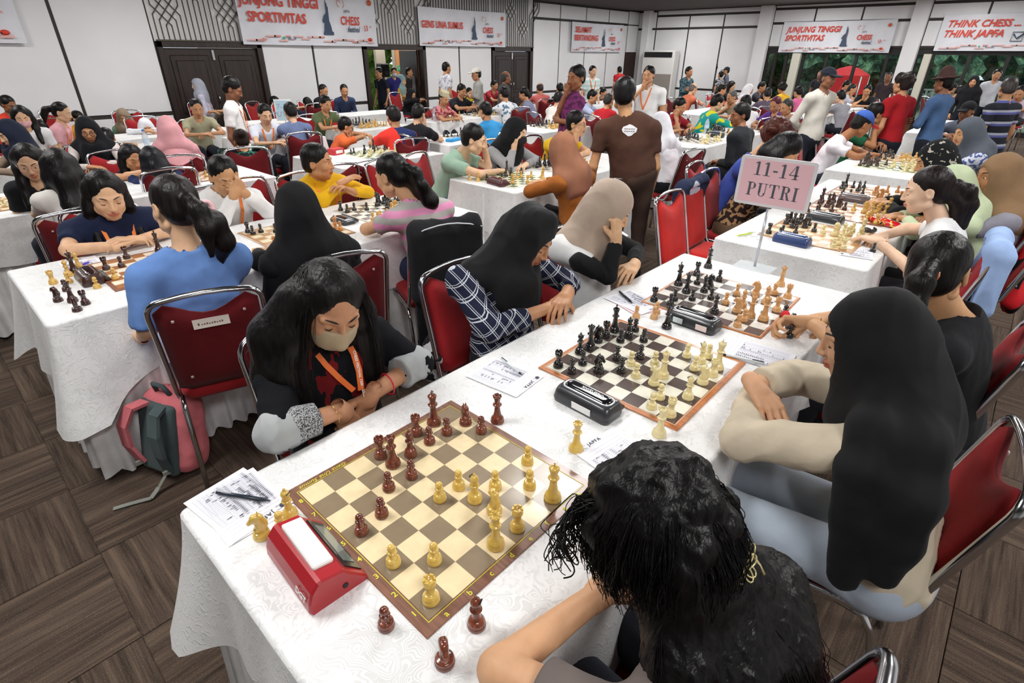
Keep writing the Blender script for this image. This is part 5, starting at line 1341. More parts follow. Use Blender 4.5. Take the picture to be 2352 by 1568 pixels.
def sheet(x, y, ang, w_, h_, label, rows=22, z=TH+.0015, head=True, tint=None):
    t = thing('score_sheet', label, 'paper', (x, y, z), ang)
    m = MB(); nx, ny = 8, 8; V = []; F = []
    for j in range(ny+1):
        for i in range(nx+1): u, v = i/nx, j/ny; V.append((u*w_-w_/2, v*h_-h_/2, .001 + .0035*(u-.3)**2*(1 if v > .5 else .4)))
    for j in range(ny):
        for i in range(nx): a = j*(nx+1)+i; F.append((a, a+1, a+nx+2, a+nx+1))
    m.add(V, F, 0, True); m.obj('paper', tint and plain(tint, .7) or M_PAPER, t)
    zz = .0026; L_ = .0005; m = MB()
    x0, x1, y0, y1 = -w_*.42, w_*.42, -h_*.42, h_*.22
    for i in range(rows+1): yy = y0+(y1-y0)*i/rows; m.box((x0, yy-L_/2, zz), (x1, yy+L_/2, zz+.0002))
    for q in (0, .08, .24, .42, .5, .58, .74, .92, 1): xx = x0+(x1-x0)*q; m.box((xx-L_/2, y0, zz), (xx+L_/2, y1, zz+.0002))
    for yy in (.27, .33, .40): m.box((x0, h_*yy, zz), (x1, h_*yy+L_, zz+.0002))
    m.obj('printed_grid', M_INK, t)
    m = MB(); rr = random.Random(int(abs(x*1000)))
    for i in range(rows):
        yy = y0+(y1-y0)*(i+.3)/rows
        for q in (.10, .26, .60, .76):
            if rr.random() < (.9 if q < .5 and i > rows*.4 else .25): xx = x0+(x1-x0)*q; m.box((xx, yy, zz), (xx+rr.uniform(.006, .014), yy+.0014, zz+.0003)); m.box((xx+.003, yy-.001, zz), (xx+.0042, yy+.0028, zz+.0003))
        m.box((x0+.002, yy, zz), (x0+.007, yy+.0012, zz+.0003)); m.box((x0+(x1-x0)*.51, yy, zz), (x0+(x1-x0)*.51+.006, yy+.0012, zz+.0003))
    m.obj('handwriting', M_INK2, t)
    if head:
        me = text_mesh('letterhead', 'JAPFA', .016, M_INK2, .0002, .0002, space=1.2); link_mesh('letterhead', me, t, (-.03, h_*.425, zz))
        m = MB(); m.tube([(-.043+.006*math.cos(a), h_*.445+.006*math.sin(a), zz) for a in np.linspace(.4, 5.4, 10)], .0005, 4); m.lathe([(0, 0), (.007, 0), (.007, .0003), (0, .0003)], 14, (-w_*.36, h_*.44, zz)); m.obj('letterhead_mark', M_INK2, t)
    return t
def pen(x, y, ang, label, L=.14, col='26303C', z=TH+.008, clear=False, r=.0048):
    t = thing('pen', label, 'pen', (x, y, z), ang)
    MB().tube([(-L*.36, 0, 0), (L*.40, 0, 0), (L*.5, 0, 0)], [r, r, r*.9], 10).obj('barrel', plain('D8E0E4' if clear else col, .3), t)
    MB().tube([(-L*.5, 0, 0), (-L*.47, 0, 0), (-L*.36, 0, 0)], [.0006, .0016, r], 8).obj('tip', plain(col, .3), t)
    MB().box((L*.22, -.0012, r*.7), (L*.48, .0012, r+.0022), bev=.0005).obj('clip', plain(col if clear else 'C8CCD0', .3), t, smooth=False)
    return t
sheet(-.112, .553, math.radians(188), .150, .205, 'printed score sheet under a dark pen at the near left table corner')
sheet(-.108, .545, math.radians(181), .150, .205, 'second score sheet mostly hidden below the one under the dark pen', z=TH+.0002, head=False)
pen(-.098, .556, math.radians(122), 'dark slate pen lying on the score sheet at the near left corner', z=TH+.0095)
sheet(.716, .480, math.radians(186), .155, .205, 'score sheet with a black pen in front of the plaid shirt girl')
pen(.768, .497, math.radians(75), 'black capped pen on the sheet in front of the plaid shirt girl', .13, '1A1A20', z=TH+.0095, clear=True, r=.004)
sheet(1.53, .485, math.radians(170), .16, .21, 'score sheet with a slim black pen below the beige hijab girl')
sheet(1.515, .475, math.radians(160), .15, .20, 'pink tinted sheet under the score sheet of the beige hijab girl', z=TH+.0002, head=False, tint='E4C4CC')
pen(1.53, .53, math.radians(57), 'slim black pen below the beige hijab girl', .13, '1E1E20', z=TH+.0095)
sheet(1.43, -.06, math.radians(5), .16, .24, 'score sheet under a clear ballpoint beside the cream jacket girl')
pen(1.35, -.045, math.radians(-75), 'clear barrelled ballpoint with black grip near the cream jacket girl', .145, '1A1A1E', z=TH+.0095, clear=True)
sheet(.63, -.02, math.radians(-8), .16, .21, 'score sheet half hidden by the curly hair')
sheet(.05, 2.70, 0, .15, .2, 'plain score sheet on the second row table near its left corner'); pen(.02, 2.66, .5, 'purple pen on the second row table', .13, '5A48C8', z=TH+.008)
sheet(3.95, -.02, .1, .16, .2, 'sheet in front of the white tee ponytail girl'); sheet(2.92, -.04, .2, .2, .15, 'sheet under the forearm of the white tee ponytail girl')
pen(2.80, .52, math.radians(-20), 'lime green highlighter lying behind the pink sign', .13, 'C8DC50')
pen(5.9, .28, .3, 'dark pen on the blue capped man table', .15, '2A2A48')
# reading glasses, pencil case and others on the table behind the sign
t = thing('reading_glasses', 'thin wire reading glasses left of the blue chess clock', 'glasses', (2.80, .43, TH)); m = MB()
for x in (-.032, .032): m.tube([(x + .024*math.cos(a), 0, .020 + .018*math.sin(a)) for a in np.linspace(0, 2*PI, 13)[:-1]], .0013, 5, closed=True); m.tube([(x*1.8, 0, .025), (x*1.9, .10, .006)], .0012, 5)
m.obj('wire_frame', M_CHROME, t)
t = thing('pencil_case', 'shiny red patterned pencil case near the white tee ponytail girl', 'pencil case', (3.62, -.03, TH), 1.1)
V, F = blob_eval((-.13, -.05, 0), (.13, .05, .06), .006, lambda s: (s.ell((0, 0, .022), (.12, .035, .024), k=0), s.half((0, 0, .001), (0, 0, -1))))
link_mesh('case', mesh_np('case', V, F, [mat('pc', lambda: (lambda n: (n.l(n.ramp(n.noise(n.co('Object'), 45, 2), [(.4, 'C81820'), (.55, 'E8C060'), (.65, '301010')], 'CONSTANT'), n.b.inputs['Base Color']), n.set(Roughness=.2), n.m)[-1])(NT('shiny_print')))]), t); MB().tube([(-.11, 0, .040), (0, 0, .047), (.11, 0, .040)], .002, 5).obj('zip', M_CHROME, t)
for k, x, y, l in (('pawn', 2.99, -.10, 'lone black pawn by the near board corner of the sign table'),): piece(k, 'k', x, y, l, 1)
piece('knight', 'k', 3.36, .02, 'black knight lying on its side near the long black clock', 1, lying=.6)
for i, (k, c, x, y) in enumerate((('rook', 'm', -.10, 2.50), ('pawn', 'd', -.08, 2.36), ('bishop', 'm', -.03, 2.56), ('knight', 'd', -.13, 2.25), ('queen', 'd', -.09, 2.20), ('pawn', 'm', -.05, 2.46), ('king', 'd', .0, 2.60), ('rook', 'd', -.06, 2.13), ('pawn', 'm', .02, 2.30), ('knight', 'd', -.10, 2.08), ('bishop', 'm', .03, 2.66))):
    piece(k, c, x, y, 'captured %s %s, number %s from the front in the second row cluster' % (NAMES[c], k, ('nine', 'six', 'ten', 'five', 'four', 'eight', 'eleven', 'two', 'seven', 'one', 'twelve')[i]), 1, group='captured pieces beside the brown board')
for k, x, y, l in (('pawn', 2.74, 2.78, 'tan captured pawn left of the maroon clock'), ('bishop', 2.76, 2.70, 'tan captured bishop left of the maroon clock')): piece(k, 'm', x, y, l, 1)
t = thing('soft_pouch', 'bright blue pouch on the middle distance table', 'pouch', (4.15, 4.55, TH), .3)
V, F = blob_eval((-.13, -.07, 0), (.13, .07, .05), .01, lambda s: (s.box((0, 0, .015), (.11, .05, .016), rd=.012, k=0),)); link_mesh('pouch', mesh_np('pouch', V, F, [cloth('3FA0E0')]), t); MB().tube([(-.09, 0, .032), (.09, 0, .032)], .003, 5).obj('zip', M_WHITE, t)
t = thing('tissue_box', 'small red and white box on the table of the orange shirt child', 'box', (2.66, 4.68, TH), .2); MB().box((-.07, -.05, 0), (.07, .05, .06), bev=.004).obj('carton', plain('C83038', .5), t, smooth=False); MB().box((-.045, -.052, .015), (.045, .052, .045), bev=.001).obj('label_band', M_WHITE, t, smooth=False)
def bottle(x, y, label):
    t = thing('water_bottle', label, 'bottle', (x, y, TH)); MB().lathe([(0, 0), (.028, 0), (.030, .01), (.029, .06), (.031, .10), (.029, .14), (.012, .175), (.012, .19)], 12).obj('bottle', mat('pet', lambda: (lambda n: (n.set(Base_Color='D8E6F0', Roughness=.08), n.b.inputs.__getitem__('Alpha').__setattr__('default_value', .45), n.m)[-1])(NT('clear_plastic'))), t)
    MB().lathe([(0, .188), (.014, .188), (.014, .205), (0, .205)], 12).obj('bottle_cap', plain('4A80C8', .4), t); MB().lathe([(.0305, .07), (.032, .085), (.0315, .11)], 12).obj('label_band', plain('C8DCF0', .5), t)
bottle(1.42, 6.3, 'clear water bottle near the girl with round glasses'); bottle(5.35, 6.3, 'clear water bottle before the elder in a white cap'); bottle(7.0, 2.7, 'clear bottle on the table of the teal shirt boy')
# ---- number sign
t = thing('table_sign', 'pink placard 11-14 PUTRI in a white frame on a clear pole', 'sign', (2.313, .275, TH), -PI/2)
MB().box((-.09, -.06, 0), (.09, .06, .005), bev=.002).obj('base_plate', mat('acr', lambda: (lambda n: (n.set(Base_Color='E8F0F4', Roughness=.08), n.b.inputs.__getitem__('Alpha').__setattr__('default_value', .35), n.m)[-1])(NT('clear_acrylic'))), t, smooth=False)
MB().tube([(0, 0, .004), (0, 0, .29)], .0065, 8).obj('pole', plain('C9CED6', .15, .3), t)
def plate(w_, h_, r): return [(px, py) for px, py in rrect(-w_/2, w_/2, -h_/2, h_/2, r, (2, 2))]
F_ = ((0, 0, .408), (1, 0, 0), (0, 0, 1), (0, -1, 0))
MB().prism(plate(.336, .222, .014), -.004, .004, fr=F_).obj('sign_frame', plain('E4E4E8', .4), t)
MB().prism(plate(.306, .194, .004), .0035, .0055, fr=F_).obj('sign_card', plain('EDC3CC', .6), t)
def serif(ch):
    """Didone style capitals as convex pieces in a 0..w x 0..1 box"""
    R = []; B = lambda x0, y0, x1, y1: R.append([(x0, y0), (x1, y0), (x1, y1), (x0, y1)])
    def bowl(cx, cy, rx, ry, a0, a1, tk, tn):
        N_ = 10
        for i in range(N_):
            p = []
            for a in (a0+(a1-a0)*i/N_, a0+(a1-a0)*(i+1)/N_):
                c_, s_ = math.cos(a), math.sin(a); th_ = tn + (tk-tn)*abs(c_); p.append(((cx+rx*c_, cy+ry*s_), (cx+(rx-th_)*c_, cy+(ry-tn)*s_)))
            R.append([p[0][0], p[1][0], p[1][1], p[0][1]])
    s, n = .17, .045
    if ch == '1': B(.22, 0, .22+s, 1); B(.05, 0, .56, n); R.append([(.06, .84), (.22, .88), (.22, 1), (.06, .88)]); return R, .62
    if ch == '4': B(.40, 0, .40+s, 1); B(.02, .27, .70, .27+n*1.3); R.append([(.02, .29), (.08, .29), (.44, 1), (.40, 1)]); B(.26, 0, .68, n); return R, .74
    if ch == '-': B(.05, .34, .38, .46); return R, .44
    if ch == 'I': B(.12, 0, .12+s, 1); B(.02, 0, .40, n); B(.02, 1-n, .40, 1); return R, .44
    if ch == 'P': B(.12, 0, .12+s, 1); B(.02, 0, .40, n); B(.02, 1-n, .40, 1); bowl(.40, .745, .27, .255, -PI/2, PI/2, s, n); B(.28, 1-n, .42, 1); B(.28, .49, .42, .49+n); return R, .72
    if ch == 'R': B(.12, 0, .12+s, 1); B(.02, 0, .40, n); B(.02, 1-n, .40, 1); bowl(.40, .755, .26, .245, -PI/2, PI/2, s, n); B(.28, 1-n, .42, 1); B(.28, .51, .42, .51+n); R.append([(.38, .53), (.50, .53), (.70, .03), (.52, .03)]); B(.52, 0, .78, n); return R, .80
    if ch == 'T': B(.29, 0, .29+s, 1); B(.18, 0, .58, n); B(.02, 1-n, .74, 1); R.append([(.02, 1), (.02, .72), (.055, .72), (.10, .96)]); R.append([(.74, 1), (.66, .96), (.705, .72), (.74, .72)]); return R, .80
    if ch == 'U': B(.12, .28, .12+s, 1); B(.60, .28, .60+n*1.2, 1); B(.02, 1-n, .40, 1); B(.50, 1-n, .76, 1); bowl(.385, .28, .265, .29, PI, 2*PI, s*.8, n); return R, .80
m = MB()
for txt_, y_, h_, tr in (('11-14', .028, .060, .004), ('PUTRI', -.066, .060, .004)):
    gl = [serif(c_) for c_ in txt_]; W_ = sum(g_[1] for g_ in gl)*h_*1.02 + tr*(len(gl)-1); x = -W_/2
    for R_, a_ in gl:
        for pl_ in R_: m.prism([(x+px*h_*1.02, y_+py*h_) for px, py in pl_], .0054, .0060, fr=F_)
        x += a_*h_*1.02 + tr
m.obj('lettering', plain('55585F', .6), t)
# small number placards farther off
def placard(x, y, z0, zc, ang, w_, h_, col, label, lines, tcol):
    t = thing('table_sign', label, 'sign', (x, y, z0), ang)
    MB().tube([(0, 0, 0), (0, 0, zc-z0-h_/2)], .006, 6).obj('pole', plain('C9CED6', .15, .3), t); MB().box((-.06, -.05, 0), (.06, .05, .006)).obj('base_plate', M_WHITE, t)
    MB().box((-w_/2, -.004, zc-z0-h_/2), (w_/2, .004, zc-z0+h_/2), bev=.003).obj('sign_frame', M_WHITE, t, smooth=False); MB().box((-w_/2+.012, -.0055, zc-z0-h_/2+.012), (w_/2-.012, -.0035, zc-z0+h_/2-.012)).obj('sign_card', plain(col, .6), t)
    for i, l in enumerate(lines): o = link_mesh('lettering', text_mesh('lettering', l, h_*.34, plain(tcol, .6), .0003, .001, align='CENTER'), t, (0, -.006, zc-z0+h_*(.06-.36*i))); o.rotation_euler = (PI/2, 0, 0)
# ---- backpack on the floor by the denim girl's chair
BX, BY = -.02, 1.86
t = thing('backpack', 'pink and grey school backpack leaning on the floor beside the second row table', 'backpack', (BX, BY, 0), 0)
pk = cloth('D4747A', fine=180, wr=.5, name='pink_canvas'); gy = cloth('4E5A5C', fine=150, wr=.3); gl = plain('8E9088', .7)
ax = rotm(-160, -14, 0)   # the strap side looks towards the camera
def L2(x, y, z): return (vec(x, y, z) @ ax).tolist()
def fbk(s):
    s.box(L2(0, -.02, .20), (.135, .075, .185), ax, rd=.06, k=0); s.ell(L2(0, -.06, .12), (.125, .075, .115), ax, k=.04); s.ell(L2(0, -.02, .345), (.115, .07, .05), ax, k=.04); s.half((0, 0, .008), (0, 0, -1))
lo, hi = bb([L2(0, 0, 0), L2(0, 0, .42)], .22); V, F = blob_eval(lo, hi, .009, fbk); V = folds(V, F, .006, 24, 4, (1, 1, 1))
link_mesh('bag_body', mesh_np('bag_body', V, F, [pk]), t)
lo, hi = bb([L2(0, 0, .05), L2(0, 0, .36)], .20); V, F = blob_eval(lo, hi, .008, lambda s: (s.box(L2(0, .055, .19), (.105, .022, .165), ax, rd=.02, k=0))); link_mesh('back_pad', mesh_np('back_pad', V, F, [gy]), t)
for sg in (-1, 1):
    m = MB(); pp = [L2(sg*.05, .07, .35), L2(sg*.075, .125, .33), L2(sg*.095, .145, .25), L2(sg*.100, .125, .15), L2(sg*.085, .085, .07)]
    for i in range(4):
        a, b = Vector(pp[i]), Vector(pp[i+1]); d = b-a; wv = Vector(L2(1, 0, 0))*.028; nn = d.cross(wv).normalized(); m.obox((a+b)/2, d*.53, wv, nn*.007)
    m.obj('shoulder_strap', gy if sg < 0 else pk, t)
    MB().box((-.018, -.006, -.012), (.018, .006, .012), bev=.003).obj('buckle', gl, t, tuple(L2(sg*.085, .09, .06)), smooth=False)
MB().tube([L2(-.04, .02, .385), L2(-.03, .045, .43), L2(.03, .045, .43), L2(.04, .02, .385)], .010, 6).obj('grab_handle', gy, t)
MB().tube([L2(.112, -.09, .10), L2(.118, -.06, .24), L2(.10, -.03, .35), L2(.03, -.03, .395)], .007, 6).obj('zip', plain('6E747C', .5), t)
m = MB(); pts = [L2(-.085, .10, .05), (-.09, -.11, .03), (-.13, -.13, .012), (-.19, -.10, .008), (-.255, -.075, .006)]
for i in range(4): a, b = Vector(pts[i]), Vector(pts[i+1]); d = b-a; wv = d.cross(Vector((0, 0, 1))).normalized()*.010; m.obox((a+b)/2, d*.52, wv, Vector((0, 0, .0015)))
m.obj('loose_strap', gl, t)
# ---- draped clothes on chairs
def drape(name, label, cx, cy, yaw, col, h=.010, mtl=None, ztop=.93, zbot=.25, wid=.24, cat='jacket', seed=0, depth=.05):
    Fw = vec(math.cos(math.radians(yaw)), math.sin(math.radians(yaw)), 0); Rt = vec(Fw[1], -Fw[0], 0); c = vec(cx, cy, 0) - Fw*.25
    t = thing(name, label, cat, (float(c[0]), float(c[1]), 0)); FRm = np.stack([Rt, Fw, vec(0, 0, 1)])
    top = vec(0, 0, ztop) - Fw*.03
    def f(s):
        s.cap(top + Rt*wid*.75 - vec(0, 0, .05), top - Rt*wid*.75 - vec(0, 0, .05), .048, k=0); s.cap(top + Rt*wid*.75 - vec(0, 0, .05) - Fw*.0, vec(0, 0, (ztop+zbot)/2) + Rt*wid*.9 - Fw*depth*1.4, .05, .045, k=.04); s.cap(top - Rt*wid*.75 - vec(0, 0, .05), vec(0, 0, (ztop+zbot)/2) - Rt*wid*.9 - Fw*depth*1.4, .05, .045, k=.04)
        s.box(vec(0, 0, (ztop+zbot)/2) - Fw*depth*1.5 + Fw*.02, (wid, depth*.75, (ztop-zbot)/2-.04), FRm, rd=.03, k=.03)
        s.ell(vec(0, 0, zbot+.06) - Fw*depth*2.0, (wid*.95, depth*1.1, .10), FRm, k=.05)
        s.cap(top + Rt*wid*.8 - vec(0, 0, .08), vec(0, 0, .55) + Rt*wid*1.0 + Fw*.03, .042, .036, k=.03)
        s.box(vec(0, 0, .60) + Fw*.045, (.17, .055, .29), FRm, rd=.03, k=.01, op='cut')
    lo, hi = vec(-.4, -.4, zbot-.1), vec(.4, .4, ztop+.08)
    V, F = blob_eval(lo, hi, h, f); V = folds(V, F, .012, 20, seed, (1, 1, .22)); link_mesh('garment', mesh_np('garment', V, F, [mtl or cloth(col, wr=.4)]), t)
    return t
# ------------------------------------------------------------ the players and onlookers near the camera
def plaidmat():
    n = NT('navy_plaid_cotton'); g = n.n('ShaderNodeTexCoord').outputs['Object']; mp = n.n('ShaderNodeMapping'); mp.inputs['Rotation'].default_value = (.3, .5, .45); n.l(g, mp.inputs[0])
    sp = n.n('ShaderNodeSeparateXYZ'); n.l(mp.outputs[0], sp.inputs[0]); tot = None
    for i, fq in ((0, 25), (2, 25)):
        w_ = n.math('FRACT', n.math('MULTIPLY', sp.outputs[i], fq)); a = n.math('LESS_THAN', w_, .075); b = n.math('LESS_THAN', n.math('ABSOLUTE', n.math('SUBTRACT', w_, .22)), .03)
        q = n.math('MAXIMUM', a, n.math('MULTIPLY', b, .8)); tot = q if tot is None else n.math('MAXIMUM', tot, q)
    n.l(n.mix(tot, '1C2036', 'C8CCD4'), n.b.inputs['Base Color']); n.set(Roughness=.9); n.b.inputs['Specular IOR Level'].default_value = .2; n.bump(n.noise(n.co('Object'), 14, 3), .3, .01); return n.m
def stripemat(cols, fq, axis=2, rot=(0, 0, 0)):
    def f():
        n = NT('striped_knit'); mp = n.co('Object', (1, 1, 1), rot); sp = n.n('ShaderNodeSeparateXYZ'); n.l(mp, sp.inputs[0])
        fr = n.math('FRACT', n.math('MULTIPLY', sp.outputs[axis], fq)); k = len(cols)
        n.l(n.ramp(fr, [(i/k, c) for i, c in enumerate(cols)], 'CONSTANT'), n.b.inputs['Base Color']); n.set(Roughness=.9); n.b.inputs['Specular IOR Level'].default_value = .2
        n.bump(n.noise(n.co('Object'), 12, 3), .3, .01); return n.m
    return mat(('stripe', tuple(cols), fq, axis), f)
def patmat(base, blot, sc=22, cut=.5, third=None):
    def f():
        n = NT('printed_cloth'); v = n.noise(n.co('Object'), sc, 2, .4)
        st = [(0, base), (cut, blot)] + ([(cut+.08, third)] if third else [])
        n.l(n.ramp(v, st, 'CONSTANT'), n.b.inputs['Base Color']); n.set(Roughness=.85); n.b.inputs['Specular IOR Level'].default_value = .2; n.bump(n.noise(n.co('Object'), 14, 3), .25, .01); return n.m
    return mat(('pat', base, blot, sc, cut, third), f)
def strip(root, name, pts, width, wdir, m, thick=.0015):
    b = Vector(root.location); mb = MB()
    for i in range(len(pts)-1):
        a, c_ = Vector(pts[i])-b, Vector(pts[i+1])-b; d = c_-a; wv = Vector(wdir); wv = (wv - d.normalized()*wv.dot(d.normalized())).normalized()*width/2; nn = d.cross(wv).normalized(); mb.obox((a+c_)/2, d*.53, wv, nn*thick)
    return mb.obj(name, m, root)
def sweatermat():
    n = NT('black_red_knit'); co = n.co('Object'); v = n.noise(n.co('Object', (1, 1, .5)), 13, 3)
    sp = n.n('ShaderNodeSeparateXYZ'); n.l(co, sp.inputs[0])
    red = n.math('MULTIPLY', n.math('GREATER_THAN', v, .53), n.math('LESS_THAN', n.math('ABSOLUTE', sp.outputs[0]), .13))
    n.l(n.mix(red, '16171B', '6E1A1E'), n.b.inputs['Base Color']); n.set(Roughness=.95); n.b.inputs['Specular IOR Level'].default_value = .15
    n.bump(n.noise(n.co('Object'), 230, 2), .4, .004); return n.m
UPV = vec(0, 0, 1)
# 1. masked girl with long hair
HC = vec(.288, .735, 1.078)
hx_ = []
for sg, a_ in ((-1, 0), (1, 0)):
    hx_.append(([HC + vec(sg*.066, .01, .03), HC + vec(sg*.100, .035, -.07), HC + vec(sg*.125 - .01, .055, -.17), HC + vec(sg*.115-.01, .02, -.26)], [.040, .050, .052, .028], .03))
hx_.append(([HC + vec(-.07, .06, .02), HC + vec(-.13, .10, -.08), HC + vec(-.155, .11, -.20), HC + vec(-.14, .10, -.30)], [.05, .06, .05, .025], .03))
hx_.append(([HC + vec(0, .09, .0), HC + vec(0, .14, -.10), HC + vec(0, .16, -.22)], [.07, .085, .07], .04))
g1 = person('masked person in a black and dark red sweater with orange lanyard at the nearest board', (.30, .835, .53), (.293, .83, .925), HC, -97, (-103, 27, 9), 'C79270', ('long', '171314'), '16171B', 'long', '20222A',
            arms=(dict(E=(.060, .680, .80), W=(.235, .672, .785), hd=(.35, .25, -.9), hn=(0, 1, 0), pose='relax', cuff=.55), dict(E=(.530, .700, .80), W=(.345, .678, .785), hd=(-.30, .3, -.9), hn=(0, 1, 0), pose='relax', cuff=.42)),
            lod=0, topmat=sweatermat(), mask='B5A286', hair_extra=hx_, shoulders=((.145, .83, .880), (.450, .82, .890)), seed=3, sleeve_r=1.12, eyes='down', fold=.006)
# grey knitted cuffs of the same sweater
gk = mat('gk', lambda: (lambda n: (n.l(n.ramp(n.noise(n.co('Object'), 320, 1), [(.46, '3C3E42'), (.54, 'B4B6B8')]), n.b.inputs['Base Color']), n.set(Roughness=.95), n.m)[-1])(NT('marled_grey_knit')))
lg = cloth('A9ADAE', fine=120, wr=.3, name='light_grey_knit')
def cuff(root, name, a, b, ra, rb, m, h=.006):
    lo, hi = bb([a, b], max(ra, rb)+.02); bs = vec(*root.location)
    V, F = blob_eval(lo, hi, h, lambda s: s.cap(a, b, ra, rb, k=0, flat=True)); V = folds(V, F, .004, 50, 2, (1, 1, 1))
    return link_mesh(name, mesh_np(name, V-bs, F, [m]), root)
cuff(g1, 'cuff', (.055, .683, .803), (.115, .678, .800), .059, .052, lg); cuff(g1, 'cuff', (.095, .681, .801), (.165, .675, .795), .056, .046, gk)
cuff(g1, 'cuff', (.530, .700, .803), (.452, .686, .803), .058, .052, lg)
GH = []
for a_ in np.linspace(-128, 128, 13):
    ar = math.radians(a_); dx, dy = math.sin(ar), math.cos(ar)   # dy>0 = back of the head (+y)
    GH.append([HC + vec(-.012, .02, .118), HC + vec(dx*.055, dy*.05+.015, .100), HC + vec(dx*.095, dy*.095+.01, .03), HC + vec(dx*.125, dy*.11+.03, -.07), HC + vec(dx*.140, dy*.125+.045, -.17), HC + vec(dx*.135, dy*.125+.04, -.27 - .03*abs(dx))])
V, F = strands(GH, 900, r=.0011, jit=.009, curl=.004, seed=1, seg=12); part_ = mesh_np('hair_strands', V - vec(.30, .835, 0), F, [hairmat('171314')]); tag(link_mesh('hair_strands', part_, g1), kind='stuff')
strip(g1, 'lanyard', [(.238, .775, .94), (.246, .736, .905), (.268, .712, .86), (.297, .698, .812)], .016, (1, -.3, 0), plain('E4702C', .6), .001)
strip(g1, 'lanyard', [(.338, .775, .94), (.337, .736, .905), (.330, .708, .86), (.320, .694, .805)], .020, (1, 0, 0), plain('E4702C', .6), .001)
o = link_mesh('lanyard_lettering', text_mesh('lanyard_lettering', 'CHESS FESTIVAL 13th - 2023', .0115, plain('F4ECE6', .6), .0003, .0003), g1)
xa = Vector((-.016, -.045, -.098)).normalized(); za = Vector((0, -.90, .42)); za = (za - xa*za.dot(xa)).normalized(); ya = za.cross(xa)
M4 = Matrix.Identity(4)
for i_ in range(3): M4[i_][0], M4[i_][1], M4[i_][2] = xa[i_], ya[i_], za[i_]
M4.translation = Vector((.334 - .30, .742 - .835, .912)) + za*.011; o.matrix_local = M4
m = MB(); m.tube([(.200-.30 + .0*math.cos(a), .652-.835 + .031*math.cos(a), .800 + .031*math.sin(a)) for a in np.linspace(0, 2*PI, 21)[:-1]], .0009, 5, closed=True); m.obj('gold_bracelet', plain('D8B060', .25, 1), g1)
m = MB(); m.tube([(.395-.30, .668-.835 + .034*math.cos(a), .800 + .034*math.sin(a)) for a in np.linspace(0, 2*PI, 21)[:-1]], .0026, 6, closed=True); m.obj('red_bead_bracelet', plain('D8283C', .3), g1)
# 2. black hijab, navy plaid shirt
HB = vec(1.185, .795, 1.058)
g2 = person('person in a black hijab and navy plaid shirt with folded arms', (1.12, .87, .53), (1.15, .875, .915), HB, -88, (-72, 33, 4), 'B98763', ('hijab', '17181B', cloth('18191C', fine=300, wr=.15, rough=.7), .21), '1C2036', 'long', '16171C',
            arms=(dict(E=(.865, .700, .80), W=(1.145, .655, .805), hd=(1, -.15, .05), hn=(0, 0, -1), pose='relax', cuff=.62), dict(E=(1.385, .735, .82), W=(1.255, .640, .838), hd=(-.75, -.25, -.12), hn=(0, 0, -1), pose='relax', cuff=.7)),
            lod=0, topmat=plaidmat(), seed=5, sleeve_r=1.08, shoulders=((.945, .93, .90), (1.295, .915, .90)), fold=.006,
            hijab_extra=[([HB + vec(-.02, -.055, .07), HB + vec(.02, -.088, .072)], [.055, .030], .05)])
# 3. beige hijab, hand on cheek
HB3 = vec(1.745, .790, 1.066)
g3 = person('person in a beige hijab and white tee with black arm sleeves, cheek on fist', (1.73, .87, .53), (1.735, .88, .915), HB3, -85, (-62, 30, -8), 'D9AE88', ('hijab', 'B9A594', cloth('B6A393', fine=300, wr=.2), .18), 'E2E2E2', 'short', '3A3C44',
            arms=(dict(E=(1.625, .690, .80), W=(1.695, .705, .945), hd=(.05, .12, 1), hn=(.1, 1, 0), pose='fist'), dict(E=(1.955, .745, .82), W=(1.790, .650, .815), hd=(-1, -.25, 0), hn=(0, .3, -1), pose='relax')),
            lod=0, seed=6, shoulders=((1.555, .91, .89), (1.905, .90, .89)), fold=.005)
bk = cloth('161719', wr=.15, name='black_stretch_fabric')
for a, b, ra, rb in (((1.55, .80, .855), (1.625, .690, .80), .046, .044), ((1.625, .690, .80), (1.690, .703, .930), .046, .033), ((1.90, .815, .86), (1.955, .745, .82), .046, .044), ((1.955, .745, .82), (1.815, .664, .815), .044, .030)): cuff(g3, 'arm_sleeve', a, b, ra, rb, bk)
# 4. curly hair, brown grey tee, nearest figure
HD = vec(.185, -.325, 1.075)
rr = np.random.RandomState(3); hx4 = []
for i in range(46):
    d = unit(rr.normal(0, 1, 3)*vec(1, 1, .9) + vec(0, -.15, .2)); hx4.append(([HD + d*vec(.068, .085, .080), HD + d*vec(.076, .092, .088)], [.024, .020], .014))
hx4 += [([vec(.165, -.37, 1.05), vec(.125, -.41, .96), vec(.105, -.43, .85)], [.045, .050, .040], .03), ([vec(.21, -.40, 1.03), vec(.19, -.455, .94), vec(.18, -.49, .82), vec(.19, -.50, .70)], [.050, .062, .062, .04], .03), ([vec(.235, -.42, 1.03), vec(.265, -.49, .93), vec(.275, -.53, .82), vec(.28, -.54, .70)], [.040, .058, .060, .04], .03), ([HD + vec(-.02, -.05, -.02), vec(.16, -.39, .98)], [.06, .05], .03), ([vec(.25, -.41, 1.02), vec(.315, -.455, .95), vec(.34, -.50, .84)], [.04, .060, .05], .03)]
g4 = person('person with curly black hair and a brown grey tee, nearest the camera', (.26, -.50, .53), (.20, -.425, .92), HD, 83, (84, 42, 0), 'D2A27C', ('curly', '0E0C0D'), '6E6460', 'short', '30343E',
            arms=(dict(E=(.40, -.235, .80), W=(.215, -.235, .93), hd=(-.15, .1, 1), hn=(0, -1, .1), pose='fist'), dict(E=(.005, -.175, .805), W=(.230, -.215, .805), hd=(1, -.05, .1), hn=(0, 0, -1), pose='relax')),
            lod=0, hair_extra=hx4, shoulders=((.335, -.455, .87), (.025, -.42, .895)), seed=8, sleeve_r=1.0, fold=.006)
GC = []
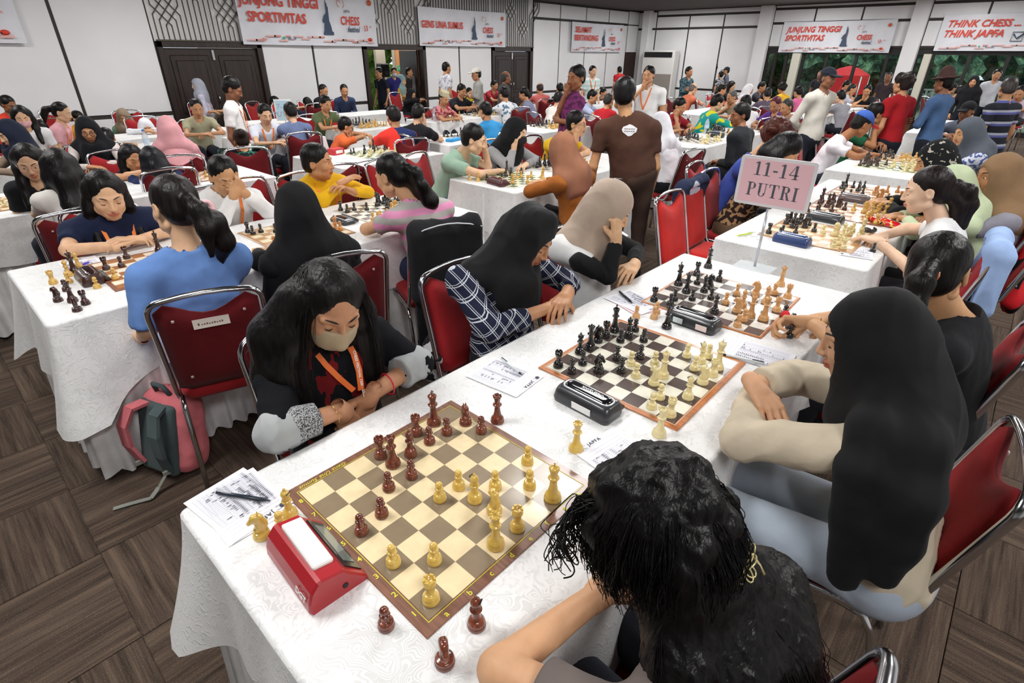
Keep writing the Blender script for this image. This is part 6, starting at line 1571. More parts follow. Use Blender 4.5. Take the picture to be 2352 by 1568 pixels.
for a_ in np.linspace(0, 360, 17):
    ar = math.radians(a_); dx, dy = math.sin(ar), math.cos(ar); GC.append([HD + vec(dx*.02, dy*.02, .112), HD + vec(dx*.065, dy*.075, .095), HD + vec(dx*.095, dy*.11, .04), HD + vec(dx*.098, dy*.11, -.01), HD + vec(dx*.09, dy*.10, -.05)])
V, F = strands(GC, 1700, r=.0007, jit=.007, curl=.0065, seed=4, seg=22, tip=.6)
GB = [[vec(.13, -.37, 1.06), vec(.075, -.40, .97), vec(.05, -.43, .86), vec(.05, -.45, .76)], [vec(.15, -.40, 1.05), vec(.12, -.45, .96), vec(.11, -.49, .86), vec(.11, -.51, .74)], [vec(.19, -.425, 1.05), vec(.18, -.50, .96), vec(.18, -.55, .85), vec(.19, -.56, .72)], [vec(.225, -.425, 1.05), vec(.25, -.53, .95), vec(.26, -.585, .84), vec(.27, -.59, .70)], [vec(.25, -.41, 1.05), vec(.33, -.48, .95), vec(.375, -.53, .84), vec(.38, -.55, .70)]]
V2, F2 = strands(GB, 1500, r=.0009, jit=.012, curl=.0085, seed=6, seg=24, tip=.6)
GF = [[HD + vec(x, .06, .06), HD + vec(x*1.3, .105, .04), HD + vec(x*1.6-.01, .115, -.01), HD + vec(x*1.6-.02, .105, -.05)] for x in (-.06, -.045, -.03, 0)]
V3, F3 = strands(GF, 60, r=.0012, jit=.012, curl=.014, seed=9, seg=26, tip=.8)
V, F = joinm([(V, F), (V2, F2), (V3, F3)])
tag(link_mesh('hair_strands', mesh_np('hair_strands', V - vec(.26, -.50, 0), F, [hairmat('0E0C0D')]), g4), kind='stuff')
# butterfly claw clip
t = thing('hair_clip', 'pale gold butterfly hair clip holding the curly hair', 'hair clip', (.212, -.432, 1.080)); gold = plain('D8CC98', .3, .6)
d0 = rotm(-97, -38, 25)
def Lc(x, y, z): return tuple((vec(x, y, z) @ d0).tolist())
m = MB()
for sg in (-1, 1):
    for ang, ln_ in ((65, .036), (42, .040), (20, .032), (-28, .026), (-55, .024)):
        a = math.radians(ang); ux, uz = math.cos(a)*sg, math.sin(a)
        m.tube([Lc(ux*ln_*.5*(1-math.cos(q)) - uz*sg*.0075*math.sin(q), .004, uz*ln_*.5*(1-math.cos(q)) + ux*sg*.0075*math.sin(q)) for q in np.linspace(0, 2*PI, 13)[:-1]], .0013, 5, closed=True)
m.obj('butterfly', gold, t); MB().tube([Lc(.055*math.cos(q), -.004 - .0, -.034+.055*math.sin(q)) for q in np.linspace(.35, PI-.35, 10)], .0024, 6).obj('comb', gold, t)
# 5. black hijab, beige jacket
HE = vec(1.050, -.405, 1.092)
sc5 = [([(.98, -.49, 1.0), (.885, -.48, .965), (.835, -.495, .88), (.820, -.52, .75), (.805, -.54, .60)], [.060, .050, .050, .048, .036], .02), ([(.99, -.54, .99), (.895, -.565, .945), (.850, -.59, .86), (.835, -.60, .74), (.825, -.61, .64)], [.058, .060, .060, .050, .032], .03), ([HE + vec(0, -.05, -.02), (1.03, -.50, 1.0)], [.095, .10], .04)]
g5 = person('person in a long black hijab, beige jacket and pale jeans at the right', (1.02, -.60, .53), (1.04, -.51, .94), HE, 97, (104, 17, -3), 'C99A78', ('hijab', '101114', cloth('0F1013', fine=340, wr=.12, rough=.75), .10), 'C9BCA6', 'long', 'A9B4C2',
            arms=(dict(E=(1.235, -.235, .83), W=(1.005, -.190, .890), hd=(-.55, -.78, -.24), hn=(0, 0, -1), pose='relax', cuff=.84), dict(E=(.852, -.235, .815), W=(1.10, -.175, .815), hd=(1, .1, 0), hn=(0, 0, -1), pose='relax', cuff=.95)),
            lod=0, hijab_extra=sc5, shoulders=((1.195, -.55, .90), (.890, -.535, .905)), seed=12, sleeve_r=1.22, tophem=-.17, fold=.008, wide=1.16)
# 6. ponytail, glasses, black shirt
g6 = person('person with a black ponytail, dark glasses and black shirt near the right edge', (1.80, -.62, .53), (1.76, -.55, .93), (1.70, -.45, 1.10), 88, (-8, 12, 6), 'C99A72', ('pony', '15100F'), '17181C', 'short', '23252C',
            arms=(dict(E=(1.93, -.25, .80), W=(1.80, -.16, .80), hd=(-.8, .4, 0), hn=(0, 0, -1), pose='relax'), dict(E=(1.58, -.28, .82), W=(1.665, -.155, .835), hd=(-.1, .7, -.15), hn=(-.6, 0, -.6), pose='grip')), lod=0, glasses='22202A', eyes='open', seed=14, wide=1.02, features=True)
t = thing('hair_tie', 'orange and white elastic hair tie on the ponytail beside the blue sweater', 'hair tie', (1.588, -.437, 1.115)); m = MB()
for k in range(3): m.tube([(k*.007-.007, .026*math.cos(a), .026*math.sin(a)) for a in np.linspace(0, 2*PI, 15)[:-1]], .0036, 6, closed=True, mi=k % 2)
m.obj('elastic_bands', [plain('C87848', .6), plain('E0D8C8', .6)], t)
piece('pawn', 'k', 1.668, -.065, 'black piece with a red felt base held in the hand of the ponytail girl', 1, z=.82); 
o = MB().lathe([(0, 0), (.016, 0), (.016, .003), (0, .003)], 16).obj('felt_disc', plain('D01828', .8), None, (1.640, -.075, .845)); o.rotation_euler = (0, math.radians(-60), 0); tag(o, 'bright red felt base of the captured piece in the ponytail girl hand', 'chess piece')
# ---- second row table
def pony_extra(H, back, side=0.0, n=.20): 
    return [([H + back*.10 + UPV*.01, H + back*.15 - UPV*.04 + vec(side, 0, 0), H + back*.155 - UPV*.12 + vec(side*1.5, 0, 0), H + back*.13 - UPV*n + vec(side*1.6, 0, 0)], [.026, .040, .040, .012], .02)]
person('person in a navy tee with orange lanyard and long hair at the second row table', (.22, 3.04, .50), (.22, 2.98, .875), (.212, 2.88, 1.00), -92, (-95, 20, 2), 'DDB08C', ('long', '171314'), '1C2440', 'short', '20242E',
       arms=(dict(E=(-.03, 2.86, .80), W=(.17, 2.755, .80), hd=(.9, .1, .2), hn=(0, 0, -1), pose='relax'), dict(E=(.47, 2.86, .80), W=(.26, 2.76, .81), hd=(-.9, .1, .2), hn=(0, 0, -1), pose='relax')), mv=(0.065, 0, 0.03), lod=1, lany='F08030', seed=20, wide=1.1)
HF = vec(.325, 1.83, 1.155)
g8 = person('person in a light denim shirt with a ponytail and pink scrunchie, seen from behind', (.315, 1.78, .53), (.31, 1.78, .975), HF, 85, (100, 14, -4), 'D9AE8C', ('pony', '1E1817'), '6488C4', 'mid', '6A8ABC',
       arms=(dict(E=(.47, 1.88, .81), W=(.40, 2.06, .80), hd=(-.5, .8, 0), hn=(0, 0, -1), pose='relax'), dict(E=(.09, 1.78, .72), W=(.10, 1.97, .62), hd=(.1, 1, 0), hn=(0, 0, -1), pose='relax')), mv=(-0.04, 0, 0), lod=1, topmat=cloth('6488C4', fine=200, wr=.35), sleeve_r=1.15,
       hair_extra=[([HF + vec(.02, -.10, .0), HF + vec(.075, -.14, -.05), HF + vec(.09, -.14, -.13), HF + vec(.075, -.12, -.21)], [.03, .046, .046, .015], .02)], seed=21, legs='seat')
t = thing('scrunchie', 'pale pink scrunchie on the ponytail of the denim shirt girl', 'hair tie', tuple(float(q) for q in HF + vec(.035, -.118, -.005))); MB().tube([(.020*math.cos(a), .008*math.sin(a), .030*math.sin(a)) for a in np.linspace(0, 2*PI, 15)[:-1]], .010, 7, closed=True).obj('band', cloth('E8B8BC'), t)
person('person in a white long sleeved shirt with an orange lanyard, hands clasped before her mouth', (.82, 3.05, .50), (.83, 3.0, .89), (.835, 2.93, 1.00), -92, (-95, 22, 0), 'C9986E', ('pony', '14110F'), 'E6E6E6', 'long', '23252C',
       arms=(dict(E=(.74, 2.86, .80), W=(.815, 2.80, .945), hd=(.5, 0, .6), hn=(0, 1, 0), pose='fist'), dict(E=(1.02, 2.86, .80), W=(.885, 2.81, .94), hd=(-.6, 0, .5), hn=(0, 1, 0), pose='fist')), mv=(0.055, 0, 0.03), lod=1, lany='F08030', seed=22)
person('person in a wide black hijab seen from behind at the second row table', (.78, 1.78, .52), (.76, 1.77, .92), (.755, 1.80, 1.09), 80, (55, 10, 0), 'C9986E', ('hijab', '121316', cloth('111215', fine=300, wr=.15), .34), '121316', 'long', '121316',
       arms=(dict(E=(.60, 1.98, .81), W=(.66, 2.10, .80), hd=(.4, 1, 0), hn=(0, 0, -1), pose='relax'), dict(E=(.95, 1.95, .81), W=(.90, 2.10, .80), hd=(-.2, 1, 0), hn=(0, 0, -1), pose='relax')), mv=(0.01, 0, -0.03), lod=1, seed=23, wide=1.05)
person('person in a mustard yellow top and orange lanyard, chin on one hand', (1.54, 3.10, .50), (1.52, 3.05, .90), (1.495, 2.98, 1.03), -85, (-50, 5, 0), 'C08A62', ('short', '14110F'), 'E0AC18', 'long', '23252C',
       arms=(dict(E=(1.42, 2.86, .80), W=(1.56, 2.83, .90), hd=(.6, .1, .15), hn=(0, 0, -1), pose='flat'), dict(E=(1.78, 2.86, .80), W=(1.62, 2.80, .84), hd=(-.8, 0, .5), hn=(0, 0, -1), pose='relax')), mv=(0.03, 0, 0), lod=1, lany='F08030', eyes='open', seed=24)
HG = vec(1.43, 2.02, 1.085)
g12 = person('person in a pink and grey striped tee with a thick black ponytail, seen from behind', (1.55, 1.84, .53), (1.50, 1.90, .93), HG, 85, (105, 20, 0), 'D2A27C', ('pony', '0F0D0E'), 'B8B4B0', 'short', '232A44',
       arms=(dict(E=(1.78, 2.14, .82), W=(1.62, 2.24, .80), hd=(-.8, .5, 0), hn=(0, 0, -1), pose='relax'), dict(E=(1.25, 2.06, .81), W=(1.42, 2.16, .80), hd=(.9, .3, 0), hn=(0, 0, -1), pose='relax')), mv=(0.01, 0, 0), lod=1, topmat=stripemat(['D890B4', 'ABA8A4'], 14.5), seed=25,
       hair_extra=[([HG + vec(.03, -.10, .0), HG + vec(.075, -.15, -.06), HG + vec(.11, -.18, -.13), HG + vec(.125, -.17, -.19)], [.035, .05, .05, .025], .02)])
# ---- row behind the sign
person('person with a brown ponytail in a white tee leaning over the table behind the sign', (3.15, -.46, .53), (3.16, -.34, .93), (3.12, -.225, 1.10), 88, (100, 16, 0), 'E3BEA2', ('pony', '1E1614'), 'E6E6E6', 'short', '26282E',
       arms=(dict(E=(3.34, -.17, .82), W=(3.18, -.10, .80), hd=(-.9, .3, 0), hn=(0, 0, -1), pose='relax'), dict(E=(2.92, -.30, .72), W=(3.04, -.10, .80), hd=(.3, .9, 0), hn=(0, 0, -1), pose='relax')), mv=(0.03, 0, -0.02), lod=1, seed=30,
       hair_extra=[([vec(3.12, -.32, 1.10), vec(3.15, -.375, 1.05), vec(3.16, -.39, .94), vec(3.16, -.36, .80)], [.028, .040, .042, .015], .02)])
person('person in a brown hijab and grey tee with white mask at the right edge', (4.0, -.66, .53), (3.93, -.60, .94), (3.87, -.50, 1.11), 95, (125, 6, 0), 'B07A54', ('hijab', '8C6F52', None, .14), '8A8894', 'short', '30343E', mv=(-0.12, 0.04, -0.01), lod=1, seed=31, eyes='open', wide=1.08)
person('person in a black hijab printed with white flowers beside the third sign table board', (4.40, -.37, .53), (4.38, -.24, .93), (4.33, -.13, 1.10), 92, (112, 22, 0), 'C9986E', ('hijab', '1A1B1E', patmat('1B1C1F', 'B8B4A8', 38, .64), .30), '1A1B1E', 'long', '1A1B1E', mv=(-0.29, 0, 0.01), lod=1, seed=32)
person('person in a pale green hijab mostly hidden behind the white tee ponytail person', (3.75, -.55, .52), (3.72, -.40, .90), (3.68, -.28, 1.02), 92, (112, 20, 0), 'C9986E', ('hijab', 'C4D2AE', None, .22), 'C4D2AE', 'long', '1A1B1E', lod=1, seed=33)
person('person in a slate grey hijab and blue floral blouse resting her head on her hand', (6.25, -.33, .53), (6.2, -.22, .93), (6.15, -.09, 1.09), 92, (125, 18, 0), 'C9986E', ('hijab', '565C66', None, .24), 'B8C0D4', 'long', '30343E', arms='cheek', mv=(0.08, 0, 0), lod=1, seed=34, topmat=patmat('C8CCDA', '4A5A8C', 40, .52))
person('person in a white tee and a blue and red cap leaning on the table', (6.2, 1.08, .53), (6.27, .95, .93), (6.33, .80, 1.09), -80, (-45, 28, 0), 'A8714C', ('cap', '14110F', '3F62B4', 'E04848'), 'E4E0E6', 'short', '30343E', mv=(0.08, 0, -0.02), lod=1, seed=35)
person('person in a dark green shirt with his fist at his mouth beside the blue cap', (6.9, 1.14, .52), (6.93, .98, .95), (6.95, .86, 1.14), -82, (-45, 12, 0), 'B07A54', ('short', '14110F'), '1F5A3C', 'short', '30343E', arms='chin', mv=(0.29, 0, -0.03), lod=1, seed=36)
# ---- table between mint and rust
person('person in a mint green tee with orange lanyard at the middle table', (2.78, 3.20, .50), (2.86, 3.02, .92), (2.90, 2.885, 1.055), -70, (-52, 20, 0), 'E0B896', ('short', '171314'), '9AB8A4', 'short', '6A8ABC',
       arms=(dict(E=(2.80, 2.72, .81), W=(3.02, 2.74, .80), hd=(.9, 0, 0), hn=(0, 0, -1), pose='relax'), dict(E=(3.10, 2.92, .81), W=(3.02, 2.88, .98), hd=(-.2, 0, 1), hn=(-1, 0, 0), pose='relax')), lod=1, lany='E88858', seed=40)
person('person in a black hijab, black face mask and grey sweater', (3.42, 3.22, .52), (3.41, 3.03, .93), (3.39, 2.90, 1.065), -90, (-75, 14, 0), 'E0B896', ('hijab', '17181B', None, .24), '9A9A9C', 'long', '23252C', arms='cheek', mv=(0.05, 0, 0), lod=1, mask='2A2628', seed=41, eyes='open')
person('person in a rust brown hijab and ochre sweater seen from behind', (2.93, 1.80, .53), (2.91, 1.86, .92), (2.88, 1.95, 1.07), 88, (80, 12, 0), 'C9986E', ('hijab', '96664E', None, .20), '9A5A24', 'long', '23252C', mv=(0, 0, 0), lod=1, seed=42)
person('person in a yellow top with glasses propping her cheek on her hand', (4.20, 3.20, .52), (4.18, 3.0, .92), (4.17, 2.82, 1.08), -90, (-75, 6, 0), 'D2A27C', ('short', '171314'), 'E8BC28', 'short', '23252C', arms='cheek', mv=(0.07, 0, 0), lod=1, glasses='2A2020', eyes='open', seed=43)
person('person standing in a brown tee with a white back print, seen from behind', (3.55, 2.52-.62, .86), (3.50, 1.98, 1.33), (3.51, 2.03, 1.50), 40, (28, 14, 0), 'C9986E', ('short', '100E10'), '4C3228', 'short', '4C3A32', arms='down', legs='stand', mv=(-0.11, -0.24, -0.08), lod=1, s=1.02, seed=44, topmat=cloth('4E3429', wr=.25), wide=1.12, tophem=-.10)
person('person standing in a purple batik shirt with a hand on his chin', (4.98, 3.52, .84), (5.0, 3.5, 1.30), (4.98, 3.46, 1.47), 150, (175, 10, 0), '9A6647', ('short', '1A1616'), '7A3468', 'short', '23252C',
       arms=(dict(E=(4.94, 3.66, 1.08), W=(4.90, 3.52, 1.32), hd=(-.1, -.2, 1), hn=(1, 0, 0), pose='fist'), dict(E=(4.82, 3.36, 1.06), W=(4.86, 3.56, 1.06), hd=(.2, 1, 0), hn=(1, 0, 0), pose='relax')), legs='stand', mv=(-0.38, -0.34, 0), lod=1, topmat=patmat('7A3468', '54264E', 26, .52), seed=45, tophem=-.12)
person('person in a long white hijab and black skirt seen from behind', (4.64, 2.0, .53), (4.68, 2.12, .93), (4.72, 2.22, 1.09), 82, (70, 14, 0), 'C9986E', ('hijab', 'DCDCE2', None, .36), 'DCDCE2', 'long', '14151A', mv=(0.08, 0, -0.02), lod=1, seed=46)
person('person in black long sleeves and black trousers sitting upright in profile', (5.62, 1.70, .52), (5.68, 1.80, .98), (5.72, 1.86, 1.13), 85, (135, 12, 0), '9A6647', ('short', '1A1616'), '23262C', 'long', '1C1C20', arms='lap', mv=(0.16, 0, -0.01), lod=1, seed=47)
person('person with reddish brown wavy hair behind the pink sign', (4.05, 1.20, .52), (4.10, 1.02, .95), (4.13, .88, 1.135), -85, (-60, 20, 0), 'D2A27C', ('curly', '5A2A20'), '3A4C9C', 'short', '23252C', mv=(0, 0, 0.02), lod=1, seed=48)
person('person with straight black hair bowed low behind the pink sign in brown batik', (3.48, .98, .50), (3.50, .82, .93), (3.53, .72, 1.075), -88, (-58, 42, 0), 'D2A27C', ('long', '100E10'), '5A4634', 'long', '5A4634', arms='cheek', mv=(0.34, 0, 0.02), lod=1, seed=49, topmat=patmat('2A201C', 'A0805C', 30, .52))
# ------------------------------------------------------------ the crowd in the hall
seated('boy in a red tee sitting at the left edge against the white wall', 0.77, 9.13, 1.070, -60, lod=2, s=0.84, hs=0.88, sk='k', hair=('short','14110F'), top='C83A28', sleeve='short', seed=100, features=True, arms='lap')
seated('girl in a white tee with a pink face mask behind the boy in red', 0.62, 7.26, 1.071, -100, lod=2, s=0.84, hs=0.88, sk='l', hair=('long','171314'), top='E2E2E4', sleeve='short', seed=101, features=True, mask='E4B0B4', arms='lap')
seated('woman in a navy hijab covering her mouth at the left edge', 0.31, 5.76, 1.070, 200, lod=2, s=0.84, hs=0.88, sk='l', hair=('hijab','1B2133',None,.24), top='A08A78', sleeve='long', seed=102, features=True, arms='chin', eyes='open')
seated('child in a bright yellow shirt holding something pink to the mouth', 0.90, 8.39, 0.824, -110, lod=2, s=0.84, hs=0.88, sk='m', hair=('short','14110F'), top='DCDC28', sleeve='short', seed=103, features=True, arms='chin')
seated('girl in a pink dress with a ponytail looking right', 1.01, 7.54, 1.070, -30, lod=2, s=0.84, hs=0.88, sk='l', hair=('pony','14110F'), top='E0A8B0', sleeve='short', seed=104, features=True, lany='E87830', arms='lap', eyes='open')
seated('person in mustard with a pink mask behind the pink dress girl', 1.59, 9.95, 0.791, -60, lod=3, s=0.84, hs=0.88, sk='l', hair=('short','14110F'), top='C88A28', sleeve='long', seed=105, features=True, mask='E8A0A8', arms='lap')
seated('woman in a black hijab and glasses with a pale lace sleeve', 0.82, 5.61, 1.070, -105, lod=2, s=0.84, hs=0.88, sk='m', hair=('hijab','17191E',None,.30), top='D8CCC8', sleeve='long', seed=106, features=True, glasses='4A3A38')
seated('girl with a black ponytail in a red and yellow jacket seen from behind', 1.12, 6.45, 0.887, 70, lod=2, s=0.84, hs=0.88, sk='m', hair=('pony','14110F'), top='E8C83A', sleeve='short', seed=107, features=False, topmat=stripemat(['D83028','E8C83A','ECECEC'], 9))
seated('woman in a green blouse and taupe hijab against the wall', 1.94, 9.00, 0.859, -110, lod=2, s=0.84, hs=0.88, sk='m', hair=('hijab','8A7866',None,.12), top='6E9678', sleeve='long', seed=108, features=True, arms='lap')
seated('girl in a white hijab facing the camera', 1.89, 7.91, 0.815, -100, lod=2, s=0.84, hs=0.88, sk='m', hair=('hijab','E2E4EA',None,.22), top='E2E4EA', sleeve='long', seed=109, features=True)
seated('woman in a long dusty pink hijab seen from behind', 1.33, 5.18, 1.070, 75, lod=2, s=0.84, hs=0.88, sk='l', hair=('hijab','D49AA0',None,.40), top='D49AA0', sleeve='long', seed=110, features=False)
seated('girl with round glasses and long hair in a black tee', 0.16, 4.02, 1.070, -105, lod=1, s=0.84, hs=0.88, sk='l', hair=('long','171314'), top='17181C', sleeve='short', seed=111, features=True, glasses='C8A8A0', eyes='open', arms='lap')
seated('girl in a white top with long loose hair and a yellow clip seen from behind', 0.25, 3.67, 1.070, 80, lod=1, s=0.84, hs=0.88, sk='l', hair=('long','171314'), top='DCD8D2', sleeve='short', seed=112, features=False)
seated('girl in a dark tee with an orange lanyard bowed over her board', 0.93, 4.94, 0.898, -85, lod=1, s=0.84, hs=0.88, sk='m', hair=('long','171314'), top='1A1D28', sleeve='short', seed=113, features=True, lany='E87030')
seated('person with dark hair in a navy tee seen from behind', 0.99, 4.63, 0.907, 85, lod=1, s=0.84, hs=0.88, sk='l', hair=('long','14151C'), top='1E2A52', sleeve='short', seed=114, features=False, arms='cheek')
standing('woman in a grey hijab walking before the leftmost double door', 3.32, 9.85, 1.183, 150, lod=3, s=0.80, hs=0.88, sk='l', hair=('hijab','9A9CA8',None,.18), top='B8B6C8', sleeve='long', seed=115, features=True, eyes='open')
seated('man in an olive shirt writing before the leftmost double door', 2.27, 7.10, 1.070, -100, lod=2, s=0.84, hs=0.88, sk='m', hair=('crop','1A1614'), top='A8A488', sleeve='short', seed=116, features=True)
seated('person with black hair half hidden behind the man in olive', 3.41, 9.89, 0.901, -95, lod=3, s=0.84, hs=0.88, sk='m', hair=('crop','1A1614'), top='A8A488', sleeve='short', seed=117, features=True)
standing('young man standing in a white polo with an orange lanyard, looking down', 2.05, 5.40, 1.360, -35, lod=1, s=0.89, hs=0.90, sk='k', hair=('short','14110F'), top='EEEEEE', sleeve='short', seed=118, features=True, lany='E87830', arms='down', face=(-30,28,0))
seated('boy in a white and blue tee with an orange lanyard', 2.53, 5.85, 1.070, -95, lod=2, s=0.84, hs=0.88, sk='l', hair=('short','14110F'), top='DCE0EC', sleeve='short', seed=119, features=True, lany='E87830')
seated('boy in a blue grey tee seen from behind', 2.83, 5.84, 1.070, 75, lod=2, s=0.85, hs=0.88, sk='l', hair=('short','14110F'), top='6C7AA0', sleeve='short', seed=120, features=False)
seated('person in a grey tee with a hand over the face', 4.33, 9.34, 0.899, -60, lod=3, s=0.84, hs=0.88, sk='m', hair=('short','14110F'), top='9AA0AC', sleeve='short', seed=121, features=True, arms='chin')
seated('person in a navy tee with white back lettering', 4.82, 9.14, 0.871, 80, lod=3, s=0.84, hs=0.88, sk='l', hair=('short','14110F'), top='1C2438', sleeve='short', seed=122, features=False)
seated('person in an olive green tee behind the blue placard', 3.73, 6.62, 1.070, -85, lod=2, s=0.84, hs=0.88, sk='m', hair=('short','14110F'), top='5C6A48', sleeve='short', seed=123, features=True, lany='E87830')
seated('man in black seated against the far wall by the joint', 5.15, 9.11, 1.070, -70, lod=3, s=0.84, hs=0.88, sk='m', hair=('crop','1A1614'), top='1A1A1E', sleeve='short', seed=124, features=True, arms='lap', eyes='open')
seated('man in a slate blue jacket seated against the far wall left of the open doorway', 5.43, 8.88, 1.070, -110, lod=3, s=0.84, hs=0.88, sk='m', hair=('crop','14110F'), top='333E5C', sleeve='long', seed=125, features=True, arms='lap', eyes='open')
seated('child with glasses in an orange tee resting chin on hand', 3.37, 5.60, 0.898, -20, lod=2, s=0.84, hs=0.88, sk='m', hair=('short','14110F'), top='E06A38', sleeve='short', seed=126, features=True, glasses='2A2020', arms='chin', lany='E8A890')
seated('person with a brown bun in a black and green patterned jacket seen from behind', 1.96, 5.21, 0.904, 70, lod=2, s=0.84, hs=0.88, sk='m', hair=('bun','2A1E18'), top='1C3A30', sleeve='long', seed=127, features=False, topmat=patmat('141A1C','2A6A54',30,.55))
seated('boy in a navy and red jersey with a list on its back, seen from behind', 3.39, 4.65, 1.070, 75, lod=2, s=0.97, hs=0.92, sk='m', hair=('short','14110F'), top='24305C', sleeve='short', seed=128, features=False, topmat=stripemat(['24305C','D83830'], 2.2, 0))
seated('person in a black polo raising an arm beside the jersey boy', 3.77, 4.69, 1.070, 20, lod=2, s=0.92, hs=0.88, sk='l', hair=('short','14110F'), top='1A1B20', sleeve='short', seed=129, features=True, arms='cheek')
seated('elder with a white cap in a pink batik shirt', 5.53, 6.28, 1.070, -85, lod=3, s=0.84, hs=0.88, sk='m', hair=('peci','1A1614','C8C0A0'), top='C87C7C', sleeve='short', seed=130, features=True, topmat=patmat('D08888','8E3C40',24,.52))
seated('young man in a black shirt writing beside the elder in pink', 7.04, 7.51, 1.070, -90, lod=2, s=1.00, hs=0.95, sk='m', hair=('short','14110F'), top='1E2028', sleeve='short', seed=131, features=True)
seated('person in a bright blue tee seen from behind', 4.58, 4.43, 1.070, 85, lod=2, s=0.93, hs=0.89, sk='m', hair=('crop','14110F'), top='3A9AD8', sleeve='short', seed=132, features=False)
seated('person in a white tee with blue patches seen from behind', 6.87, 6.28, 1.070, 80, lod=2, s=0.98, hs=0.93, sk='m', hair=('short','14110F'), top='E0E2E6', sleeve='short', seed=133, features=False, topmat=patmat('E4E6EA','5A8098',18,.56), lany='E87830')
standing('man in a dark tee standing in the open doorway', 7.52, 10.75, 1.268, 190, lod=3, s=0.83, hs=0.99, sk='m', hair=('short','14110F'), top='1A1E2A', sleeve='short', seed=134, features=True)
standing('person in a purple blue tee with a mask in the doorway', 7.93, 10.75, 1.278, -110, lod=3, s=0.84, hs=0.88, sk='m', hair=('short','14110F'), top='2E2A6C', sleeve='short', seed=135, features=False, mask='C8D8E4')
standing('woman in a teal patterned hijab and yellow top in the doorway', 8.13, 10.75, 1.093, -70, lod=3, s=0.80, hs=1.12, sk='l', hair=('hijab','8AA8AC',None,.20), top='C8A030', sleeve='long', seed=136, features=True, arms='cross')
standing('man with short dark hair behind the women in the doorway', 8.37, 10.75, 1.271, -60, lod=3, s=0.84, hs=0.88, sk='m', hair=('crop','14110F'), top='2A2628', sleeve='short', seed=137, features=False)
standing('woman in a grey hijab at the right side of the doorway', 8.53, 10.75, 1.102, -80, lod=3, s=0.80, hs=0.96, sk='m', hair=('hijab','6E6A6C',None,.20), top='8E8888', sleeve='long', seed=138, features=True)
seated('girl in a small black hijab low in the doorway', 7.53, 9.64, 0.892, -75, lod=3, s=0.84, hs=0.88, sk='m', hair=('hijab','1B1B20',None,.2), top='1B1B20', sleeve='long', seed=139, features=False)
standing('man in a white patterned batik shirt standing in front of the far wall', 7.44, 8.36, 1.421, -10, lod=3, s=0.93, hs=0.90, sk='m', hair=('crop','14110F'), top='D4D4DA', sleeve='short', seed=140, features=True, topmat=patmat('DCDCE2','A0A0AE',24,.56), eyes='open')
standing('man in a white cap and grey shirt standing before the far wall', 7.48, 7.57, 1.327, 150, lod=3, s=0.87, hs=0.90, sk='m', hair=('cap','3A302A','E4E0D4'), top='A8A8A4', sleeve='long', seed=141, features=True, arms='cross')
seated('small child in yellow behind the black shirt writer', 9.52, 9.94, 0.836, -90, lod=3, s=0.84, hs=0.88, sk='m', hair=('short','14110F'), top='E0D030', sleeve='short', seed=142, features=False)
standing('grey haired man in a charcoal tee before the third double door', 7.25, 6.59, 1.303, -25, lod=2, s=0.85, hs=0.90, sk='k', hair=('bald','4A4644'), top='4A484A', sleeve='short', seed=143, features=True, eyes='open')
seated('small child in red beside the third double door', 8.81, 8.39, 1.070, -90, lod=3, s=0.84, hs=0.88, sk='m', hair=('short','14110F'), top='A03038', sleeve='short', seed=144, features=False)
seated('man in a blue grey shirt leaning his head on his hand', 7.21, 6.13, 1.070, 120, lod=2, s=0.93, hs=0.88, sk='m', hair=('short','1A1614'), top='7E84A0', sleeve='short', seed=145, features=True, arms='cheek')
seated('person in a salmon tee seen from behind near the third door', 8.70, 7.02, 1.070, 60, lod=3, s=0.84, hs=0.88, sk='m', hair=('bald','4A3A34'), top='D87470', sleeve='short', seed=146, features=False)
seated('person in dark clothes seen from behind against the white panels', 8.90, 6.67, 1.070, 60, lod=3, s=0.84, hs=0.88, sk='m', hair=('short','14110F'), top='20222A', sleeve='short', seed=147, features=False)
seated('young man in white covering his face with one hand', 6.73, 4.99, 1.070, -15, lod=2, s=0.89, hs=0.88, sk='l', hair=('short','14110F'), top='DEDCD6', sleeve='short', seed=148, features=True, arms='chin')
standing('man in a mint striped batik shirt with an orange lanyard', 9.76, 6.51, 1.369, -115, lod=3, s=0.89, hs=0.90, sk='l', hair=('short','14110F'), top='A8D4D0', sleeve='short', seed=149, features=True, lany='E87830', topmat=stripemat(['B8DCD8','E4E8E8'], 12))
standing('person in a red tee standing near the brown service door', 15.39, 9.45, 1.249, 60, lod=3, s=0.82, hs=0.90, sk='m', hair=('crop','14110F'), top='C02C34', sleeve='short', seed=150, features=False)
seated('boy in a pale blue and white shirt behind the batik man', 7.59, 4.97, 1.070, -70, lod=2, s=0.85, hs=0.88, sk='m', hair=('short','14110F'), top='B8C4E4', sleeve='short', seed=151, features=True)
seated('small child behind the brown tee man', 11.39, 7.30, 0.873, -90, lod=3, s=0.84, hs=0.88, sk='m', hair=('short','14110F'), top='4A3A5C', sleeve='short', seed=152, features=False)
seated('grey haired man in a red shirt beside the brown tee man', 7.02, 4.28, 1.070, 0, lod=3, s=0.84, hs=0.88, sk='m', hair=('crop','3A3836'), top='C02830', sleeve='short', seed=153, features=True, arms='chin')
standing('large man in a white polo with an orange lanyard wiping his nose', 6.50, 3.37, 1.452, 190, lod=2, s=0.94, hs=0.90, sk='m', hair=('short','14110F'), top='EFEFEF', sleeve='short', seed=154, features=True, arms='chinup', lany='E87830', wide=1.25)
seated('man in a green shirt partly behind the white hijab woman', 6.67, 3.23, 1.070, -60, lod=2, s=0.84, hs=0.88, sk='m', hair=('crop','14110F'), top='2A5A34', sleeve='short', seed=155, features=True)
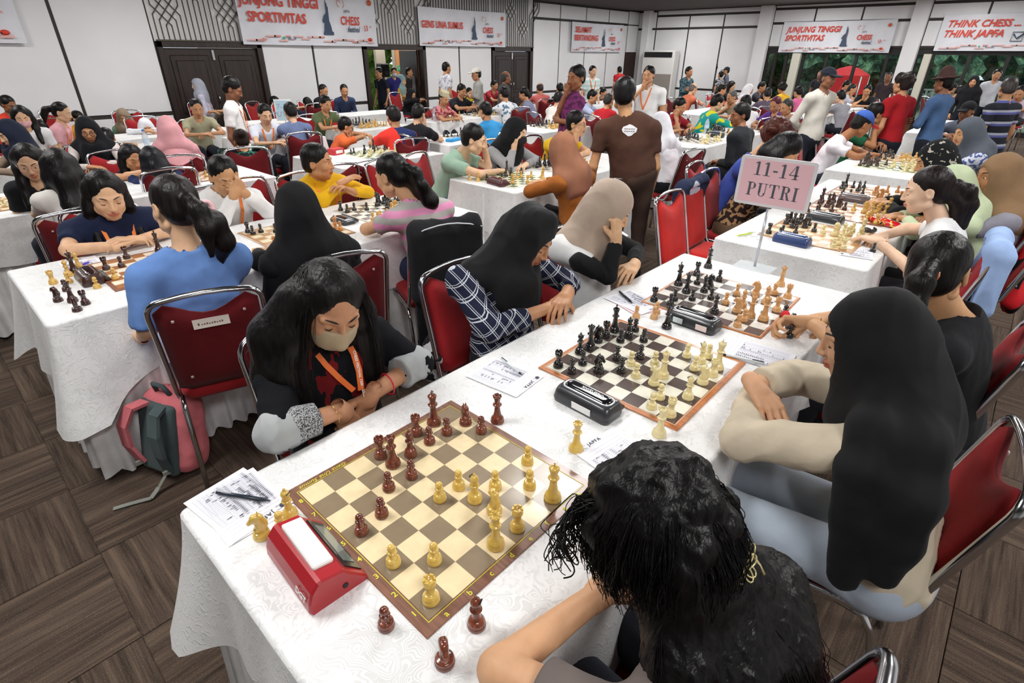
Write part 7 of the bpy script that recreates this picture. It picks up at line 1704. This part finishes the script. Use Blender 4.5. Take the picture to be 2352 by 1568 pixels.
seated('man in a dark red shirt with a mask under his chin and lanyard', 6.99, 3.12, 1.070, -95, lod=2, s=0.94, hs=0.90, sk='m', hair=('short','14110F'), top='8E1E28', sleeve='short', seed=156, features=True, lany='E89868', arms='cheek')
seated('boy in a teal and yellow jacket bowed over the board', 7.95, 3.02, 1.070, -40, lod=2, s=1.02, hs=0.97, sk='l', hair=('short','14110F'), top='1E9C98', sleeve='long', seed=157, features=True, topmat=patmat('20A09A','D8DC30',5,.56))
standing('man in a green plaid shirt standing in front of the air conditioner', 12.13, 5.57, 1.346, -105, lod=3, s=0.88, hs=0.90, sk='m', hair=('short','14110F'), top='34444C', sleeve='long', seed=158, features=True, arms='cross', topmat=patmat('2A3A40','54707A',30,.5))
seated('elder with a red scarf and orange sleeve near the plaid shirt man', 11.03, 4.89, 1.070, -30, lod=3, s=0.95, hs=0.90, sk='l', hair=('bald','7A706A'), top='D87858', sleeve='short', seed=159, features=True, arms='chin')
standing('person in a black and white batik against the right wall panels', 16.98, 6.92, 1.156, 60, lod=3, s=0.80, hs=0.88, sk='m', hair=('crop','14110F'), top='3A3A40', sleeve='short', seed=160, features=False, topmat=patmat('2A2A30','C8C8CC',30,.5))
standing('person in a dark cap and grey tee near the microphone stand', 17.13, 6.83, 1.260, 120, lod=3, s=0.83, hs=0.88, sk='m', hair=('cap','14110F','34343C'), top='6A7080', sleeve='short', seed=161, features=False)
seated('man in a white headcloth and white robe', 11.64, 3.99, 1.070, -70, lod=3, s=0.86, hs=0.88, sk='m', hair=('hijab','E4E4E8',None,.14), top='E0DEDA', sleeve='long', seed=162, features=True)
seated('person in a red orange tee beyond the teal jacket boy', 11.21, 4.36, 1.070, -60, lod=3, s=0.84, hs=0.88, sk='m', hair=('short','14110F'), top='D84838', sleeve='short', seed=163, features=False)
seated('person with long dark hair beyond the teal jacket boy', 12.68, 4.78, 1.070, -90, lod=3, s=0.84, hs=0.88, sk='l', hair=('long','14110F'), top='2A2628', sleeve='short', seed=164, features=False)
seated('man with reddish hair in a purple tee bowed to the left', 8.29, 2.31, 1.070, 165, lod=2, s=0.84, hs=0.88, sk='m', hair=('crop','6A2A3C'), top='5A3486', sleeve='short', seed=165, features=True, face=(170,30,0))
seated('person with dark hair behind the purple tee man', 10.55, 3.23, 1.070, 30, lod=3, s=0.91, hs=0.88, sk='m', hair=('crop','1E1A1A'), top='5A5060', sleeve='short', seed=166, features=False)
seated('broad person in a white tee seen from behind, behind the man in black', 8.26, 2.73, 1.070, 70, lod=2, s=0.84, hs=0.88, sk='m', hair=('crop','14110F'), top='E8E8EA', sleeve='short', seed=167, features=False, wide=1.25)
seated('man with greying cropped hair looking left behind the curly hair', 7.96, 2.05, 1.070, 150, lod=2, s=0.84, hs=0.88, sk='m', hair=('crop','4A4644'), top='A07868', sleeve='short', seed=168, features=True)
seated('elder in beige with hands over his face', 9.17, 3.31, 1.070, 150, lod=3, s=0.84, hs=0.88, sk='m', hair=('crop','6A6662'), top='B0A088', sleeve='short', seed=169, features=True, arms='chin')
seated('person with curly black hair in a yellow top', 12.69, 3.70, 1.070, 70, lod=3, s=0.86, hs=0.88, sk='m', hair=('curly','14110F'), top='E8B830', sleeve='short', seed=170, features=False)
seated('person in a pink top with black hair near the windows', 11.54, 3.01, 1.070, 60, lod=3, s=0.84, hs=0.88, sk='m', hair=('short','14110F'), top='D86898', sleeve='short', seed=171, features=False)
seated('person with black hair beside the white robe man', 12.87, 4.18, 1.070, -90, lod=3, s=0.84, hs=0.88, sk='m', hair=('short','14110F'), top='3A3A44', sleeve='short', seed=172, features=False)
standing('thin man in a cream collarless shirt and dark cap standing with hands behind', 6.96, 1.37, 1.463, -115, lod=2, s=0.95, hs=0.88, sk='k', hair=('cap','3A3432','20242E'), top='DAD6CC', sleeve='long', seed=173, features=True, arms='behind', eyes='open')
seated('person in a grey tee seen from behind right of the cream shirt man', 10.84, 2.11, 1.070, 60, lod=3, s=0.86, hs=0.88, sk='l', hair=('short','14110F'), top='8E8E96', sleeve='short', seed=174, features=False)
seated('man with greying hair facing the camera near the windows', 13.56, 2.57, 1.070, -80, lod=3, s=0.84, hs=0.88, sk='m', hair=('crop','2E2A28'), top='B8B8C4', sleeve='short', seed=175, features=False, arms='chin')
seated('man in a black shirt raising his hands near the windows', 13.28, 2.23, 1.070, 180, lod=3, s=0.86, hs=0.88, sk='m', hair=('short','14110F'), top='1C1C20', sleeve='short', seed=176, features=True, arms='chin')
seated('person beyond the grey tee near the windows', 15.32, 3.10, 1.070, -90, lod=3, s=0.84, hs=0.88, sk='m', hair=('short','14110F'), top='C89888', sleeve='short', seed=177, features=False)
standing('dark figure standing between cream post and windows', 15.09, 2.26, 1.267, 180, lod=3, s=0.83, hs=0.90, sk='k', hair=('crop','2A2624'), top='3A3034', sleeve='short', seed=178, features=True)
standing('man in a red shirt with a black backpack on his shoulder, seen from behind', 7.44, 0.72, 1.419, 60, lod=2, s=0.92, hs=0.94, sk='m', hair=('curly','2E2422'), top='A81C24', sleeve='short', seed=179, features=False, arms='down')
standing('person in a brown hat and blue denim shirt, seen from behind', 7.62, 0.37, 1.436, 70, lod=2, s=0.93, hs=0.89, sk='k', hair=('hat','14110F','4A3430'), top='4C6A94', sleeve='long', seed=180, features=False, arms='cross')
standing('man in a dark striped polo leaning towards a board, seen from behind', 7.71, -0.18, 1.395, 60, lod=2, s=0.91, hs=0.88, sk='m', hair=('crop','4A4240'), top='2A2C3A', sleeve='short', seed=181, features=False, topmat=stripemat(['24262E','24262E','5A5E9A','A8ACB8','24262E'], 9), face=(20,20,0), wide=1.2)
seated('man in a black baseball cap looking left at the right side', 9.06, 0.19, 1.070, 165, lod=2, s=0.99, hs=0.94, sk='k', hair=('cap','14110F','1C1C20'), top='5A6270', sleeve='short', seed=182, features=True, face=(160,14,0))
standing('woman in a long black hijab walking by the windows', 13.77, 0.62, 1.271, 180, lod=3, s=0.83, hs=0.90, sk='m', hair=('hijab','1B1B20',None,.34), top='1B1B20', sleeve='long', seed=183, features=True)
standing('person in a pale shirt passing the right windows', 15.31, 0.41, 1.364, 190, lod=3, s=0.89, hs=0.90, sk='m', hair=('short','14110F'), top='C8CCD4', sleeve='short', seed=184, features=True)
seated('man seated beyond the denim shirt person', 15.59, 1.08, 1.070, -60, lod=3, s=0.84, hs=0.88, sk='m', hair=('crop','14110F'), top='5A4A48', sleeve='short', seed=185, features=False)
seated('person in an orange brown top beyond the denim shirt person', 14.50, 0.84, 1.070, -60, lod=3, s=0.84, hs=0.88, sk='m', hair=('short','14110F'), top='C87858', sleeve='short', seed=186, features=False)
seated('man in a pinkish grey shirt at the right edge', 14.76, -0.08, 1.070, 170, lod=2, s=1.12, hs=1.15, sk='m', hair=('crop','14110F'), top='C8B8C8', sleeve='short', seed=187, features=True)
standing('dark silhouetted man by the left windows', 16.98, 4.18, 1.231, 180, lod=3, s=0.81, hs=0.88, sk='k', hair=('crop','14110F'), top='24242A', sleeve='short', seed=188, features=False)
# ------------------------------------------------------------ chairs under the sitters, empty chairs, hung clothes
FIX = {'masked person in a black and dark': (.325, .775, -90), 'person in a black hijab and navy': (1.055, .80, -90), 'person in a beige hijab and white': (1.72, .80, -90), 'person with curly black hair and a brown': (.215, -.34, 90), 'person in a long black hijab, beige': (1.09, -.46, 97),
       'person with a black ponytail, dark': (1.90, -.45, 92), 'person with a brown ponytail in a white': (3.0, -.30, 92), 'person in a brown hijab and grey': (3.86, -.42, 92), 'person in a light denim': (.30, 1.80, 72), 'person in a wide black hijab seen': (.87, 1.80, 75), 'person in a pink and grey striped': (1.50, 1.82, 70)}
seen_ = set()
for x, y, yw, lb, ld in CHAIRS:
    for k, v in FIX.items():
        if lb.startswith(k): x, y, yw = v
    ws = lb.split(); l_ = 'red chair under the ' + ' '.join(ws[:11]).rstrip(',')
    if l_ in seen_: l_ = 'red chair under the ' + ' '.join(ws[-11:])
    seen_.add(l_)
    st = 'plate' if lb.startswith('person in a light denim') else ('CK' if lb.startswith('person in a wide black hijab seen') else None)
    chair(x, y, yw, l_, fine=ld < 2, var=0, sticker=st)
chair(2.90, .78, -90, 'empty bright red chair left of the chair with the navy jacket', True, 1)
chair(3.30, .82, -88, 'red chair with a navy and white jacket hung on it', True, 1)
chair(.98, 3.62, 88, 'dark backed empty chair behind the white long sleeve person', False, 0)
chair(1.22, 3.14, -80, 'empty red chair between the white and yellow tops', False, 0)
chair(2.30, 3.70, 80, 'dark backed chair with faded lettering behind the striped tee person', True, 0)
chair(2.38, 3.12, -75, 'empty red chair left of the mint tee person', True, 0)
chair(1.95, 3.72, 84, 'dark backed chair in front of the yellow top person', False, 0)
chair(4.35, 8.9, -95, 'empty red chair against the leftmost double door', False, 1)
chair(7.3, 5.5, 60, 'empty red chair near the salmon tee person', False, 1)
chair(4.05, 6.95, -95, 'red chair beside the olive green tee person', False, 1)
chair(3.75, 3.25, -90, 'empty red chair between the grey sweater and yellow top', False, 1)
drape('black_jacket', 'black fleece jacket with white piping hung on the striped tee person chair', 1.50, 1.82, 70, '1B1C1F', .009, ztop=.945, zbot=.16, wid=.20, seed=3)
t = bpy.data.objects['black_jacket']
m = MB(); Fw_ = Vector((math.cos(math.radians(70)), math.sin(math.radians(70)), 0)); Rt_ = Vector((Fw_.y, -Fw_.x, 0))
m.tube([Rt_*x - Fw_*(.085 + .0*x) + Vector((0, 0, .925 - .25*abs(x)**2*4)) for x in (-.19, -.12, -.05, 0, .05, .12, .19)], .004, 6); m.obj('white_piping', plain('C8C8CC', .5), t)
drape('navy_jacket', 'navy and white panelled jacket hung on an empty red chair', 3.30, .82, -88, '232B44', .011, mtl=patmat('232B44', 'B4B8C8', 4.2, .56), ztop=.94, zbot=.30, wid=.19, seed=5)
drape('blue_sweater', 'pale blue sweater hung on the white tee ponytail person chair', 3.0, -.30, 92, '9DB8E4', .010, ztop=.955, zbot=.32, wid=.20, cat='sweater', seed=7)
drape('red_jacket', 'bright red and black jacket hung on the brown hijab person chair', 3.86, -.42, 92, 'B81E26', .014, mtl=patmat('C02028', '1A1A1C', 5, .58), ztop=.95, zbot=.36, wid=.20, seed=9)
drape('plaid_jacket', 'black and white checked jacket hung on the chair behind the plaid shirt person', 1.055, .80, -90, 'C8C8C8', .010, mtl=patmat('1A1A1E', 'C4C4C8', 16, .54), ztop=.62, zbot=.34, wid=.17, seed=11)
# shoes kicked off below the denim person
for x, y, l in ((.24, 2.20, 'left pale pink trainer below the denim shirt person'), (.41, 2.20, 'right pale pink trainer below the denim shirt person')):
    t = thing('trainer', l, 'shoe', (x, y, 0), .2)
    V, F = blob_eval((-.06, -.15, 0), (.06, .15, .12), .006, lambda s: (s.ell((0, .02, .045), (.043, .125, .04), k=.01), s.ell((0, -.05, .07), (.04, .06, .05), k=.02), s.ell((0, -.05, .13), (.028, .035, .05), k=.005, op='cut'), s.half((0, 0, .022), (0, 0, -1))))
    link_mesh('upper', mesh_np('upper', V, F, [cloth('D8B4BE')]), t); V, F = blob_eval((-.06, -.15, 0), (.06, .15, .05), .006, lambda s: (s.ell((0, .0, .02), (.047, .142, .030), k=0), s.half((0, 0, .002), (0, 0, -1)), s.half((0, 0, .028), (0, 0, 1))))
    link_mesh('sole', mesh_np('sole', V, F, [plain('E6E4E2', .6)]), t)
# back prints
def backprint(px_, yawd, z, poly, m_, name='back_print', w=.06):
    pass
placard(2.95, 5.95+.3, TH, 1.06, math.radians(-40), .20, .24, 'B8D4E4', 'pale blue placard on a thin pole beside the orange tee person', ['7-10', 'PUTRA'], '8FA8BC')
# ---- prints and patches on clothes, laid on the garment surface
from mathutils.bvhtree import BVHTree
def decal(person_start, partname, centre, right, up, polys, m_, name, off=.0025):
    r_o = [o for o in bpy.data.objects if o.parent is None and str(o.get('label', '')).startswith(person_start)]
    if not r_o: return
    r_o = r_o[0]; g = [o for o in r_o.children if o.name.startswith(partname)][0]
    V = [v.co.copy() for v in g.data.vertices]; bv = BVHTree.FromPolygons(V, [tuple(p.vertices) for p in g.data.polygons])
    base = Vector(r_o.location); c = Vector(centre) - base; X = Vector(right).normalized(); Y = Vector(up).normalized(); Z = X.cross(Y)
    mb = MB()
    for poly in polys:
        # fan of small triangles, each corner dropped on the cloth
        cx = sum(p[0] for p in poly)/len(poly); cy = sum(p[1] for p in poly)/len(poly); rings = []
        for f_ in (0.001, .35, .7, 1.0):
            ring = []
            for i in range(len(poly)):
                for t_ in (0, .5):
                    a, b = poly[i], poly[(i+1) % len(poly)]; px = a[0]+(b[0]-a[0])*t_; py = a[1]+(b[1]-a[1])*t_
                    p = c + X*(cx+(px-cx)*f_) + Y*(cy+(py-cy)*f_) + Z*.4
                    h = bv.ray_cast(p, -Z, .8); q = (h[0] + Z*off) if h[0] is not None else (p - Z*.4)
                    ring.append(q)
            rings.append(ring)
        k = len(rings[0]); V_ = [q for r__ in rings for q in r__]
        mb.add(V_, [(j*k+i, j*k+(i+1) % k, (j+1)*k+(i+1) % k, (j+1)*k+i) for j in range(3) for i in range(k)], 0, True)
    mb.obj(name, m_, r_o)
badge = [(-.055, .004), (-.045, .022), (-.022, .030), (0, .040), (.024, .032), (.040, .022), (.056, .014), (.050, -.012), (.034, -.020), (.018, -.036), (-.006, -.042), (-.030, -.026), (-.048, -.014)]
Fb = Vector((math.cos(math.radians(40)), math.sin(math.radians(40)), 0)); Rb = Vector((Fb.y, -Fb.x, 0))
decal('person standing in a brown tee', 'shirt', (3.36, 1.70, 1.195), Rb, (0, 0, 1), [badge], plain('D6D6DA', .7), 'back_print')
decal('person standing in a brown tee', 'shirt', (3.36, 1.70, 1.195), Rb, (0, 0, 1), [[(x*.75, .004 + dy), (x*.75+.012, .006 + dy), (x*.75+.012, .001+dy), (x*.75, -.001+dy)] for x in (-.05, -.03, -.008, .014, .034) for dy in (.006, -.010)], plain('6A5A58', .7), 'print_marks', .0035)
